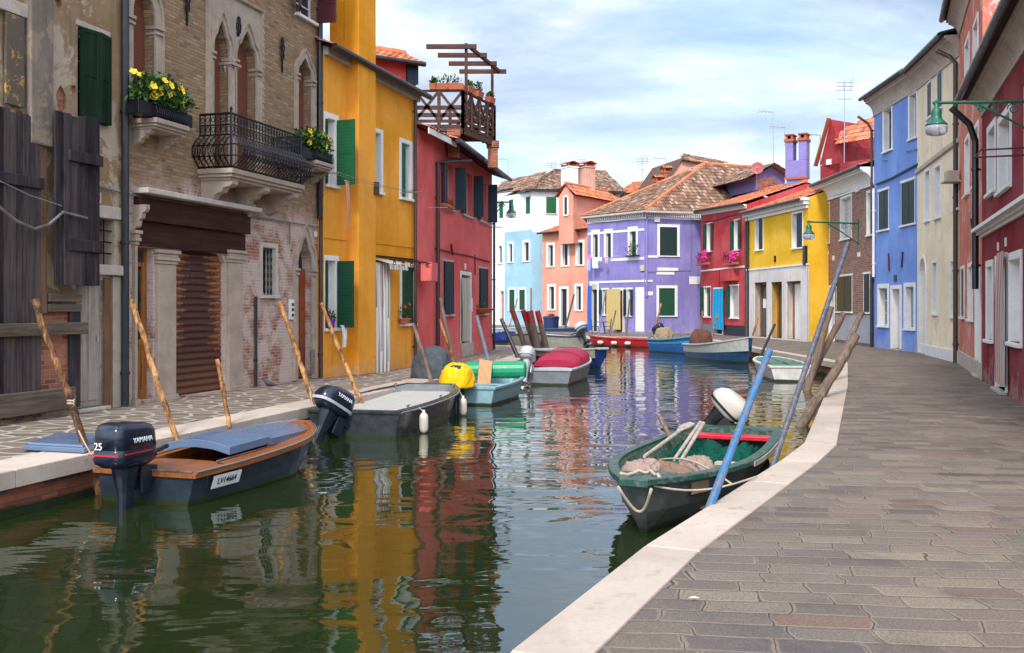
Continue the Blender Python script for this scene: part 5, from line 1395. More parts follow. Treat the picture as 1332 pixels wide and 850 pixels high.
# ---- far 4: crimson house with pink flowers
cr = plaster('crimson_plaster', (0.44,0.035,0.04), (0.28,0.02,0.02), 0.35)
A_, B_ = g2(912, 434), g2(971, 438.3)
H = House('crimson house with green shutters and pink flower boxes between lilac and yellow houses', A_, B_, ht(912, 434, 276), ht(971, 438.3, 266), mat=cr, depth=7, pitch=19, over=0.35, tile='tile_orange', cornice=(0.22, 0.2, 'white_trim'))
H4 = H
H.win(919.5, 926.5, 291, 327, sh=(172, 172), lw=0.28, shm='green_dark', sur=0.05, bars=False, pane='pane_curtain', lintel=True)
H.win(955, 962.5, 286.5, 325, sh=(172, 172), lw=0.28, shm='green_dark', sur=0.05, bars=False, pane='pane_curtain', lintel=True)
H.win(916, 924.5, 374, 412, sh=(175, 0), lw=0.33, shm='green_dark', sur=0.07, bars=False, lintel=True)
H.win(950, 961, 372, 413.5, sh=(172, None), lw=0.33, shm='green_dark', sur=0.07, bars=False, lintel=True, pane='pane_curtain')
H.door(929, 940, 376, None, mat='dark', sur=0.08, panels=1)
H.band('string_band', 940, 350, 0.10, 0.04, 'white_trim'); 
H.pbox('grey_base', 912.3, 927.5, 422, 434.5, -0.02, 0, stone('grey_base_paint', (0.16,0.20,0.22))); H.pbox('grey_base', 942, 970, 423.5, 438, -0.02, 0, 'pipe_black')
bpy.data.objects[-1]
H.pbox('red_heater_box', 944, 961, 350, 366, -0.35, 0, cr, 0.02); plate(H, 938, 363, 0.12, 0.15, None, 0.1)
H.cord([(914, 289), (930, 287), (950, 281), (970, 277)], 0.02, 'burgundy', 0.04); H.cord([(936, 352), (936, 374)], 0.02, 'burgundy', 0.03)
H.finish(ends=(False, False)); H.pipe(970.3, H.hB-0.3, r=0.06, mat='pipe_brown')

# ---- far 5: bright yellow house over white stone portico
ye = plaster('bright_yellow_plaster', (0.76,0.42,0.006), (0.55,0.28,0.01), 0.3)
pw_ = plaster('white_portico_render', (0.66,0.60,0.55), (0.42,0.33,0.26), 0.7)
A_, C_, D_ = g2(972, 438.5), g2(1051, 444.8), g2(1071, 444.0)
hA, hB = ht(972, 438.5, 276), ht(1051, 444.8, 257)
H = House('bright yellow house standing on a white stone portico with three openings', A_, C_, hA, hB, mat=ye, depth=7, pitch=19, over=0.4, tile='tile_orange')
H5 = H
H.win(983, 992.5, 284.5, 325, sh=(None, 0), lw=0.55, shm='navy_shutter', sur=0.07, bars=False, pane='pane_curtain')
H.win(1031, 1044, 277.5, 322.5, sh=(None, 0), lw=0.62, shm='navy_shutter', sur=0.07, bars=False, pane='pane_curtain')
z0p = H.uz(1010, 349)[1]
ops = []
for x0, x1, yt in ((982, 998, 367.5), (1004, 1018, 367), (1024, 1042.5, 366)):
    u0, u1, z0, z1 = H.rect(x0, x1, yt, None); ops.append([(u0, 0.06), (u1, 0.06), (u1, z1), (u0, z1)]); H.holes.append((ops[-1], 0.5))
mb = MB(); sheet(mb, [(0, 0.0), (H.W+0.04, 0.0), (H.W+0.04, z0p), (0, z0p)], ops, -0.04)
for op in ops:
    for i in range(4): a, b_ = op[i], op[(i+1) % 4]; mb.face([(a[0], -0.04, a[1]), (b_[0], -0.04, b_[1]), (b_[0], 0.30, b_[1]), (a[0], 0.30, a[1])])
mb.face([(0, -0.04, z0p), (H.W+0.04, -0.04, z0p), (H.W+0.04, 0.0, z0p), (0, 0.0, z0p)])
po = mb.build('portico', pw_, H.T); H.band('string_band', 1010, 348, 0.08, 0.08, 'white_trim', u1=H.W+0.05)
for i, op in enumerate(ops):
    u0, u1, z1 = op[0][0], op[1][0], op[2][1]; mb = MB()
    mb.box((u0, 0.28, 0.06), (u0+0.16, 0.36, z1)); mb.box((u1-0.1, 0.28, 0.06), (u1, 0.36, z1)); mb.box((u0+0.16, 0.28, z1-0.12), (u1-0.1, 0.36, z1)); fo = mb.build('portico_door', M['brown_door'], H.T)
    mb = MB(); mb.box((u0+0.16, 0.32, 0.06), (u1-0.1, 0.34, z1-0.12)); mb.build('pane', M['pane'] if i < 2 else M['white_trim'], fo)
u, z = H.uz(1034, 405)
H.pbox('wall_plate', 994, 997.5, 389, 401, -0.06, -0.045, 'white_trim')
cmb = MB(); W = H.W   # deep pale cornice
for k, (f0, f1, p) in enumerate(((0, 0.35, 0.12), (0.35, 0.7, 0.26), (0.7, 1.0, 0.38))):
    ch = 0.5; cmb.add([(0,0,hA-ch+ch*f0),(W+p*0.4,0,hB-ch+ch*f0),(W+p*0.4,0,hB-ch+ch*f1),(0,0,hA-ch+ch*f1),(0,-p,hA-ch+ch*f0),(W+p*0.4,-p,hB-ch+ch*f0),(W+p*0.4,-p,hB-ch+ch*f1),(0,-p,hA-ch+ch*f1)], [(4,5,6,7),(0,1,5,4),(3,7,6,2),(0,4,7,3),(1,2,6,5)])
cmb.build('cornice', M['white_trim'], H.T)
H.cord([(975, 285), (1010, 278), (1030, 272), (1050, 268)], 0.02, 'cable', 0.04); H.pbox('wall_bracket', 1047, 1050.5, 320, 345, -0.12, -0.02, 'black')
H.pbox('wall_anchor', 1008, 1009.5, 333, 341, -0.06, 0, 'iron')
H.finish(ends=(False, False)); H.pipe(972.8, H.hA-0.3, r=0.06)
W5 = Wing(H, C_, D_, hB); W5.begin(); z = W5.uz(1060, 349)[1]; mb = MB(); mb.box((0.0, -0.04, 0.0), (W5.W, -0.002, z)); mb.build('portico_side', pw_, None); W5.end()

# twin lilac chimneys and the dark red gable house beyond
Yt = 56.0; A_, B_ = at(1015, 400, Yt), at(1062, 400, Yt-1)
H = House('hidden lilac house carrying a joined pair of tall lilac chimneys', A_.xy[:], B_.xy[:], at(1030, 246, Yt).z, mat=li, roof='none', depth=4)
mb = MB(); w3 = lambda px, py, dy=0: H.T.L(at(px, py, Yt+dy))
a = w3(1021.5, 246); b_ = w3(1053, 185); zt = b_.z; wd = (b_.x-a.x)
mb.box((a.x+0.06, a.y, a.z-1.0), (b_.x-0.1, a.y+0.7, a.z+0.55))
mb.box((a.x, a.y-0.04, a.z+0.55), (b_.x, a.y+0.75, a.z+1.55)); mb.box((a.x, a.y-0.04, a.z+1.55), (a.x+wd*0.37, a.y+0.75, zt)); mb.box((b_.x-wd*0.37, a.y-0.04, a.z+1.55), (b_.x, a.y+0.75, zt))
co_ = mb.build('twin_chimney', li, H.T, bevel=0.02)
mb = MB(); mb.box((a.x-0.05, a.y-0.1, a.z+0.5), (b_.x+0.05, a.y-0.045, a.z+0.62), tint=0.1)
for u0 in (a.x, b_.x-wd*0.37):
    mb.box((u0-0.05, a.y-0.12, zt), (u0+wd*0.37+0.05, a.y+0.83, zt+0.14), tint=0.1); mb.box((u0+0.02, a.y-0.02, zt+0.141), (u0+0.12, a.y+0.73, zt+0.34), tint=0.1); mb.box((u0+wd*0.37-0.12, a.y-0.02, zt+0.141), (u0+wd*0.37-0.02, a.y+0.73, zt+0.34), tint=0.1); mb.box((u0-0.03, a.y-0.07, zt+0.341), (u0+wd*0.37+0.03, a.y+0.78, zt+0.42), tint=0.0)
mb.build('chimney_cap', M['tile_orange'], co_)
H.finish()
dr_ = plaster('dark_red_plaster', (0.28,0.02,0.025), (0.16,0.012,0.012), 0.3)
Yg = 58.0; A_, B_ = at(1067, 400, Yg), at(1150, 400, Yg-3.5)
H = House('dark red gabled house with orange tiles rising behind the brick house', A_.xy[:], B_.xy[:], at(1067, 216, Yg).z, mat=dr_, roof='none', depth=5)
p = [H.T.L(at(1066, 214, Yg)), H.T.L(at(1096, 158, Yg)), H.T.L(at(1121, 192, Yg)), H.T.L(at(1121, 230, Yg))]; p = [Vector((k.x, 0, k.z)) for k in p]
mb = MB(); mb.loft([p, [k+Vector((0,6,0)) for k in p]]); go = mb.build('gable_wall', dr_, H.T)
mb = MB(); d0 = Vector((0,-0.25,0.08)); rt = p[1]+Vector((2.7,0.0,-0.0))
tile_poly(mb, [p[2]+d0+Vector((0,0,-0.1)), p[2]+d0+Vector((3.2,0,-0.1)), p[1]+Vector((3.2,2.2,0.08)), p[1]+d0], 0.22, 0.4)
mb.bar(p[0]+Vector((-0.2,-0.15,-0.1)), p[1]+Vector((0,-0.15,0.05)), 0.3, 0.08, tint=0.0)
mb.build('roof', M['tile_orange'], H.T)
mb = MB(); a, b_ = H.T.L(at(1083, 216, Yg-0.1)), H.T.L(at(1096, 209, Yg-0.1)); mb.box((a.x, -0.08, a.z), (b_.x, 0.05, b_.z)); mb.build('window', M['white_trim'], H.T)
H.finish()

# ---- far 6: brick house
bw = brick('brown_pink_brick', [(0.20,0.085,0.06),(0.30,0.14,0.10),(0.25,0.10,0.075),(0.34,0.18,0.14),(0.18,0.07,0.05)], (0.34,0.27,0.23), 0.24, 0.075, 0.014, 0.003)
A_, B_ = g2(1071, 443.8), g2(1137, 452.3)
H = House('bare brick house with white window surrounds between bright yellow and cornflower blue houses', A_, B_, ht(1071, 443.8, 243), ht(1137, 452.3, 217), mat=bw, depth=7, pitch=20, over=0.55, tile='tile_orange', cornice=(0.75, 0.55, 'white_trim'), gutter=True)
H6 = H
H.win(1074, 1079, 266, 316, sur=0.09, bars=False, pane='pane_curtain', rec=0.1)
H.win(1094, 1107.5, 257.5, 310.5, sur=0.1, bars=True, pane='pane_curtain', sh=(None, None), rec=0.12, frame='green_dark')
H.win(1128.5, 1136, 250.5, 305.5, sur=0.1, bars=False, sh=(None, 0), shm='green_black', rec=0.1)
H.win(1072.5, 1077, 361, 405, sur=0.06, sh=(0, 0), shm='green_black', lintel=True, sill=False)
H.win(1088, 1108.5, 359.5, 405.5, sur=0.08, sh=(0, 0), shm='green_black', lintel=True)
H.win(1123.5, 1131.5, 356.5, 406.5, sur=0.08, sh=(0, 0), shm='green_black', lintel=True)
H.door(1079, 1085, 374, None, mat='dark', sur=0.1, panels=1)
gs = stone('grey_marble_plinth', (0.34,0.36,0.38), 0.6, 0.5)
for x0, x1 in ((1087.5, 1097), (1098, 1108), (1109, 1119), (1120, 1132.5)): H.pbox('plinth_slab', x0, x1, 410, 442+(x0-1087)*0.15, -0.03, 0.0, gs)
H.pbox('stone_patch', 1073.5, 1078, 327.5, 332, -0.02, 0, 'white_trim'); H.pbox('stone_patch', 1115.5, 1119, 328.5, 334, -0.02, 0, 'white_trim'); H.pbox('stone_patch', 1083, 1085.5, 333, 339, -0.02, 0, 'white_trim')
H.pbox('junction_box', 1115, 1119, 243, 250, -0.1, 0, 'white_trim')
H.cord([(1073, 258), (1100, 251), (1120, 246), (1136, 240)], 0.03, 'cable', 0.04)
H.finish(ends=(False, False))
H.pipe(1136.2, H.hB-0.9, z0=2.8, r=0.05, mat='white_trim'); H.pipe(1133.8, 2.9, r=0.06, mat='pipe_black')

# ---- right row: cornflower blue house
bl = plaster('cornflower_blue_plaster', (0.17,0.29,0.64), (0.10,0.19,0.46), 0.5)
A_, B_ = g2(1137, 452.3), g2(1193, 459.0)
H = House('cornflower blue house with green shutters and a white framed shopfront', A_, B_, ht(1137, 452.3, 130), ht(1193, 459.0, 93), mat=bl, depth=8, pitch=18, over=0.45, cornice=(0.68, 0.42, 'dirty_stone'), tile='tile_old')
H7 = H
H.win(1150, 1160, 142, 196, sur=0.12, pane='dark', bars=False, rec=0.16); H.win(1183.5, 1195, 122, 179, sur=0.12, pane='dark', bars=False, rec=0.16)
H.win(1143, 1156, 248, 299, sur=0.09, sh=(0, 0), shm='green_black', lintel=True); H.win(1172.5, 1190, 236, 292, sur=0.09, sh=(0, 0), shm='green_black', lintel=True)
H.win(1143.5, 1154.5, 375, 424, sur=0.16, pane='pane', rec=0.2, bars=True); H.win(1178, 1189, 373, 428, sur=0.14, pane='blue_blind', rec=0.15, bars=False)
H.door(1160.5, 1171, 376, None, mat='white_trim', sur=0.14, panels=2, rec=0.3)
H.cord([(1140, 240), (1160, 232), (1180, 221), (1193, 214)], 0.04, 'navy_shutter', 0.05); H.cord([(1155.5, 330), (1156.5, 353)], 0.03, 'burgundy', 0.04, 'wall_anchor'); H.cord([(1174, 328), (1172.5, 348)], 0.03, 'burgundy', 0.04, 'wall_anchor')
H.pbox('house_number', 1163.5, 1166.5, 358, 366, -0.03, 0, 'black')
for x, y in ((1147, 209), (1178, 197), (1186, 195)): H.cord([(x, y), (x+7, y-0.5)], 0.02, 'cable', 0.06, 'wall_bracket')
H.finish(ends=(True, False)); H.pipe(1140, H.hA-1.2, z0=6.0, r=0.05, u=-0.02, mat='pipe_brown', bend=(-0.3, 0.45, 0.6))

# ---- right row: cream house
cre = plaster('cream_plaster', (0.82,0.68,0.46), (0.55,0.40,0.20), 0.35, worn=0.1, worncol=(0.68,0.62,0.50))
A_, B_ = g2(1193, 459.0), g2(1248, 473.0)
H = House('cream house with narrow dark shuttered windows and an arched door', A_, B_, ht(1193, 459, 95), ht(1248, 473, 45), mat=cre, depth=8, pitch=18, over=0.45, cornice=(0.62, 0.40, 'dirty_stone'), tile='tile_old')
H8 = H
H.win(1206.5, 1212, 108, 153, sur=0.06, sh=(0, 0), shm='green_black'); H.win(1219.5, 1226, 94, 142, sur=0.06, sh=(0, 0), shm='green_black')
H.win(1203.5, 1209.5, 223, 287, sur=0.10, bars=False, pane='pane_curtain'); H.win(1216.5, 1223.5, 217, 283, sur=0.10, bars=False, pane='pane_curtain'); H.win(1241, 1247, 200, 272, sur=0.1, bars=False, pane='pane_curtain', )
H.win(1213, 1219, 342, 408, sur=0.09, bars=False, pane='pane_curtain'); H.win(1237, 1244.5, 340, 412, sur=0.09, bars=False, pane='pane_curtain')
H.door(1196.5, 1204.5, 336, None, mat='white_trim', arch=True, sur=0.12, panels=3, rec=0.3)
H.band('string_course', 1225, 200, 0.14, 0.08, 'dirty_stone'); 
pl_ = MB(); pl_.box((0.9, -0.06, 0), (H.W, 0.0, 0.35)); pl_.build('plinth', M['white_trim'], H.T, bevel=0.01)
H.finish(ends=(False, False)); 
H.pipe(1247, H.hB-0.8, r=0.065, u=H.W-0.08, mat='pipe_brown', bend=(-0.5, 0.4, 0.5))
mb = MB(); u, z = H.uz(1236, 237, -0.3); mb.box((u-0.3, -0.5, z-0.02), (u+0.3, 0.0, z+0.02)); mb.box((u-0.2, -0.42, z+0.021), (u+0.2, -0.1, z+0.3)); mb.build('wall_shelf', M['dirty_stone'], H.T)

# ---- right row: salmon red house
sa = plaster('salmon_red_plaster', (0.55,0.16,0.10), (0.40,0.12,0.08), 0.45, worn=0.25, worncol=(0.62,0.42,0.34))
A_, B_ = g2(1248, 473.0), g2(1278, 494.5)
H = House('tall peeling salmon red house between the cream house and the dark crimson house', A_, B_, 9.8, mat=sa, depth=8, pitch=18, over=0.4, cornice=(0.5, 0.35, 'dirty_stone'))
H9 = H
for r_ in ((1261.5, 1268, 41, 108), (1276, 1279.5, 10, 66)): pass
H.win(1256, 1261, 55, 118, sur=0.1, bars=False, pane='pane_curtain'); H.win(1267, 1272.5, 30, 98, sur=0.1, bars=False, pane='pane_curtain')
H.win(1256, 1261, 182, 253, sur=0.1, bars=False, pane='pane_curtain'); H.win(1267, 1273, 168, 240, sur=0.1, bars=False, pane='pane_curtain')
H.win(1250.5, 1254.5, 350, 412, sur=0.08, sh=(0, 0), shm='green_black'); H.win(1260, 1265.5, 347, 415, sur=0.1, bars=False, pane='pane_curtain')
H.door(1270, 1275.5, 357, None, mat='white_trim', sur=0.13, panels=3, rec=0.1)
pl_ = MB(); pl_.box((0.0, -0.05, 0), (H.W, 0.0, 0.38)); pl_.build('plinth', M['dirty_stone'], H.T, bevel=0.01)
H.cord([(1263, 285), (1264, 296)], 0.02, 'iron', 0.15, 'wall_bracket'); H.cord([(1262, 288), (1270, 287)], 0.02, 'iron', 0.12, 'wall_bracket')
H.finish(ends=(False, True))

# ---- right row: dark crimson house in the foreground
dc = plaster('deep_crimson_plaster', (0.20,0.008,0.015), (0.16,0.008,0.012), 0.35)
A_ = Vector(g2(1277.5, 495.5)); d_ = (Vector(g2(1332, 528)) - A_).normalized(); B_ = A_ + d_*13.5
H = House('deep crimson house with white framed windows, nearest on the right', A_[:], B_[:], 6.15, mat=dc, depth=8, pitch=20, over=0.40, cornice=(0.42, 0.30, 'dirty_stone'), tile='tile_old')
H10 = H
H.win(1286, 1295, 168, 250, sur=0.13, sh=(None, None), pane='pane'); H.win(1300, 1315, 153, 245, sur=0.13, pane='pane')
H.win(1284.5, 1291.5, 347, 442, sur=0.13, pane='dark', bars=False); H.door(1297, 1309.5, 340, None, mat='dark', sur=0.13, panels=1, rec=0.25)
H.win(1313.5, 1328.5, 337, 446, sur=0.13, pane='white_trim', bars=True, rec=0.18)
u_ = H.last[1]
for k in range(2):
    ua = u_+0.9+k*2.6; za, zb_ = H.last[2], H.last[3]
    poly = [(ua, za), (ua+0.95, za), (ua+0.95, zb_), (ua, zb_)]; H.holes.append((poly, 0.2)); mb = MB(); mb.ring(poly, offset_poly(poly, -0.13, True), -0.03, 0.03, True); o = mb.build('window', M['white_trim'], H.T)
    mb = MB(); mb.face([(p[0], 0.15, p[1]) for p in poly]); mb.build('pane', M['pane'], o)
    za, zb_ = 3.5, 5.0; ua -= 0.3; poly = [(ua, za), (ua+0.95, za), (ua+0.95, zb_), (ua, zb_)]; H.holes.append((poly, 0.2)); mb = MB(); mb.ring(poly, offset_poly(poly, -0.13, True), -0.03, 0.03, True); o = mb.build('window', M['white_trim'], H.T)
    mb = MB(); mb.face([(p[0], 0.15, p[1]) for p in poly]); mb.build('pane', M['pane'], o)
z = H.uz(1278, 304)[1]; mb = MB()
for k, (h0, h1, p) in enumerate(((0, 0.06, 0.06), (0.06, 0.12, 0.12), (0.12, 0.19, 0.22))): mb.box((-0.02, -p, z-0.1+h0), (H.W, 0, z-0.1+h1))
mb.build('string_cornice', M['white_trim'], H.T); plate(H, 1299, 321, 0.14, 0.16, None, 0.1); plate(H, 1309, 315, 0.14, 0.16, None, 0.1)
H.finish(ends=(True, True))
H.pipe(1280, H.hA-0.9, z0=2.0, r=0.07, mat='pipe_black', u=-0.15, off=0.12, bend=(0.1, 0.5, 0.75))
# ================================================================ boats
def P(name, col, rough=0.4, amt=0.3, **k):
    if name not in M: M[name] = paint(name, col, rough, amt, **k)
    return M[name]
M['mahogany'] = wood('varnished_mahogany', [(0.10,0.028,0.008),(0.24,0.075,0.02),(0.36,0.13,0.035)], 0.28, 'x', 1, 0.08, 0.6)
M['pole'] = wood('orange_brown_pole_wood', [(0.035,0.02,0.012),(0.15,0.07,0.028),(0.26,0.13,0.05),(0.40,0.23,0.10)], 0.8, 'z', 0.9, 1.0)
def barkpole(name, cols):
    t = NT(name, 0.8, spec=0.25); ob = t.co(scale=(1, 1, 0.35)); n1 = t.noise(ob, 16, 7, 0.7, 0.8); n2 = t.noise(t.co(), 3.2, 5, 0.7)
    f = t.math('ADD', t.math('MULTIPLY', n1, 0.6), t.math('MULTIPLY', n2, 0.4)); k = len(cols)
    return t.out(t.ramp(f, [(0.36+0.26*i/(k-1), c) for i, c in enumerate(cols)]), None, t.bump(n1, 1.0, 0.012))
M['pole'] = barkpole('orange_mottled_pole_wood', [(0.03,0.017,0.012),(0.13,0.055,0.022),(0.34,0.16,0.05),(0.50,0.30,0.13)])
M['pole_dark'] = barkpole('dark_mottled_pole_wood', [(0.015,0.010,0.01),(0.05,0.025,0.016),(0.16,0.07,0.025),(0.38,0.19,0.06)])
M['pole_grey'] = wood('grey_brown_pile_wood', [(0.06,0.045,0.035),(0.17,0.12,0.09),(0.28,0.21,0.165)], 0.85, 'z', 0.8, 0.7)
M['oar'] = wood('bleached_oar_wood', [(0.20,0.15,0.11),(0.40,0.33,0.27),(0.55,0.48,0.41)], 0.8, 'x', 1, 0.3)

class Boat:
    def __init__(s, label, S, B, W, fs, fb, hull, rim, inner, ws=0.82, p=2.2, bw=0.0, flare=0.8, rake=0.35, group='boats moored along the canal', name='moored_boat', stripe=None, band=None, rt=0.035):
        S, B = Vector(S[:2]), Vector(B[:2]); s.L = (B-S).length; s.W = W
        s.T = Thing(name, label, 'boat', (S.x, S.y, WZ), math.atan2(B.y-S.y, B.x-S.x), group)
        s.ws, s.p, s.bw, s.fs, s.fb = ws, p, bw, fs, fb
        N = 18; s.N = N; L = s.L
        out, inn = [], []
        for i in range(N+1):
            t = i/N; w, z = s.w(t), s.z(t); x = L*t
            rk = rake*t**4*L*0.22; hz = z*0.42
            k = 1 - 0.5*max(0, (t-0.6)/0.4)**2
            out.append([(x, w, z), (x-rk*0.45, w*(flare+1)/2, hz), (x-rk*0.9, w*flare*k, 0.0), (x-rk*1.1, w*flare*k*0.8, -0.1), (x-rk*1.2, 0, -0.16), (x-rk*1.1, -w*flare*k*0.8, -0.1), (x-rk*0.9, -w*flare*k, 0.0), (x-rk*0.45, -w*(flare+1)/2, hz), (x, -w, z)])
            wi = max(0.004, w-0.05); xi = min(x, L-0.05); wf = max(0.003, w*flare*k*0.9-0.04)
            inn.append([(xi, wi, z), (xi-rk*0.7, wf, 0.08), (xi-rk*0.7, -wf, 0.08), (xi, -wi, z)])
        inn[0] = [(0.045, y, z) for x, y, z in inn[0]]
        mb = MB(); mb.loft(out, 0, close=False); mb.add(out[0], [tuple(range(9))], 0); mb.add(out[-1], [tuple(range(9))], 0)
        s.hull = mb.build('hull', hull, s.T, smooth=False)
        mb = MB(); mb.loft(inn, 0, close=False); mb.add(inn[0], [(0,1,2,3)]); mb.add(inn[-1], [(0,1,2,3)]); mb.build('inside', inner, s.T)
        mb = MB(); path = [(L*i/N, s.w(i/N), s.z(i/N)) for i in range(N+1)]; e = rt
        def rimring(t, sg):
            w, z, x = s.w(t), s.z(t), L*t
            return [(x, sg*(w+e), z-0.04), (x, sg*(w+e), z+0.015), (x, sg*(w-0.055 if w > 0.06 else 0.0), z+0.022), (x, sg*(w-0.055 if w > 0.06 else 0.0), z-0.02)]
        for sg in (1, -1): mb.loft([rimring(i/N, sg) for i in range(N+1)])
        mb.box((-0.03, -s.w(0)-e, s.fs-0.04), (0.05, s.w(0)+e, s.fs+0.018))
        x = L+0.0; mb.box((x-0.05, -s.w(1)-e, s.z(1)-0.05), (x+0.04, s.w(1)+e, s.z(1)+0.02))
        s.rim = mb.build('gunwale', rim, s.T, bevel=0.008)
        if band:
            mb = MB(); b0, b1, bm_ = band
            for sg in (1, -1):
                mb.loft([[(L*t, sg*(s.w(t)*(flare+1)/2+(s.w(t)*(1-flare)/2)*f+0.006), s.z(t)*(0.42+0.58*f)) for f in (b0, b1)] + [(L*t, sg*(s.w(t)*(flare+1)/2+(s.w(t)*(1-flare)/2)*f-0.01), s.z(t)*(0.42+0.58*f)) for f in (b1, b0)] for t in [i/N*0.97 for i in range(N+1)]])
            mb.build('rubbing_strake', bm_, s.T)
    def w(s, t):
        if t < 0.5: f = s.ws + (1-s.ws)*math.sin(math.pi/2*t/0.5)
        else: f = s.bw + (1-s.bw)*(1-((t-0.5)/0.5)**s.p)
        return max(0.012, s.W/2*f)
    def z(s, t): return s.fs + (s.fb-s.fs)*t**2.2
    def deck(s, t0, t1, mat, dz=-0.01, name='deck', crown=0.03, inset=0.04):
        t0 = max(t0, 0.055/s.L)
        mb = MB(); n = 10; rs = []
        for i in range(n+1):
            t = t0+(t1-t0)*i/n; w = max(0.01, s.w(t)-inset); rs.append([(s.L*t, w, s.z(t)+dz), (s.L*t, w*0.5, s.z(t)+dz+crown*0.75), (s.L*t, 0, s.z(t)+dz+crown), (s.L*t, -w*0.5, s.z(t)+dz+crown*0.75), (s.L*t, -w, s.z(t)+dz)])
        mb.loft(rs, close=False); a = rs[0]; mb.face([*a, (a[-1][0], a[-1][1]*0.75, a[-1][2]-0.12), (a[0][0], a[0][1]*0.75, a[0][2]-0.12)])
        if t1 < 0.98: a = rs[-1]; mb.face([*a, (a[-1][0], a[-1][1]*0.75, a[-1][2]-0.12), (a[0][0], a[0][1]*0.75, a[0][2]-0.12)])
        return mb.build(name, mat, s.T)
    def thwart(s, t, mat, wd=0.22, z=None, name='thwart', th=0.03):
        z = s.z(t)-0.08 if z is None else z; w = s.w(t)-0.05; mb = MB(); mb.box((s.L*t-wd/2, -w, z-th), (s.L*t+wd/2, w, z)); return mb.build(name, mat, s.T, bevel=0.006)
    def lw(s, x, y, z): return s.T.Mi.inverted() @ Vector((x, y, z))

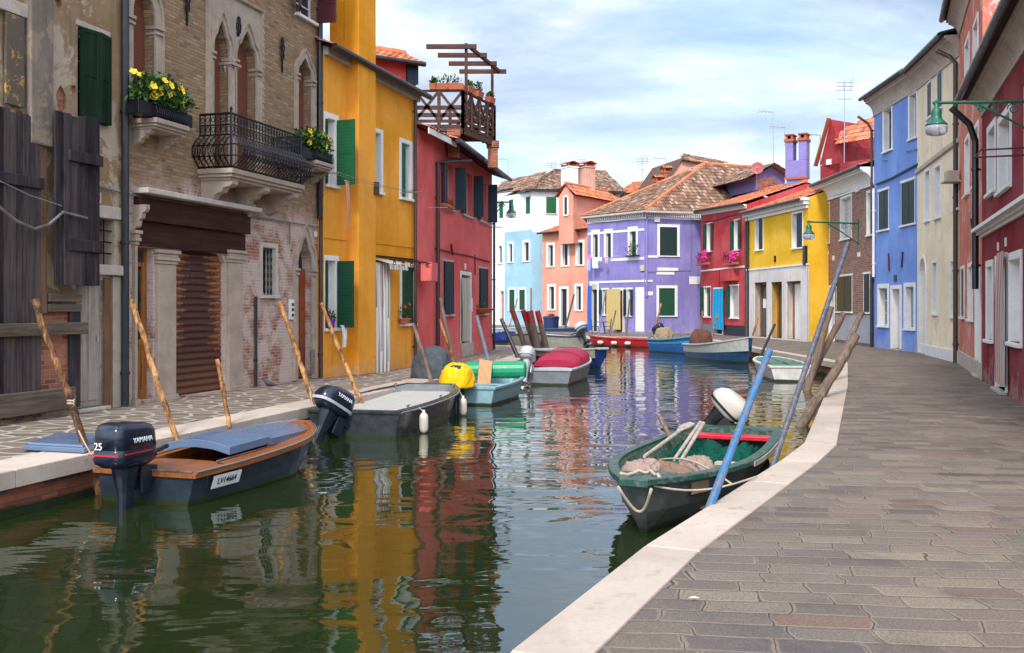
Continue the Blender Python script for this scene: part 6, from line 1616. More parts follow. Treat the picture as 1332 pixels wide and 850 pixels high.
def sellipse(cx, cy, z, a, b, n=20, e=3.2, tilt=0.0):
    r = []
    for k in range(n):
        t = 2*math.pi*k/n; c, q = math.cos(t), math.sin(t)
        x = a*math.copysign(abs(c)**(2/e), c); y = b*math.copysign(abs(q)**(2/e), q); r.append((cx+x, cy+y, z + x*tilt))
    return r
def outboard(B, y=0.0, s=1.0, tilt=0.0, cowl=None, leg=None, kind='blocky', steer=0.0, twin=None, up=0.0, word=True, num=None):
    cowl = cowl or P('motor_cowl_navy', (0.010,0.014,0.028), 0.22, 0.3); leg = leg or P('motor_leg_navy', (0.012,0.016,0.026), 0.35, 0.3)
    X = Matrix.Translation((-0.05, y, B.fs+0.02+up)) @ Matrix.Rotation(R(steer), 4, 'Z') @ Matrix.Rotation(R(tilt), 4, 'Y') @ Matrix.Scale(s, 4)
    T_ = lambda mb: [v for v in setattr(mb, 'v', [X @ p for p in mb.v]) or mb.v]
    mb = MB()
    # mid section, cavitation plate, gearcase and skeg hang behind the transom
    mb.loft([sellipse(-0.22, 0, z, a, b, 12, 2.4) for z, a, b in ((0.10,0.15,0.10),(0.0,0.13,0.085),(-0.16,0.09,0.055),(-0.42,0.08,0.04),(-0.50,0.085,0.035))])
    mb.loft([sellipse(-0.26, 0, z, 0.19, 0.10, 12, 2.2) for z in (-0.52, -0.50)])
    mb.loft([[(-0.16+dx, dy, zz) for dx, dy in ((0.05,0),(0,0.022),(-0.12,0.015),(-0.16,0),(-0.12,-0.015),(0,-0.022))] for zz in (-0.52, -0.66)])
    mb.tube([(-0.02,0,-0.66),(-0.06,0,-0.66),(-0.30,0,-0.66),(-0.38,0,-0.66)], [0.015,0.05,0.05,0.03], 10)
    mb.add([(-0.08,0.006,-0.70),(-0.28,0.006,-0.70),(-0.24,0.004,-0.84),(-0.16,0.004,-0.84),(-0.08,-0.006,-0.70),(-0.28,-0.006,-0.70),(-0.24,-0.004,-0.84),(-0.16,-0.004,-0.84)], [(0,1,2,3),(7,6,5,4),(0,4,5,1),(1,5,6,2),(2,6,7,3),(3,7,4,0)])
    mb.box((-0.12,-0.10,-0.18),(0.02,-0.07,0.06)); mb.box((-0.12,0.07,-0.18),(0.02,0.10,0.06)); mb.box((0.0,-0.10,-0.02),(0.10,0.10,0.05)); T_(mb)
    mo = mb.build('outboard_motor', leg, B.T, bevel=0.006)
    mb = MB()
    if kind == 'blocky':
        rs = [sellipse(-0.22, 0, z, a, b, 24, 4.2, tl) for z, a, b, tl in ((0.08,0.20,0.13,0),(0.12,0.27,0.17,0.0),(0.15,0.285,0.18,0),(0.24,0.28,0.175,-0.02),(0.245,0.275,0.17,-0.02),(0.25,0.28,0.175,-0.02),(0.40,0.27,0.165,-0.05),(0.455,0.24,0.145,-0.07),(0.475,0.17,0.10,-0.08))]
    else:
        rs = [sellipse(-0.22+cx, 0, z, a, b, 24, 2.8, tl) for z, a, b, tl, cx in ((0.06,0.19,0.12,0,0),(0.10,0.25,0.155,0,0),(0.16,0.275,0.17,0.05,0),(0.24,0.285,0.17,0.08,0.0),(0.32,0.26,0.155,0.1,0.01),(0.38,0.20,0.12,0.12,0.02),(0.405,0.10,0.06,0.12,0.03))]
    mb.loft(rs); T_(mb); co_ = mb.build('cowling', cowl, mo, smooth=True)
    if kind != 'blocky' or twin:
        mb = MB(); mb.loft([sellipse(-0.22, 0, z, a, b, 24, 3.4) for z, a, b in ((0.13,0.283,0.176),(0.165,0.29,0.182))]); T_(mb); mb.build('trim_band', twin or leg, co_)
    mb = MB()
    for k in range(3):
        a = 2*math.pi*k/3+0.3; pts = []
        for (rr, da, dx) in ((0.03,-0.3,0.02),(0.11,-0.45,0.03),(0.14,0.0,0.0),(0.11,0.5,-0.03),(0.03,0.4,-0.02)): pts.append((-0.37+dx, rr*math.cos(a+da), -0.66+rr*math.sin(a+da)))
        mb.face(pts); mb.face([(p[0]-0.006, p[1], p[2]) for p in pts])
    mb.tube([(-0.34,0,-0.66),(-0.43,0,-0.66)], [0.04,0.02], 8); T_(mb); mb.build('propeller', M['steel'], mo)
    mb = MB(); mb.tube([(0.05,0.05,0.06),(0.25,0.05,0.14),(0.45,0.06,0.17)], [0.02,0.018,0.024], 8); T_(mb); mb.build('tiller', M['black'], mo)
    if word:
        f = P('motor_lettering', (0.75,0.76,0.78), 0.4, 0.05)
        zt = 0.325 if kind == 'blocky' else 0.27
        for sg in (-1, 1):
            Rm = X @ Matrix.Translation((-0.215, sg*0.187, zt)) @ (Matrix.Rotation(R(90), 4, 'X') if sg < 0 else Matrix.Rotation(R(180), 4, 'Z') @ Matrix.Rotation(R(90), 4, 'X'))
            text('lettering', 'YAMAHA', 0.064, f, Rm, co_)
    if num:
        Rm = X @ Matrix.Translation((-0.517, 0.05, 0.285)) @ Matrix.Rotation(R(-90), 4, 'Z') @ Matrix.Rotation(R(90), 4, 'X'); text('lettering', num, 0.09, P('motor_lettering', (0.75,0.76,0.78)), Rm, co_)
        mb = MB(); mb.box((-0.514,-0.16,0.20),(-0.507,0.16,0.215)); mb.box((-0.45,-0.1865,0.21),(-0.08,-0.180,0.222)); T_(mb); mb.build('red_stripe', P('red_stripe', (0.5,0.02,0.03)), co_)
    return mo

from mathutils import noise as mn
def drape(cx, cy, z0, rx, ry, h, seed, name, mat, label, cat, parent=None, group=None, rz=0.0, rough=0.12, n=72, m=26, zs=1.0):
    """crumpled cloth or tarpaulin thrown over something: creased uneven mound"""
    off = Vector((seed*3.1, seed*1.7, 0)); rings = []; sz = (rx+ry)/2; k1, k2 = 1.1/sz, 2.8/sz
    for j in range(m+1):
        f = j/m; a = f*math.pi/2; rr = math.cos(a)**0.55 if j < m else 0.02; ring = []
        for k in range(n):
            t = 2*math.pi*k/n; x, y, z = rx*rr*math.cos(t), ry*rr*math.sin(t), h*math.sin(a)
            p = Vector((x, y, z*0.4)) + off
            big = mn.noise(p*k1); w = mn.noise_vector(p*k1*1.5)*0.25*sz
            rid = 1-2.2*abs(mn.noise((p+w)*k2)); fine = 1-2.2*abs(mn.noise((p+w*1.6)*k2*2.3))
            d = rough*sz*(1.6*big + 1.1*rid + 0.5*fine)
            nn = Vector((x/rx/rx, y/ry/ry, z/h/h+1e-4)).normalized()
            q = Vector((x, y, z)) + nn*d; q.z = max(q.z*zs, 0.0 if j else 0.0)
            if j == 0: q.z = 0
            ring.append((cx + q.x*math.cos(rz)-q.y*math.sin(rz), cy + q.x*math.sin(rz)+q.y*math.cos(rz), z0+q.z))
        rings.append(ring)
    mb = MB(); mb.loft(rings)
    o = mb.build(name, mat, parent, smooth=True, loc=None if parent is not None else (cx, cy, z0))
    if parent is None: tag(o, label, cat, group)
    return o

navy = P('navy_hull_paint', (0.022,0.032,0.045), 0.22, 0.3, tide=True); blackh = P('dark_grey_hull', (0.03,0.033,0.036), 0.3, 0.35, tide=True)
# 1 mahogany decked boat
B1 = Boat('navy hulled boat with varnished mahogany deck and blue hatch cover, beside the brick quay wall', (-3.84, 10.45), (-2.84, 13.55), 1.30, 0.33, 0.50, navy, M['mahogany'], M['mahogany'], ws=0.93, p=3.0, bw=0.1, flare=0.86, rake=0.6)
B = B1
B.deck(0.78, 1.0, M['mahogany']); B.deck(0.0, 0.22, M['mahogany'], dz=-0.005)
mb = MB(); 
for sg in (1, -1):
    mb.loft([[(B.L*t, sg*(B.w(t)-0.03), B.z(t)+0.0), (B.L*t, sg*(B.w(t)-0.20), B.z(t)+0.02), (B.L*t, sg*(B.w(t)-0.21), B.z(t)-0.06)] for t in [0.2+0.6*i/10 for i in range(11)]], close=False)
mb.build('side_deck', M['mahogany'], B.T)
mb = MB(); mb.tube([(B.L*t, -(B.w(t)+0.03), B.z(t)+0.02) for t in [i/16 for i in range(17)]], 0.012, 6); mb.tube([(B.L*t, (B.w(t)+0.03), B.z(t)+0.02) for t in [i/16 for i in range(17)]], 0.012, 6); mb.tube([(-0.03, -B.w(0), B.fs+0.03), (-0.03, B.w(0), B.fs+0.03)], 0.012, 6); mb.tube([(B.L*t, -(B.w(t)-0.2), B.z(t)+0.03) for t in (0.2,0.4,0.55,0.68)], 0.01, 6); mb.build('chrome_strip', M['steel'], B.rim)
hb = P('blue_hatch_paint', (0.095,0.14,0.22), 0.25, 0.10, scale=1.5, bumps=0.0)
mb = MB(); rs = []
for t, wd in ((0.27,0.44),(0.5,0.47),(0.52,0.475),(0.78,0.42),(0.86,0.33)):
    z = B.z(t)+0.15-(0.03 if t > 0.5 else 0)-0.10*max(0, (t-0.6)/0.26); rs.append([(B.L*t, y*wd, z+0.07*(1-y*y)-(0.09 if q else 0)) for q in (0, 1) for y in ((-1,-0.5,0,0.5,1) if q == 0 else (1,0.5,0,-0.5,-1))])
mb.loft(rs); mb.build('hatch_cover', hb, B.T, bevel=0.006, label=None) if False else mb.build('hatch_cover', hb, B.T, bevel=0.006)
for sg in (1, -1): mb = MB(); mb.add([(B.L*0.5, sg*0.46, 0.2), (B.L*0.8, sg*0.42, 0.2), (B.L*0.8, sg*0.42, B.z(.8)+0.03), (B.L*0.5, sg*0.46, B.z(.5)+0.10)], [(0,1,2,3)]); mb.build('coaming', M['mahogany'], B.T)
t_ = 0.16; pm = MB(); y_ = -(B.w(t_)*0.93+0.02); 
q0, q1 = Vector((B.L*0.09, -(B.w(0.09)*0.945)-0.015, 0.13)), Vector((B.L*0.24, -(B.w(0.24)*0.945)-0.015, 0.13)); upv = Vector((0, -0.045, 0.14))
pm.loft([[q0, q1, q1+upv, q0+upv], [k+Vector((0,-0.006,0)) for k in (q0, q1, q1+upv, q0+upv)]]); po = pm.build('registration_plate', M['white_trim'], B.T)
dx_ = (q1-q0).normalized(); uz_ = upv.normalized(); nz_ = dx_.cross(uz_); c_ = (q0+q1+upv)/2 + nz_*0.009
mt = Matrix((( dx_.x, uz_.x, nz_.x, c_.x), (dx_.y, uz_.y, nz_.y, c_.y), (dx_.z, uz_.z, nz_.z, c_.z), (0,0,0,1)))
text('registration', 'LV14664', 0.093, M['black'], mt, po)
outboard(B, 0.0, 1.12, 0, num='25')
# hatch lid on the quay
c = [Vector((-5.42, 11.06)), Vector((-4.62, 10.80)), Vector((-4.74, 11.95)), Vector((-5.52, 12.1))]
mb = MB(); mb.loft([[(p.x, p.y, 0.02) for p in c], [(p.x, p.y, 0.075) for p in c]]); cc = sum(c, Vector((0,0)))/4
mb.loft([[((p.x-cc.x)*0.9+cc.x, (p.y-cc.y)*0.9+cc.y, 0.0755) for p in c], [((p.x-cc.x)*0.86+cc.x, (p.y-cc.y)*0.86+cc.y, 0.10) for p in c]])
tag(mb.build('hatch_lid', hb, None, bevel=0.01, loc=(cc.x, cc.y, 0.02)), 'flat blue boat hatch lid lying on the quayside kerb at the far left', 'hatch lid')

# 2 dark grey work boat
B2 = Boat('dark grey flat decked work boat with pale deck and tilted outboard, second from the left', (-2.50, 15.75), (-1.62, 19.9), 1.75, 0.42, 0.52, blackh, blackh, P('inner_grey', (0.16,0.17,0.17), 0.6), ws=0.86, p=2.6, bw=0.55, flare=0.92, rake=0.9)
B = B2; B.deck(0.12, 0.93, stone('grey_beige_deck', (0.42,0.40,0.36), 0.8, 0.3), dz=-0.10, crown=0.0, inset=0.10)
mb = MB(); mb.tube([(B.L*t, -(B.w(t)+0.045), B.z(t)-0.02) for t in [i/16 for i in range(17)]], 0.016, 6); mb.build('metal_strake', M['steel'], B.rim)
mb = MB()
for t, sg in ((0.12,-1),(0.12,1),(0.5,-1),(0.9,1),(0.9,-1)): x, y, z = B.L*t, sg*(B.w(t)-0.06), B.z(t)+0.02; mb.tube([(x-0.08,y,z+0.03),(x+0.08,y,z+0.03)], 0.012, 6); mb.tube([(x,y,z-0.02),(x,y,z+0.03)], 0.015, 6)
mb.build('cleats', M['steel'], B.T)
outboard(B, 0.22, 1.22, 30, kind='round', steer=-28, twin=P('silver_band', (0.45,0.46,0.48), 0.35), cowl=P('motor_cowl_blue', (0.012,0.017,0.03), 0.25), up=-0.22)
fen = P('fender_cream', (0.62,0.56,0.46), 0.55, 0.3)
def fender(p, h=0.34, r=0.075, label='', top=None):
    mb = MB(); mb.lathe([(0.02,0),(r*0.8,0.03),(r,0.08),(r,h-0.08),(r*0.8,h-0.03),(0.025,h),(0.02,h+0.04)], p, 12); o = mb.build('fender', fen, None, smooth=True, loc=p)
    tag(o, label, 'fender', 'cream boat fenders')
    mb = MB(); t = Vector(top) if top else Vector(p)+Vector((0,0,h+0.3)); mb.tube([(0,0,h), Vector(t)-Vector(p)], 0.006, 5); mb.build('rope', fen, o)
for t, lb_ in ((0.17, 'cream cylindrical fender hanging near the stern of the dark grey work boat'), (0.80, 'cream cylindrical fender hanging near the bow of the dark grey work boat')):
    fender(B.lw(B.L*t, -(B.w(t)+0.12), 0.0), label=lb_, top=B.lw(B.L*t, -B.w(t)-0.04, B.z(t)+0.0))
# 3 light blue skiff
lbm = P('light_blue_boat_paint', (0.22,0.36,0.40), 0.4, 0.2, tide=True)
B3 = Boat('pale blue skiff carrying a green roll and a plank, beside the dark grey work boat', (-0.86, 20.85), (0.02, 24.2), 1.15, 0.38, 0.50, lbm, lbm, lbm, ws=0.88, p=2.2, bw=0.2, flare=0.85)
B = B3; B.deck(0.0, 0.12, lbm); B.thwart(0.5, lbm)
outboard(B, 0.22, 0.95, 0, word=False)
drape(*B.lw(-0.22, 0.22, 0)[:2], WZ+B.fs+0.02, 0.44, 0.32, 0.46, 3, 'yellow_tarp', cloth('yellow_tarp', col=(0.80,0.46,0.01), rough=0.5), 'crumpled yellow tarpaulin over the outboard motor of the pale blue skiff', 'tarpaulin', rz=B.T.rz, rough=0.07)
gr = P('green_roll', (0.01,0.30,0.13), 0.45, 0.15); mb = MB()
a, b_ = at(607, 482, 23.4), at(684, 481, 23.2)
mb.tube([a, a.lerp(b_, 0.02), b_.lerp(a, 0.02), b_], [0.17, 0.20, 0.20, 0.17], 14)
for f in (0.2, 0.4, 0.6, 0.8): q = a.lerp(b_, f); mb.tube([q-Vector((0.012,0,0)), q+Vector((0.012,0,0))], 0.208, 14)
mb.bar(a+Vector((0,-0.15,0.13)), b_+Vector((0,-0.15,0.13)), 0.02, 0.02)
tag(mb.build('green_roll', gr, None, smooth=False, loc=a.lerp(b_, 0.5)-Vector((0,0,0.2))), 'thick green rolled mat lying across the pale blue skiff', 'roll')
mb = MB(); mb.bar(at(629, 502, 22.6), at(632, 469, 23.15), 0.30, 0.03, up=(0.2,-1,0.4)); tag(mb.build('plank', wood('tan_plank', [(0.32,0.17,0.08),(0.45,0.26,0.13),(0.52,0.32,0.17)], 0.7), None, loc=at(630, 500, 22.6)), 'wide tan plank leaning on the green roll', 'plank')
# grey tarp bundle on the kerb
gt = cloth('dark_grey_tarp', col=(0.075,0.085,0.095), rough=0.5)
p = at(560, 494, 22.2); drape(p.x-0.02, p.y+0.35, 0.012, 0.42, 0.38, 0.66, 9, 'grey_tarp_bundle', gt, 'dark grey tarpaulin bundle on the kerb in front of the rose red house', 'tarpaulin', rough=0.08)
# 4 grey boat with magenta cover
gh = P('grey_hull_paint', (0.17,0.19,0.21), 0.4, 0.25, tide=True); lg = P('pale_grey_paint', (0.42,0.44,0.45), 0.45, 0.2)
B4 = Boat('grey boat under a crimson pink tarpaulin cover with silver outboard', (0.98, 26.2), (2.05, 31.0), 1.35, 0.42, 0.62, gh, lg, lg, ws=0.84, p=2.2, bw=0.15, flare=0.85)
B = B4; mb = MB(); rs = []
for i in range(13):
    t = 0.16+0.76*i/12; w = B.w(t)-0.02; hh = 0.36*math.sin(math.pi*min(1, (i/12)*0.85+0.12))**0.7; rs.append([(B.L*t, w*math.cos(a), B.z(t)+0.03+hh*math.sin(a)**0.8) for a in [math.pi*k/12 for k in range(13)]])
mb.loft(rs, close=False); mb.add(rs[0], [tuple(range(13))]); mb.add(rs[-1], [tuple(range(13))])
tag(mb.build('cover', cloth('crimson_tarp', col=(0.36,0.02,0.055), rough=0.55), B.T, smooth=True)); B.deck(0.0, 0.16, lg)
mb = MB()
for t in (0.35, 0.62): mb = MB(); mb.tube([(B.L*t, (B.w(t)-0.01)*math.cos(a), B.z(t)+0.045+0.375*math.sin(math.pi*min(1, (t-0.16)/0.76*0.85+0.12))**0.7*math.sin(a)**0.8) for a in [math.pi*k/12 for k in range(1, 12)]], 0.012, 5); mb.build('cover_seam', P('crimson_seam', (0.28,0.015,0.04)), B.T)
silver = P('silver_cowl', (0.50,0.51,0.53), 0.35, 0.15); outboard(B, 0.55, 1.15, 25, kind='round', cowl=silver, leg=silver, word=False, up=0.05)
# 5 cream and blue boat
cb5 = P('faded_cream_boat', (0.33,0.31,0.25), 0.6, 0.3); bb5 = P('deep_blue_boat', (0.012,0.05,0.22), 0.4, 0.25, tide=True)
B5 = Boat('blue hulled boat with faded cream topsides behind the crimson covered boat', (1.2, 38.0), (3.05, 33.6), 1.4, 0.48, 0.68, bb5, lg, cb5, ws=0.85, p=2.2, bw=0.25, band=(0.15, 0.95, cb5)); B5.thwart(0.45, cb5); B5.deck(0.85, 1.0, cb5)
wm_ = P('off_white_cowl', (0.55,0.56,0.58), 0.35, 0.15)
B6 = Boat('weathered brown boat with a blue tarpaulin inside, moored past the red topped piles', (-1.6, 52.5), (1.6, 51.2), 1.3, 0.62, 0.75, P('brown_grey_hull', (0.14,0.12,0.10), 0.7, 0.3), P('dark_rim', (0.03,0.035,0.04)), cb5, ws=0.8, p=2.2); B6.deck(0.7, 1.0, cb5)
drape(-0.4, 51.6, WZ+0.3, 0.8, 0.35, 0.42, 21, 'blue_tarp', cloth('dark_blue_tarp', col=(0.01,0.02,0.12), rough=0.5), 'dark blue tarpaulin heaped in the weathered brown boat', 'tarpaulin')
B7 = Boat('cream topped boat with a pale tilted outboard, in front of the salmon pink house', (3.25, 50.0), (1.35, 52.6), 1.2, 0.60, 0.70, cb5, P('dark_rim', (0.03,0.035,0.04)), lg, ws=0.8, p=2.2); B7.thwart(0.4, lg); outboard(B7, -0.1, 1.25, 28, kind='round', cowl=wm_, word=False, up=0.1)
nv = P('navy_boat', (0.012,0.035,0.10), 0.45, 0.3)
B8 = Boat('long navy blue rowing boat moored below the salmon pink house', (2.2, 66.5), (6.0, 65.0), 1.3, 0.62, 0.95, nv, P('navy_rim', (0.02,0.05,0.13)), nv, ws=0.6, p=2.0); B8.thwart(0.4, nv); B8.thwart(0.65, nv)
B9 = Boat('pale grey boat with white gunwale moored below the white and pale blue house', (-1.9, 67.0), (1.0, 66.0), 1.4, 0.62, 0.80, P('pale_green_grey', (0.30,0.36,0.36)), lg, lg, ws=0.8); B9.thwart(0.4, lg); B9.deck(0.75, 1.0, lg)
rd = P('boat_red', (0.42,0.012,0.02), 0.4, 0.25, tide=True)
B10 = Boat('low red boat with white fenders and black outboard, below the lilac house', (7.35, 50.9), (4.15, 53.6), 1.15, 0.42, 0.55, rd, rd, P('boat_red_inside', (0.3,0.05,0.05), 0.6), ws=0.85, p=2.4); B10.deck(0.55, 1.0, P('tan_deck', (0.45,0.38,0.22), 0.7)); B10.thwart(0.3, rd); outboard(B10, 0.0, 1.15, 30, word=False, up=0.1)
for t, k in ((0.35, 'nearest its outboard'), (0.55, 'at its middle'), (0.78, 'nearest its bow')):
    q = B10.lw(B10.L*t, (B10.w(t)+0.12), 0.2); o = MB(); o.lathe([(0.02,0),(0.09,0.05),(0.1,0.12),(0.09,0.3),(0.02,0.36)], (0,0,0), 10, M=Matrix.Translation(q) @ Matrix.Rotation(R(90), 4, 'Y') @ Matrix.Rotation(R(40), 4, 'X')); tag(o.build('fender', fen, None, smooth=True, loc=q), 'small white fender on the side of the low red boat, ' + k, 'fender', 'white fenders on the red boat')
sb = P('bright_blue_boat', (0.015,0.10,0.30), 0.4, 0.25, tide=True); tq = P('turquoise_rim', (0.05,0.28,0.42), 0.45)
B11 = Boat('bright blue rowing boat with turquoise rim in front of the crimson house', (6.75, 46.6), (8.55, 42.9), 1.35, 0.58, 0.92, sb, tq, tq, ws=0.75, p=2.0, band=(0.4, 0.6, tq)); B11.thwart(0.4, tq)
jute = cloth('jute_cover', col=(0.30,0.22,0.13)); brn = cloth('brown_cover', col=(0.13,0.06,0.045))
q = B11.lw(0.55, 0, 0); drape(q.x, q.y, WZ+0.45, 0.42, 0.36, 0.62, 31, 'motor_cover', jute, 'beige sack cloth tied over the outboard of the bright blue rowing boat', 'motor cover')
B12 = Boat('white and blue rowing boat with pointed bow in front of the bright yellow house', (7.45, 40.6), (8.72, 36.3), 1.45, 0.58, 0.98, P('two_blue_hull', (0.02,0.07,0.16), 0.4, 0.3, tide=True), lg, lg, ws=0.78, p=2.0, band=(0.1, 0.97, P('white_grey_planks', (0.40,0.41,0.38), 0.5, 0.25))); B12.thwart(0.35, lg); B12.deck(0.75, 1.0, lg)
q = B12.lw(0.35, 0.1, 0); drape(q.x, q.y, WZ+0.5, 0.42, 0.36, 0.60, 33, 'motor_cover', brn, 'dark brown cloth tied over the outboard of the white and blue rowing boat', 'motor cover')
wg = P('white_boat', (0.62,0.60,0.54), 0.45, 0.25, tide=True); gg = P('boat_green', (0.01,0.20,0.09), 0.45, 0.2)
B13 = Boat('small white boat with green deck beside the leaning piles', (7.72, 27.5), (8.0, 31.3), 1.28, 0.42, 0.50, wg, wg, wg, ws=0.92, p=2.6, bw=0.45, flare=0.8); B13.deck(0.03, 0.96, gg, dz=0.0, crown=0.02, inset=0.09)
mb = MB(); mb.box((0.5,-0.03,0.46),(3.0,0.03,0.50)); mb.box((1.2,-0.5,0.455),(1.3,0.5,0.48)); mb.box((2.2,-0.5,0.455),(2.3,0.5,0.48)); mb.build('deck_battens', gh, B13.T)

# 14 green rowing boat in the foreground
dg = P('bottle_green_paint', (0.008,0.072,0.046), 0.5, 0.45, scale=9, peel=0.45, under=(0.085,0.105,0.08), bumps=0.2)
hg = P('dirty_grey_green_hull', (0.085,0.095,0.085), 0.6, 0.5, scale=4, bumps=0.3, tide=True)
B14 = Boat('old green rowing boat with oars and rags and white outboard, in the foreground', (3.10, 13.75), (1.08, 8.82), 1.40, 0.40, 0.52, hg, dg, dg, ws=0.80, p=2.3, bw=0.12, flare=0.74, rake=0.3, rt=0.05)
B = B14
B.thwart(0.10, P('red_thwart', (0.55,0.01,0.03), 0.4, 0.15), 0.26, 0.36, th=0.05); B.thwart(0.52, dg, 0.16, 0.30, th=0.05); B.deck(0.86, 1.0, dg, dz=-0.02); B.deck(0.0, 0.05, dg, dz=0.0)
for i in range(11):
    t = 0.14+0.5*i/10
    for sg in (1, -1): mb = MB(); mb.loft([[(B.L*t-0.02+dx, sg*w_, z_) for dx in (0, 0.04) for _ in (0,)] + [(B.L*t+0.02-dx, sg*(w_-0.04), z_) for dx in (0, 0.04)] for w_, z_ in ((B.w(t)-0.05, B.z(t)-0.03), (B.w(t)*0.80, 0.22), (B.w(t)*0.66, 0.09))]); mb.build('rib', dg, B.T)
mb = MB()
for k in range(5): mb.box((B.L*0.30+0*k, -0.42+k*0.17, 0.10), (B.L*0.80, -0.42+k*0.17+0.155, 0.125), 0, k/5)
mb.build('bottom_boards', wood('worn_tan_boards', [(0.15,0.11,0.08),(0.28,0.22,0.17),(0.38,0.31,0.24)], 0.8, 'x'), B.T)
mb = MB(); mb.bar((B.L*0.52-0.05, 0.22, 0.315), (B.L*0.52-0.05, 0.62, 0.315), 0.15, 0.025); tag(mb.build('seat_board', M['oar'], B.T))
mb = MB()   # worn wooden strake on the kerb side, canvas patch
mb.loft([[(B.L*t, (B.w(t)+0.052), B.z(t)-0.05), (B.L*t, (B.w(t)+0.065), B.z(t)-0.05), (B.L*t, (B.w(t)+0.065), B.z(t)+0.0), (B.L*t, (B.w(t)+0.052), B.z(t)+0.0)] for t in [0.02+0.6*i/10 for i in range(11)]]); mb.build('worn_strake', M['oar'], B.T)
mb = MB(); mb.add([(B.L*t, (B.w(t)*0.955+0.012), z) for t, z in ((0.82,0.30),(0.88,0.31),(0.88,0.42),(0.82,0.41))], [(0,1,2,3)]); mb.build('hull_patch', P('tan_patch', (0.24,0.15,0.08), 0.8), B.T)
outboard(B, -0.12, 0.95, 46, kind='round', cowl=P('cream_white_cowl', (0.50,0.455,0.385), 0.35, 0.15), leg=M['black'], word=False, steer=85, up=0.0)
def rope(name, pts, r, mat, label, cat='rope', parent=None):
    mb = MB(); mb.tube(pts, r, 7); o = mb.build(name, mat, parent, smooth=True, loc=None if parent is not None else pts[0])
    if parent is None: tag(o, label, cat)
    return o
rp = cloth('hemp_rope', col=(0.42,0.34,0.25))
lw = B.lw; L_ = B.L
rope('mooring_rope', [lw(L_*(0.965-0.05*math.sin(k/10*3.14)), 0.18-0.36*k/10, 0.50-0.30*math.sin(k/10*3.14) if 0 else 0.53+0.015*math.sin(k*2)) for k in range(11)], 0.016, rp, 'pale rope lying over the bow of the old green rowing boat')
rope('bow_loop_rope', [lw(L_+0.07-0.16*math.sin(k/12*3.14), 0.17-0.30*k/12, 0.47-0.24*math.sin(k/12*3.14)) for k in range(13)], 0.014, rp, 'pale rope looped down the stem of the old green rowing boat')
rope('line_rope', [lw(L_*(0.62+0.22*k/8), -0.30+1.0*(k/8), 0.40+0.10*math.sin(k/8*3.14)) for k in range(9)], 0.010, rp, 'thin pale rope stretched near the rags in the old green rowing boat')
drape(*lw(L_*0.77, 0.0, 0)[:2], WZ+0.16, 0.32, 0.28, 0.30, 41, 'rag_pile', cloth('tan_rags', col=(0.22,0.135,0.09)), 'heap of tan rags in the front of the old green rowing boat', 'rags', rough=0.13, rz=B.T.rz)
drape(*lw(L_*0.83, -0.16, 0)[:2], WZ+0.28, 0.24, 0.17, 0.25, 45, 'pale_rag', cloth('pale_pink_rag', col=(0.30,0.21,0.18)), 'pale pinkish rag near the bow of the old green rowing boat', 'rags', rough=0.16, rz=B.T.rz)
drape(*lw(L_*0.70, 0.20, 0)[:2], WZ+0.24, 0.26, 0.16, 0.24, 47, 'checked_rag', cloth('pale_pink_rag2', col=(0.30,0.21,0.17)), 'pale rag wrapped round the paired oar shafts in the old green rowing boat', 'rags', rough=0.16, rz=B.T.rz+0.5)
drape(*lw(L_*0.33, 0.05, 0)[:2], WZ+0.09, 0.62, 0.42, 0.20, 49, 'fishing_net', cloth('green_net', col=(0.006,0.065,0.042)), 'crumpled dark green fishing net behind the middle thwart of the old green rowing boat', 'net', rough=0.2, rz=B.T.rz)
def oar(a, b_, label, blade=True):
    a, b_ = Vector(a), Vector(b_); d = (b_-a).normalized(); mb = MB(); mb.tube([(0,0,0), (b_-a)*0.8 if blade else (b_-a)], [0.018, 0.024], 8)
    if blade: mb.loft([[(b_-a)*f + k for k in (Vector((w,0,0.012)).xyz, Vector((w*0.2,0.02,0.03)), Vector((-w,0,0.012)), Vector((-w*0.2,-0.02,-0.012)))] for f, w in ((0.72,0.022),(0.80,0.05),(0.92,0.075),(0.99,0.07),(1.0,0.04))])
    tag(mb.build('oar', M['oar'], None, loc=None), label, 'oar', 'oars in the green rowing boat'); bpy.data.objects[-1]
    o = [o for o in bpy.data.objects if o.get('label') == label][0]; o.location = a
oar(at(838, 594, 10.6), at(897, 552, 12.5), 'pale oar with broad blade resting on the left gunwale of the old green rowing boat')
oar(at(877, 598, 10.6), at(911, 550, 12.2), 'left one of the two straight pale poles lying in the old green rowing boat', False)
oar(at(885, 600, 10.5), at(915, 551, 12.1), 'right one of the two straight pale poles lying in the old green rowing boat', False)
mb = MB(); mb.bar(at(858, 542, 12.6), at(872, 570, 12.2), 0.05, 0.025); tag(mb.build('oar_rest', M['pole_grey'], None, loc=at(872, 570, 12.2)), 'short dark wooden oar rest standing up from the left side of the green rowing boat', 'oar rest')

# mooring ropes
def sag(a, b_, s_, n=10): a, b_ = Vector(a), Vector(b_); return [a.lerp(b_, i/n)-Vector((0,0,s_*math.sin(math.pi*i/n))) for i in range(n+1)]
rope('mooring_line', sag(B1.lw(0.1, 0.5, 0.36), (-4.75, 10.95, 0.25), 0.12), 0.008, rp, 'thin mooring line from the mahogany boat stern to the leftmost pole')
rope('mooring_line', sag(B2.lw(0.2, 0.75, 0.46), (-3.30, 16.3, 0.3), 0.08), 0.009, rp, 'thin mooring line from the dark grey work boat to the pole at its stern')
rope('mooring_line', sag(lw(L_*0.99, 0.0, 0.5), lw(L_*0.86, 0.95, 0.50), 0.10), 0.010, rp, 'thin mooring line from the old green boat bow towards the white kerb')
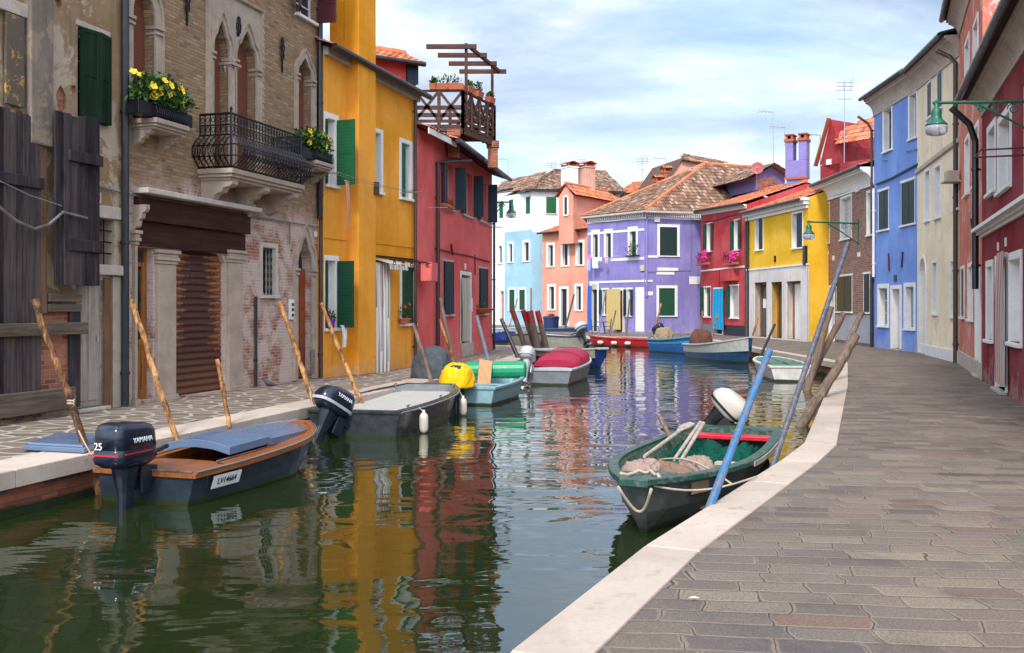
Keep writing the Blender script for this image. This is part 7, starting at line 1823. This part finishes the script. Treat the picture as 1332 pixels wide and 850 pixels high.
# ================================================================ poles and piles
def pole(b, t, r, mat, label, zb=-0.9, name='mooring_pole', group='mooring poles in the canal', cap=None, wig=0.0, r2=None):
    B_, T_ = at(*b), at(*t); d = T_-B_
    if zb is not None: B_ = B_ + d*((zb-B_.z)/d.z)
    d = T_-B_; n = 18; r2 = r2 or r*0.85; rr = random.Random(int(b[0]*7)); pts = [Vector((0,0,0))+d*(i/n)+Vector((rr.uniform(-1,1), rr.uniform(-1,1), 0))*wig*0.3*r+Vector((math.sin(i/n*5+b[0]), math.cos(i/n*4+b[0]), 0))*wig*r*0.9*math.sin(math.pi*i/n) for i in range(n+1)]
    mb = MB(); mb.tube(pts, [(r+(r2-r)*i/n)*(1+rr.uniform(-0.10, 0.10)*(1 if wig else 0)) for i in range(n+1)], 10)
    o = mb.build(name, M[mat] if isinstance(mat, str) else mat, None, smooth=False); o.location = B_; tag(o, label, 'pole', group)
    if cap:
        mb = MB(); q = d.normalized(); mb.tube([d - q*cap[0], d + q*0.01], r2*1.06, 10); mb.build('painted_top', cap[1], o)
    return o
pole((118,608,11.0), (45,390,11.3), 0.045, 'pole_dark', 'dark brown leaning pole with rope tied round it, leftmost by the brick quay wall', wig=0.5)
rope('pole_rope', [at(92+5*math.cos(k*0.9), 520+k*0.5+1.5*math.sin(k*0.9), 11.0-0.03*math.cos(k)) for k in range(16)], 0.008, rp, 'pale rope knotted round the leftmost leaning pole')
pole((228,562,12.4), (171,391,12.8), 0.040, 'pole', 'orange brown pole leaning in front of the glazed wooden door', wig=0.5)
pole((298,546,13.6), (282,468,13.8), 0.035, 'pole', 'short orange brown pole in front of the rusty roller shutter', wig=0.5)
pole((411,527,16.25), (363,393,16.8), 0.045, 'pole', 'orange brown pole leaning in front of the brick wall below the small window', wig=0.5)
pole((460,498,18.0), (418,395,18.6), 0.042, 'pole', 'orange brown pole leaning before the lower left window of the ochre yellow house', wig=0.5)
pole((558,489,21.6), (538,422,22.0), 0.05, 'pole_grey', 'grey brown pole leaning between the ochre and rose red houses', wig=0.4)
pole((590,472,25.2), (573,388,25.4), 0.05, 'pole_grey', 'taller of two tied poles before the rose red house', wig=0.5)
pole((589,471,25.0), (572,416,25.2), 0.035, 'pole', 'shorter orange pole tied beside the taller pole before the rose red house', wig=0.5)
pole((635,468,28.2), (620,411,28.4), 0.06, P('slate_pole', (0.16,0.18,0.23), 0.6), 'smooth slate grey pole before the rose red house door')
pole((671,459,31.5), (652,415,31.8), 0.07, 'black', 'short black pole standing on the far side of the pink covered boat')
rt_ = P('pile_red_paint', (0.38,0.02,0.015), 0.55, 0.35)
for i, (bx, by, tx, ty, lb_) in enumerate(((683,451,666,403,'leftmost'), (695,450,680.5,404,'second'), (698.5,450,689,405,'third and thickest'), (710,449,699,405,'rightmost'))):
    pole((bx,by,42.3+0.3*(i % 2)), (tx,ty,42.4), 0.16 if i == 2 else 0.125, 'pole_grey', 'red topped wooden pile, %s of the four past the rose red house' % lb_, cap=(0.52, rt_), group='red topped piles')
for i, (b, t, r, m, lb_) in enumerate((
    ((663,423,70),(673,389,70),0.05,'pole','thin pole leaning before the white and pale blue house'),
    ((736,424,66),(747,383,66.5),0.07,'pipe_brown','dark pole leaning across the salmon pink house doorway'),
    ((780,426,57),(788,378,57.5),0.05,'slate','thin dark slate pole by the left corner of the lilac house'),
    ((794,435,56),(801,404,56.3),0.05,'pole_grey','short thin pole before the beige curtain of the lilac house'),
    ((814.5,437,55.5),(819,389,55.7),0.05,'pole_grey','thin pole before the lilac house window right of its curtain'),
    ((849.5,440,53.5),(860,395,53.8),0.055,'pole','tall thin pole leaning before the lilac house lower window'),
    ((911,436,48.5),(914,404,48.6),0.05,'pole','thin pole before the left window of the crimson house'),
    ((928,434,48.5),(933,408,48.6),0.05,'pole','short thin pole before the blue curtain of the crimson house'),
    ((978.7,438,43),(986,414,43.2),0.05,'pole','short thin pole before the left opening of the white portico'),
    ((993,455,34),(1008,422,34.4),0.05,'black','thin black pole rising past the top of the blue pole'))):
    pole(b, t, r, P('slate_pole', (0.16,0.18,0.23)) if m == 'slate' else m, lb_)
blp = P('blue_pole_paint', (0.02,0.14,0.32), 0.55, 0.35, scale=12, peel=0.5, under=(0.13,0.12,0.12), bumps=0.2)
pole((922,663,8.05), (1001,456,9.2), 0.038, blp, 'peeling bright blue pole leaning over the old green rowing boat')
pole((1010,592,10.9), (1103,317,12.6), 0.036, P('slate_blue_pole', (0.075,0.085,0.12), 0.55, 0.5, scale=14, peel=0.4, under=(0.15,0.12,0.10)), 'long slate blue pole leaning highest above the piles on the right', r2=0.03)
for b, t, r, lb_ in (((1049,508,24.7),(1081,400,25.2),0.10,'weathered pile behind the long slate blue pole, leftmost of the leaning group of four'),
                     ((1064,474,25.3),(1097,408,25.8),0.095,'weathered pile second from left in the leaning group of four'),
                     ((1085,482,21.7),(1121,407,22.4),0.075,'weathered pile rising behind the frontmost pile of the leaning group'),
                     ((1047,549,17.3),(1113,437,18.3),0.10,'thick weathered pile leaning on the white kerb, frontmost of the group of four')):
    pole(b, t, r, 'pole_grey', lb_, name='mooring_pile', group='leaning piles on the right bank', wig=0.3)

# ================================================================ things hung on houses
def hang(H, mb, u, y, z, name, mats, label, cat, group=None, **k):
    off = Vector((u, y, z)); mb.v = [v-off for v in mb.v]
    o = mb.build(name, mats, None, **k); o.matrix_local = H.T.Mi.inverted() @ Matrix.Translation(off); return tag(o, label, cat, group)
def curtain(H, x0, x1, yt, yb, mat, label, off=0.06, amp=0.035, folds=6, gather=1.0, name='door_curtain', pull=0.0, cat='curtain', group='door curtains'):
    u0, u1, z0, z1 = H.rect(x0, x1, yt, yb, -off); n = folds*6; m = 10; rows = []
    for j in range(m+1):
        f = j/m; row = []
        for i in range(n+1):
            s = i/n; uu = u0+(u1-u0)*(s+pull*f*(1-s)*0.6); row.append((uu, -off-amp*(0.4+0.6*f)*math.sin(s*folds*2*math.pi+0.8*math.sin(f*2+s*3))-0.03*math.sin(f*3), z1+(z0-z1)*f))
        rows.append(row)
    mb = MB(); vs = [p for r in rows for p in r]
    mb.add(vs, [(j*(n+1)+i, j*(n+1)+i+1, (j+1)*(n+1)+i+1, (j+1)*(n+1)+i) for j in range(m) for i in range(n)])
    if H is H2: mb.tube([(u0-0.05,-off,z1),(u1+0.05,-off,z1)], 0.012, 6)
    return hang(H, mb, u0, 0, z0, name, mat, label, cat, group, smooth=True, fix=False)
W_, G_, K_, R_ = (0.62,0.57,0.52), (0.16,0.24,0.20), (0.33,0.27,0.25), (0.34,0.16,0.14)
stripe = cloth('striped_curtain_cloth', [W_, W_, K_, W_, W_, G_, W_, R_, W_, W_], pitch=0.30)
curtain(H2, 484, 507, 343, 486, stripe, 'long striped curtain blowing out of the ochre yellow house doorway', off=0.22, amp=0.05, folds=5)
mb = MB(); u0, z = H2.uz(483, 336); u1 = u0+1.0
mb.add([(u0,-0.03,z),(u1,-0.03,z),(u1,-0.5,z-0.14),(u0,-0.5,z-0.14),(u1,-0.52,z-0.28),(u0,-0.52,z-0.28)], [(0,1,2,3),(3,2,4,5)]); hang(H2, mb, u0, 0, z, 'door_awning', stripe, 'small striped awning above the ochre yellow house door', 'awning')
curtain(H3, 600, 610, 362, 444, cloth('sage_beige_curtain', [(0.42,0.38,0.28),(0.34,0.33,0.26),(0.45,0.41,0.32)], pitch=0.2), 'dull beige curtain in the rose red house doorway', off=0.05, folds=4)
curtain(HL, 789, 807, 376, 429, cloth('mustard_curtain', [(0.42,0.31,0.12),(0.50,0.38,0.17)], pitch=0.25), 'mustard beige curtain swung across the lilac house door', off=0.5, folds=5)
curtain(H4, 927.5, 941, 376, 429, cloth('bright_blue_curtain', col=(0.02,0.28,0.50)), 'bright blue curtain covering the crimson house door', off=0.12, folds=4)
curtain(H10, 1297, 1305.5, 328, 500, cloth('pink_striped_curtain', [(0.50,0.38,0.33),(0.30,0.13,0.12),(0.45,0.34,0.29),(0.40,0.28,0.25)], pitch=0.16), 'dusty pink striped curtain hanging at the deep crimson house door', off=0.10, folds=3)
curtain(HL, 764.5, 769.5, 372, 430, cloth('cobalt_curtain', col=(0.04,0.11,0.42)), 'cobalt blue cloth strip at the left corner of the lilac house', off=0.08, folds=2)
wc = cloth('white_cloth', col=(0.68,0.66,0.66))
def rag(H, x0, x1, yt, yb, off, mat, label, name='hanging_cloth', folds=2, group=None): return curtain(H, x0, x1, yt, yb, mat, label, off=off, amp=0.02, folds=folds, name=name, cat='cloth', group=group)
rag(H2, 444, 450.5, 424, 452, 0.25, wc, 'white tea towel hanging below the ochre house lower left window sill')
rag(H2, 449.5, 453.5, 236, 296, 0.55, cloth('pink_lace', col=(0.52,0.28,0.22)), 'narrow pinkish cloth strip hanging from the washing line of the ochre yellow house', folds=1)
for i, (x0, x1, yt, yb, c, lb_) in enumerate(((764,768,334,352,(0.35,0.40,0.70),'pale blue towel on the lilac house washing line'), (765,769,332,338,(0.7,0.15,0.40),'small pink cloth on the lilac house washing line'), (771,778,335,349,(0.75,0.77,0.85),'white shirt on the lilac house washing line'), (778,783,335,340,(0.7,0.7,0.75),'small white cloth on the lilac house washing line'), (787,791,336,343,(0.5,0.35,0.38),'dusky pink cloth on the lilac house washing line'))):
    rag(HL, x0, x1, yt, yb, 0.55, cloth('laundry_%d' % i, col=c), lb_, 'laundry', group='laundry outside the lilac house')
def line_(H, x0, x1, y0, y1, off, label, brackets=True, n=2):
    mb = MB(); u0, z0 = H.uz(x0, y0, -off); u1, z1 = H.uz(x1, y1, -off)
    for k in range(n): mb.tube([(u0+(u1-u0)*i/8, -off+k*0.16, z0+(z1-z0)*i/8-0.06*math.sin(math.pi*i/8)) for i in range(9)], 0.006, 5)
    for u, z in ((u0, z0), (u1, z1)): mb.tube([(u, 0.0, z), (u, -off-0.05, z)], 0.012, 6)
    hang(H, mb, u0, 0, z0, 'washing_line', M['steel'], label, 'washing line', 'washing lines on house fronts')
line_(H2, 441, 547, 225, 250, 0.6, 'double washing line along the ochre yellow house')
line_(H3, 580, 652, 270, 296, 0.5, 'double washing line along the rose red house front')
line_(HL, 763, 800, 328.5, 330, 0.55, 'washing line holding laundry at the lilac house corner', n=1)

# flowers and pots
leaf = NT('leaf_green', 0.6, spec=0.3); _r = leaf.n('ShaderNodeAttribute', {'attribute_name': 'tint'}).outputs['Fac']
M['leaf'] = leaf.out(leaf.ramp(_r, [(0.0, (0.012,0.045,0.008)), (0.5, (0.03,0.09,0.012)), (1.0, (0.07,0.15,0.02))]))
M['yel_f'] = paint('yellow_petals', (0.85,0.55,0.01), 0.6, 0.1); M['pink_f'] = paint('pink_petals', (0.62,0.02,0.22), 0.6, 0.2); M['red_f'] = paint('red_petals', (0.65,0.02,0.01), 0.6, 0.1)
def foliage(c, r, n, s, seed, droop=0.0):
    rr = random.Random(seed); mb = MB(); c = Vector(c)
    for _ in range(n):
        while True:
            q = Vector((rr.uniform(-1,1), rr.uniform(-1,1), rr.uniform(-1,1)))
            if 0.15 < q.length < 1: break
        p = c + Vector((q.x*r[0], q.y*r[1], q.z*r[2]))*(0.7+0.45*rr.random()) - Vector((0,0,droop*abs(q.x)))
        a = Vector((rr.uniform(-1,1), rr.uniform(-1,1), rr.uniform(-0.6,1))).normalized(); b_ = a.cross(Vector((rr.uniform(-1,1), rr.uniform(-1,1), rr.uniform(-1,1)))).normalized(); k = s*rr.uniform(0.6, 1.3)
        mb.add([p, p+a*k*0.5+b_*k*0.3, p+a*k, p+a*k*0.5-b_*k*0.3], [(0,1,2,3)], 0, rr.random())
    for _ in range(max(4, n//30)):
        q = Vector((rr.uniform(-0.8,0.8)*r[0], rr.uniform(-0.8,0.8)*r[1], rr.uniform(0,0.9)*r[2])); mb.tube([c-Vector((0,0,r[2]*0.8)), c+q], 0.006, 4, tint=0.2)
    return mb
def blooms(c, r, n, s, seed, front=(0,-1,0.4), cup=0.3):
    rr = random.Random(seed); mb = MB(); c = Vector(c); f = Vector(front).normalized()
    for _ in range(n):
        q = Vector((rr.uniform(-1,1), rr.uniform(-1,1), rr.uniform(-1,1))).normalized()
        if q.dot(f) < -0.1: q = -q
        p = c + Vector((q.x*r[0], q.y*r[1], q.z*r[2]))*rr.uniform(0.5, 1.12); nn = (q+f*0.8).normalized(); a = nn.orthogonal().normalized(); b_ = nn.cross(a)
        for k in range(5):
            t0, t1 = 2*math.pi*k/5, 2*math.pi*(k+0.9)/5; tm = (t0+t1)/2; sz = s*rr.uniform(0.8,1.1)
            mb.face([p, p+(a*math.cos(t0)+b_*math.sin(t0))*sz*0.8+nn*sz*cup, p+(a*math.cos(tm)+b_*math.sin(tm))*sz+nn*sz*cup, p+(a*math.cos(t1)+b_*math.sin(t1))*sz*0.8+nn*sz*cup])
        mb.tube([p, p+nn*sz*0.5], [sz*0.15, sz*0.1], 5)
    return mb
def planter(H, x0, x1, yt, yb, label, fm, nf=9, off=0.28, box='iron', fr=0.35, fs=0.055, nl=500, ls=0.085, seed=1, group=None, cup=0.3, name='flower_box', bh=0.22, trough=True):
    u0, u1, z0, z1 = H.rect(x0, x1, yt, yb, -off); w = H.w(u0, 0, z0); hh = (z1-z0)
    T = Thing(name, label, 'flower box' if trough else 'flower pot', tuple(w), H.rz, group); uw = u1-u0
    mb = MB()
    if trough:
        mb.box((0.04,-off-0.10,0.0),(uw-0.04,-off+0.12,bh))
    else: mb.lathe([(uw*0.28,0),(uw*0.38,bh),(uw*0.42,bh),(uw*0.42,bh+0.03)], (uw/2,-off,0), 12)
    mb.build('trough' if trough else 'pot', M[box] if isinstance(box, str) else box, T, bevel=0.01)
    c = (uw/2, -off, bh+(hh-bh)*0.45); r = (uw*0.52, 0.22 if uw > 0.5 else uw*0.45, (hh-bh)*0.55)
    foliage(c, r, nl, ls, seed, 0.08).build('foliage', M['leaf'], T, fix=False)
    blooms(c, r, nf, fs, seed+5, cup=cup).build('flowers', M[fm], T, fix=False)
    return T
# stone brackets and planters on the gothic house
for (x0, x1, y_, ly) in ((169.5, 214, 161, 1), (385, 409, 214, 2)):
    u0, z = H1.uz(x0, y_); u1 = H1.uz(x1, y_)[0]; mb = MB()
    mb.box((u0,-0.50,z),(u1,0.0,z+0.08)); mb.box((u0+0.03,-0.46,z-0.05),(u1-0.03,0.0,z-0.001)); mb.box((u0+0.06,-0.42,z-0.09),(u1-0.06,0,z-0.051)); so = mb.build('planter_shelf', M['old_stone'], H1.T, bevel=0.008)
    for u in (u0+0.12, u1-0.12): corbel(H1, u, 0.10, z-0.092, 0.34, 0.26, parent=so)
    n = 14; rb = MB()
    for k in range(n+1):
        u = u0+0.03+(u1-u0-0.06)*k/n; rb.tube([(u,-0.46,z+0.08),(u,-0.50,z+0.16),(u,-0.46,z+0.30)], 0.008, 5)
    for zz in (0.12, 0.30): rb.tube([(u0+0.02,0,z+zz),(u0+0.02,-0.47,z+zz),(u1-0.02,-0.47,z+zz),(u1-0.02,0,z+zz)], 0.010, 6)
    rb.build('planter_rail', M['iron'], so)
    T = planter(H1, x0+2, (246 if ly == 1 else 428), y_-(64 if ly == 1 else 47), y_-4, 'yellow flower box on stone bracket, %s' % ('left end of the tan brick palace' if ly == 1 else 'below the right pointed window of the tan brick palace'), 'yel_f', nf=22, off=0.34, nl=1500, seed=ly*3, fs=0.075, group='yellow flower boxes', box='iron', ls=0.10)
for x0, x1, lb_, sd_ in ((907, 921.5, 'left', 11), (941, 959, 'right', 13)):
    planter(H4, x0, x1, 326, 345, 'mass of magenta pink flowers under the upper %s window of the crimson house' % lb_, 'pink_f', nf=130, off=0.35, nl=260, seed=sd_, fs=0.075, bh=0.12, group='pink flower boxes', box='terracotta')
purple_pot = P('purple_pot', (0.12,0.03,0.35), 0.4)
planter(H2, 426, 434, 402, 427, 'red geranium in a purple pot on the ochre house window sill', 'red_f', nf=6, off=0.10, trough=False, box=purple_pot, nl=120, seed=31, bh=0.16, fs=0.035, ls=0.06, name='flower_pot')
planter(H2, 521, 531, 393, 421, 'trailing red geranium before the closed right shutters of the ochre yellow house', 'red_f', nf=6, off=0.12, trough=False, box='terracotta', nl=60, seed=33, bh=0.10, fs=0.05, ls=0.07, name='flower_pot')
planter(H3, 622, 630, 392, 407, 'small terracotta pot on the rose red house lower right sill', 'red_f', nf=2, off=0.10, trough=False, box='terracotta', nl=90, seed=35, bh=0.12, fs=0.03, ls=0.07, name='flower_pot')
planter(H3, 576, 588, 258, 271, 'small red flowered box in the upper left window of the rose red house', 'red_f', nf=5, off=0.08, nl=120, seed=37, bh=0.10, fs=0.035, ls=0.06, box='terracotta')
planter(HL, 814, 831, 312, 334, 'green plants in an iron basket at the upper right window of the lilac left face', 'red_f', nf=3, off=0.25, nl=200, seed=39, bh=0.08, fs=0.03, ls=0.10)
# pots on the roof terrace
c, d1, d2, zr = ALT
for i, (a, kind, lb_) in enumerate(((c[1]-d1*0.62, 1, 'single terracotta pot with a fern on the terrace railing'), (c[1]-d1*0.28, 0, 'long terracotta trough on the terrace front railing'), (c[1]+d2*0.18, 0, 'terracotta trough at the near end of the terrace side railing'), (c[1]+d2*0.48, 0, 'terracotta trough with pale grass midway on the terrace side railing'), (c[1]+d2*0.86, 0, 'terracotta trough at the far end of the terrace side railing'))):
    T = Thing('flower_box', lb_, 'flower box', (a.x, a.y, zr+0.03), math.atan2(d2.y, d2.x) if i > 1 else 0.0, 'pots on the roof terrace'); w_ = 0.24 if kind else (0.85 if i == 1 else 0.42)
    mb = MB(); mb.add([(-w_/2+0.02,-0.08,0),(w_/2-0.02,-0.08,0),(w_/2-0.02,0.08,0),(-w_/2+0.02,0.08,0),(-w_/2,-0.11,0.18),(w_/2,-0.11,0.18),(w_/2,0.11,0.18),(-w_/2,0.11,0.18)], [(0,3,2,1),(0,1,5,4),(1,2,6,5),(2,3,7,6),(3,0,4,7),(4,5,6,7)]); mb.build('trough', M['terracotta'], T)
    foliage((0,0,0.25), (w_*0.5,0.12,0.12+0.12*(i in (1, 3))), 160, 0.08, 50+i).build('foliage', M['leaf'], T, fix=False)

# ---- street lamps
gi = P('green_lamp_paint', (0.01,0.12,0.07), 0.4, 0.25)
def lampglass():
    t = NT('lamp_glass', 0.15, spec=0.6); t.b.inputs['Transmission Weight'].default_value = 0.7; return t.out((0.75,0.76,0.78))
M['lampglass'] = lampglass()
def lamp(label, wallp, lampp, s=1.0, mat=gi, scroll=True):
    wp, lp = Vector(wallp), Vector(lampp); T = Thing('street_lamp', label, 'street lamp', tuple(wp), 0.0, 'wall lamps on brackets'); d = lp-wp; dn = Vector((d.x, d.y, 0)).normalized(); L = Vector((d.x, d.y, 0)).length
    mb = MB(); z = 0.0; mb.tube([(0,0,0), dn*(L+0.05*s)], 0.022*s, 8); mb.tube([Vector((0,0,-0.55*s)), dn*(L*0.30)+Vector((0,0,-0.28*s)), dn*(L*0.62)+Vector((0,0,-0.03*s))], 0.016*s, 7)
    mb.bar((0,0,-0.6*s), (0,0,0.1*s), 0.06*s, 0.04*s)
    if scroll:
        for f, r in ((0.12, 0.10), (0.30, 0.085), (0.46, 0.06), (0.60, 0.05)):
            cpt = dn*(L*f)+Vector((0,0,-0.10*s)); mb.tube([cpt + (dn*math.cos(a)+Vector((0,0,math.sin(a))))*r*s*(1-a/12) for a in [i*0.6 for i in range(14)]], 0.010*s, 5)
    mb.lathe([(0.0,0.05*s),(0.035*s,0.02*s),(0.035*s,-0.02*s),(0.0,-0.04*s)], dn*L, 10); mb.build('bracket', mat, T)
    mb = MB(); c = dn*L; pr = [(0.02,0.02),(0.035,-0.02),(0.035,-0.07),(0.06,-0.09),(0.075,-0.14),(0.07,-0.20),(0.085,-0.24),(0.13,-0.29),(0.15,-0.31),(0.15,-0.33)]; mb.lathe([(r*s, z*s) for r, z in pr], c, 18); mb.build('lamp_hood', mat, T, smooth=True)
    mb = MB(); pr = [(0.147,-0.332),(0.155,-0.37),(0.15,-0.42),(0.13,-0.455),(0.06,-0.475),(0.01,-0.48)]; mb.lathe([(r*s, z*s) for r, z in pr], c, 18); mb.build('lamp_shade', M['lampglass'], T, smooth=True)
    mb = MB(); mb.lathe([(0.0,-0.34*s),(0.03*s,-0.36*s),(0.045*s,-0.42*s),(0.0,-0.46*s)], c, 10); mb.build('bulb', M['white_trim'], T, smooth=True)
pw = H10.uz(1345, 128)[0]; lp = at(1218, 134, 14.4)
u = 5.2; z = lp.z; lamp('green street lamp on a scrolled bracket fixed to the deep crimson house, top right', H10.w(7.9, 0, z)[:], lp[:], 1.0)
mb = MB(); q = H10.uz(1322, 210, -0.4); mb.tube([(q[0]+0.6,0,q[1]),(q[0]+0.6,-1.0,q[1])], 0.012, 6); mb.tube([(q[0]+1.3,0,q[1]),(q[0]+1.3,-1.0,q[1])], 0.012, 6); mb.tube([(q[0]+0.5,-1.0,q[1]),(q[0]+1.4,-1.0,q[1])], 0.01, 6); hang(H10, mb, q[0], 0, q[1], 'drying_rack', M['burgundy'], 'thin iron drying rack arm on the deep crimson house', 'drying rack')
q = H6.uz(1117, 291); wp = H6.w(q[0], 0, q[1]); lamp('green street lamp on a long bracket fixed to the bare brick house', wp[:], at(1052, 291, wp.y-0.8)[:], 1.55)
q = H3.uz(639, 263); wp = H3.w(H3.W-0.1, 0, q[1]); lamp('dark green street lamp at the end of the rose red house', wp[:], at(665, 264, wp.y)[:], 1.25)

# ---- television aerials
def aerial(label, base, top, kind, s=1.0):
    b, t = Vector(base), Vector(top); T = Thing('tv_aerial', label, 'aerial', tuple(b), 0, 'rooftop television aerials'); d = t-b
    mb = MB(); mb.tube([(0,0,0), d], 0.03*s, 6); mb.build('mast', M['steel'], T)
    mb = MB()
    if kind == 'flag': mb.tube([d, d+Vector((-1.1*s,0,0.08))], 0.03*s, 6); [mb.tube([d+Vector((-x*s,0,0.0)), d+Vector((-x*s,0.4,0.02))], 0.015*s, 5) for x in (0.2,0.5,0.8,1.05)]
    else:
        for k in range(3):
            for a in (-0.45, 0.0, 0.45): mb.tube([d+Vector((a*s-0.1,0,-0.25*k*s)), d+Vector((a*1.2*s+0.05,0,(-0.25*k+0.3)*s))], 0.018*s, 5)
            mb.tube([d+Vector((-0.55*s,0,-0.25*k*s)), d+Vector((0.55*s,0,-0.25*k*s))], 0.022*s, 5)
        mb.tube([d+Vector((-0.5*s,0,-1.1*s)), d+Vector((0.5*s,0,-1.1*s))], 0.02*s, 5)
    mb.build('antenna', M['steel'], T)
for lb_, b, t, Y, k, s in (('flag shaped aerial left of the white house chimneys', (661,228), (661,208), 92, 'flag', 0.9), ('spiky aerial right of the salmon roof room', (836,238), (836,207), 90, 'grid', 0.9), ('flag shaped aerial left of the tiled hip roof ridge', (867,224), (867,207), 80, 'flag', 1.0),
    ('tallest thin aerial left of the twin lilac chimneys', (1006,212), (1006,146), 66, 'flag', 0.9), ('shorter aerial beside the tallest one, left of the twin lilac chimneys', (1021,190), (1021,166), 60, 'flag', 0.8), ('flag shaped aerial between the twin chimneys and the dark red gable', (1067,216), (1067,176), 60, 'flag', 0.8),
    ('white spiky aerial on a tall mast above the dark red gabled house', (1098,212), (1099,108), 54, 'grid', 0.8), ('small aerial on the white house roof ridge', (718,222), (718,213), 94, 'grid', 0.8), ('aerial behind the pink chimney', (757,222), (757,208), 93, 'grid', 0.6)):
    aerial(lb_, at(*b, Y), at(*t, Y), k, s)
# red satellite dish
T = Thing('satellite_dish', 'round red satellite dish on the lilac house dormer', 'satellite dish', tuple(at(985, 238, 59.6))); c0 = T.L(at(985, 219, 59.4)); mb = MB()
X = Matrix.Translation(c0) @ Matrix.Rotation(R(75), 4, 'X') @ Matrix.Rotation(R(-15), 4, 'Y'); mb.lathe([(0.0,-0.06),(0.20,-0.045),(0.38,0.0),(0.385,0.01),(0.36,0.008),(0.2,-0.03),(0.0,-0.045)], (0,0,0), 20, M=X); mb.build('dish', P('dish_red', (0.30,0.04,0.035), 0.5), T, smooth=True)
mb = MB(); mb.tube([(0,0.2,0), c0+Vector((0,0.1,0))], 0.03, 6); mb.tube([c0, c0+Vector((0,-0.35,-0.1))], 0.015, 5); mb.build('bracket', M['steel'], T)

# ---- bits on the far quay
mb = MB(); p = at(717, 425, 70.5); p.z = 0; T = Thing('bin', 'dark blue round bin before the salmon pink house', 'bin', tuple(p)); mb.lathe([(0.5,0),(0.56,0.8),(0.6,0.82),(0.6,0.9),(0.5,0.91)], (0,0,0), 18); mb.build('body', nv, T, smooth=False)
mb = MB(); mb.lathe([(0.6,0.915),(0.5,0.98),(0.2,1.02)], (0,0,0), 18); mb.build('lid', P('dark_rim', (0.03,0.035,0.04)), T); mb = MB(); mb.lathe([(0.2,1.02),(0.24,1.1),(0.1,1.16)], (0,0,0), 10); mb.build('red_bag', rd, T)
T = Thing('garden_table', 'small dark metal table outside the lilac house', 'table', tuple(G(783, 434.5))); mb = MB(); mb.lathe([(0.42,0.70),(0.42,0.73)], (0,0,0), 16); mb.build('tabletop', nv, T)
mb = MB(); [mb.tube([(0.3*math.cos(a),0.3*math.sin(a),0),(0.1*math.cos(a),0.1*math.sin(a),0.7)], 0.018, 6) for a in (0.5,2.1,3.6,5.2)]; mb.build('leg', nv, T)
for i, px in enumerate((774, 790)):
    T = Thing('garden_chair', 'dark metal chair %s of the small table outside the lilac house' % ('left' if i == 0 else 'right'), 'chair', tuple(G(px, 434.3)), 0, 'chairs outside the lilac house'); mb = MB(); mb.box((-0.2,-0.2,0.43),(0.2,0.2,0.46)); mb.build('seat', nv, T)
    for x in (-0.18, 0.18):
        for y in (-0.18, 0.18): mb = MB(); mb.tube([(x,y,0),(x,y,0.43)], 0.014, 6); mb.build('leg', nv, T)
    s_ = -1 if i == 0 else 1; mb = MB(); mb.tube([(s_*0.19,-0.18,0.46),(s_*0.24,-0.18,0.9),(s_*0.24,0.18,0.9),(s_*0.19,0.18,0.46)], 0.014, 6); mb.box((s_*0.22-0.01,-0.16,0.62),(s_*0.22+0.01,0.16,0.84)); mb.build('backrest', nv, T)

# ---- pigeons
def pigeon(p, rz, label, name='pigeon'):
    T = Thing(name, label, 'pigeon', tuple(p), rz); mb = MB()
    prof = [(-0.17,0.095,0.012,0.006),(-0.12,0.10,0.03,0.012),(-0.06,0.115,0.05,0.035),(0.0,0.125,0.058,0.052),(0.05,0.145,0.05,0.05),(0.085,0.175,0.03,0.033),(0.10,0.205,0.022,0.024),(0.115,0.225,0.024,0.024),(0.135,0.228,0.016,0.017),(0.152,0.222,0.006,0.006),(0.17,0.216,0.002,0.002)]
    mb.loft([[(x, w*math.cos(a), z+h*math.sin(a)) for a in [2*math.pi*k/12 for k in range(12)]] for x, z, w, h in prof]); mb.build('body', P('pigeon_grey', (0.04,0.042,0.055), 0.6, 0.5, scale=25), T, smooth=True)
    mb = MB()
    for s_ in (-1, 1):
        mb.tube([(0.0,s_*0.022,0.09),(0.01,s_*0.024,0.03),(0.005,s_*0.024,0.004)], 0.005, 5); [mb.tube([(0.005,s_*0.024,0.004),(0.005+0.03*math.cos(a),s_*0.024+0.02*math.sin(a),0.003)], 0.003, 4) for a in (-0.6,0,0.6)]
    mb.build('legs', P('pigeon_leg', (0.35,0.10,0.08)), T)
pigeon(G(350, 508), R(200), 'dark pigeon standing on the quay below the brick wall'); q = H3.T.Mi.inverted() @ Vector((0.5, -0.3, 6.62)); pigeon(at(575, 176, 27.3), R(180), 'dark pigeon perched on the roof edge of the rose red house')
# litter leaf on the pavement
mb = MB(); p = G(902, 783); mb.add([(p.x-0.03,p.y,0.02),(p.x,p.y-0.012,0.024),(p.x+0.035,p.y+0.004,0.02),(p.x+0.005,p.y+0.018,0.026)], [(0,1,2,3)]); tag(mb.build('paper_scrap', M['white_trim'], None, loc=p), 'tiny white paper scrap on the stone pavers', 'litter')
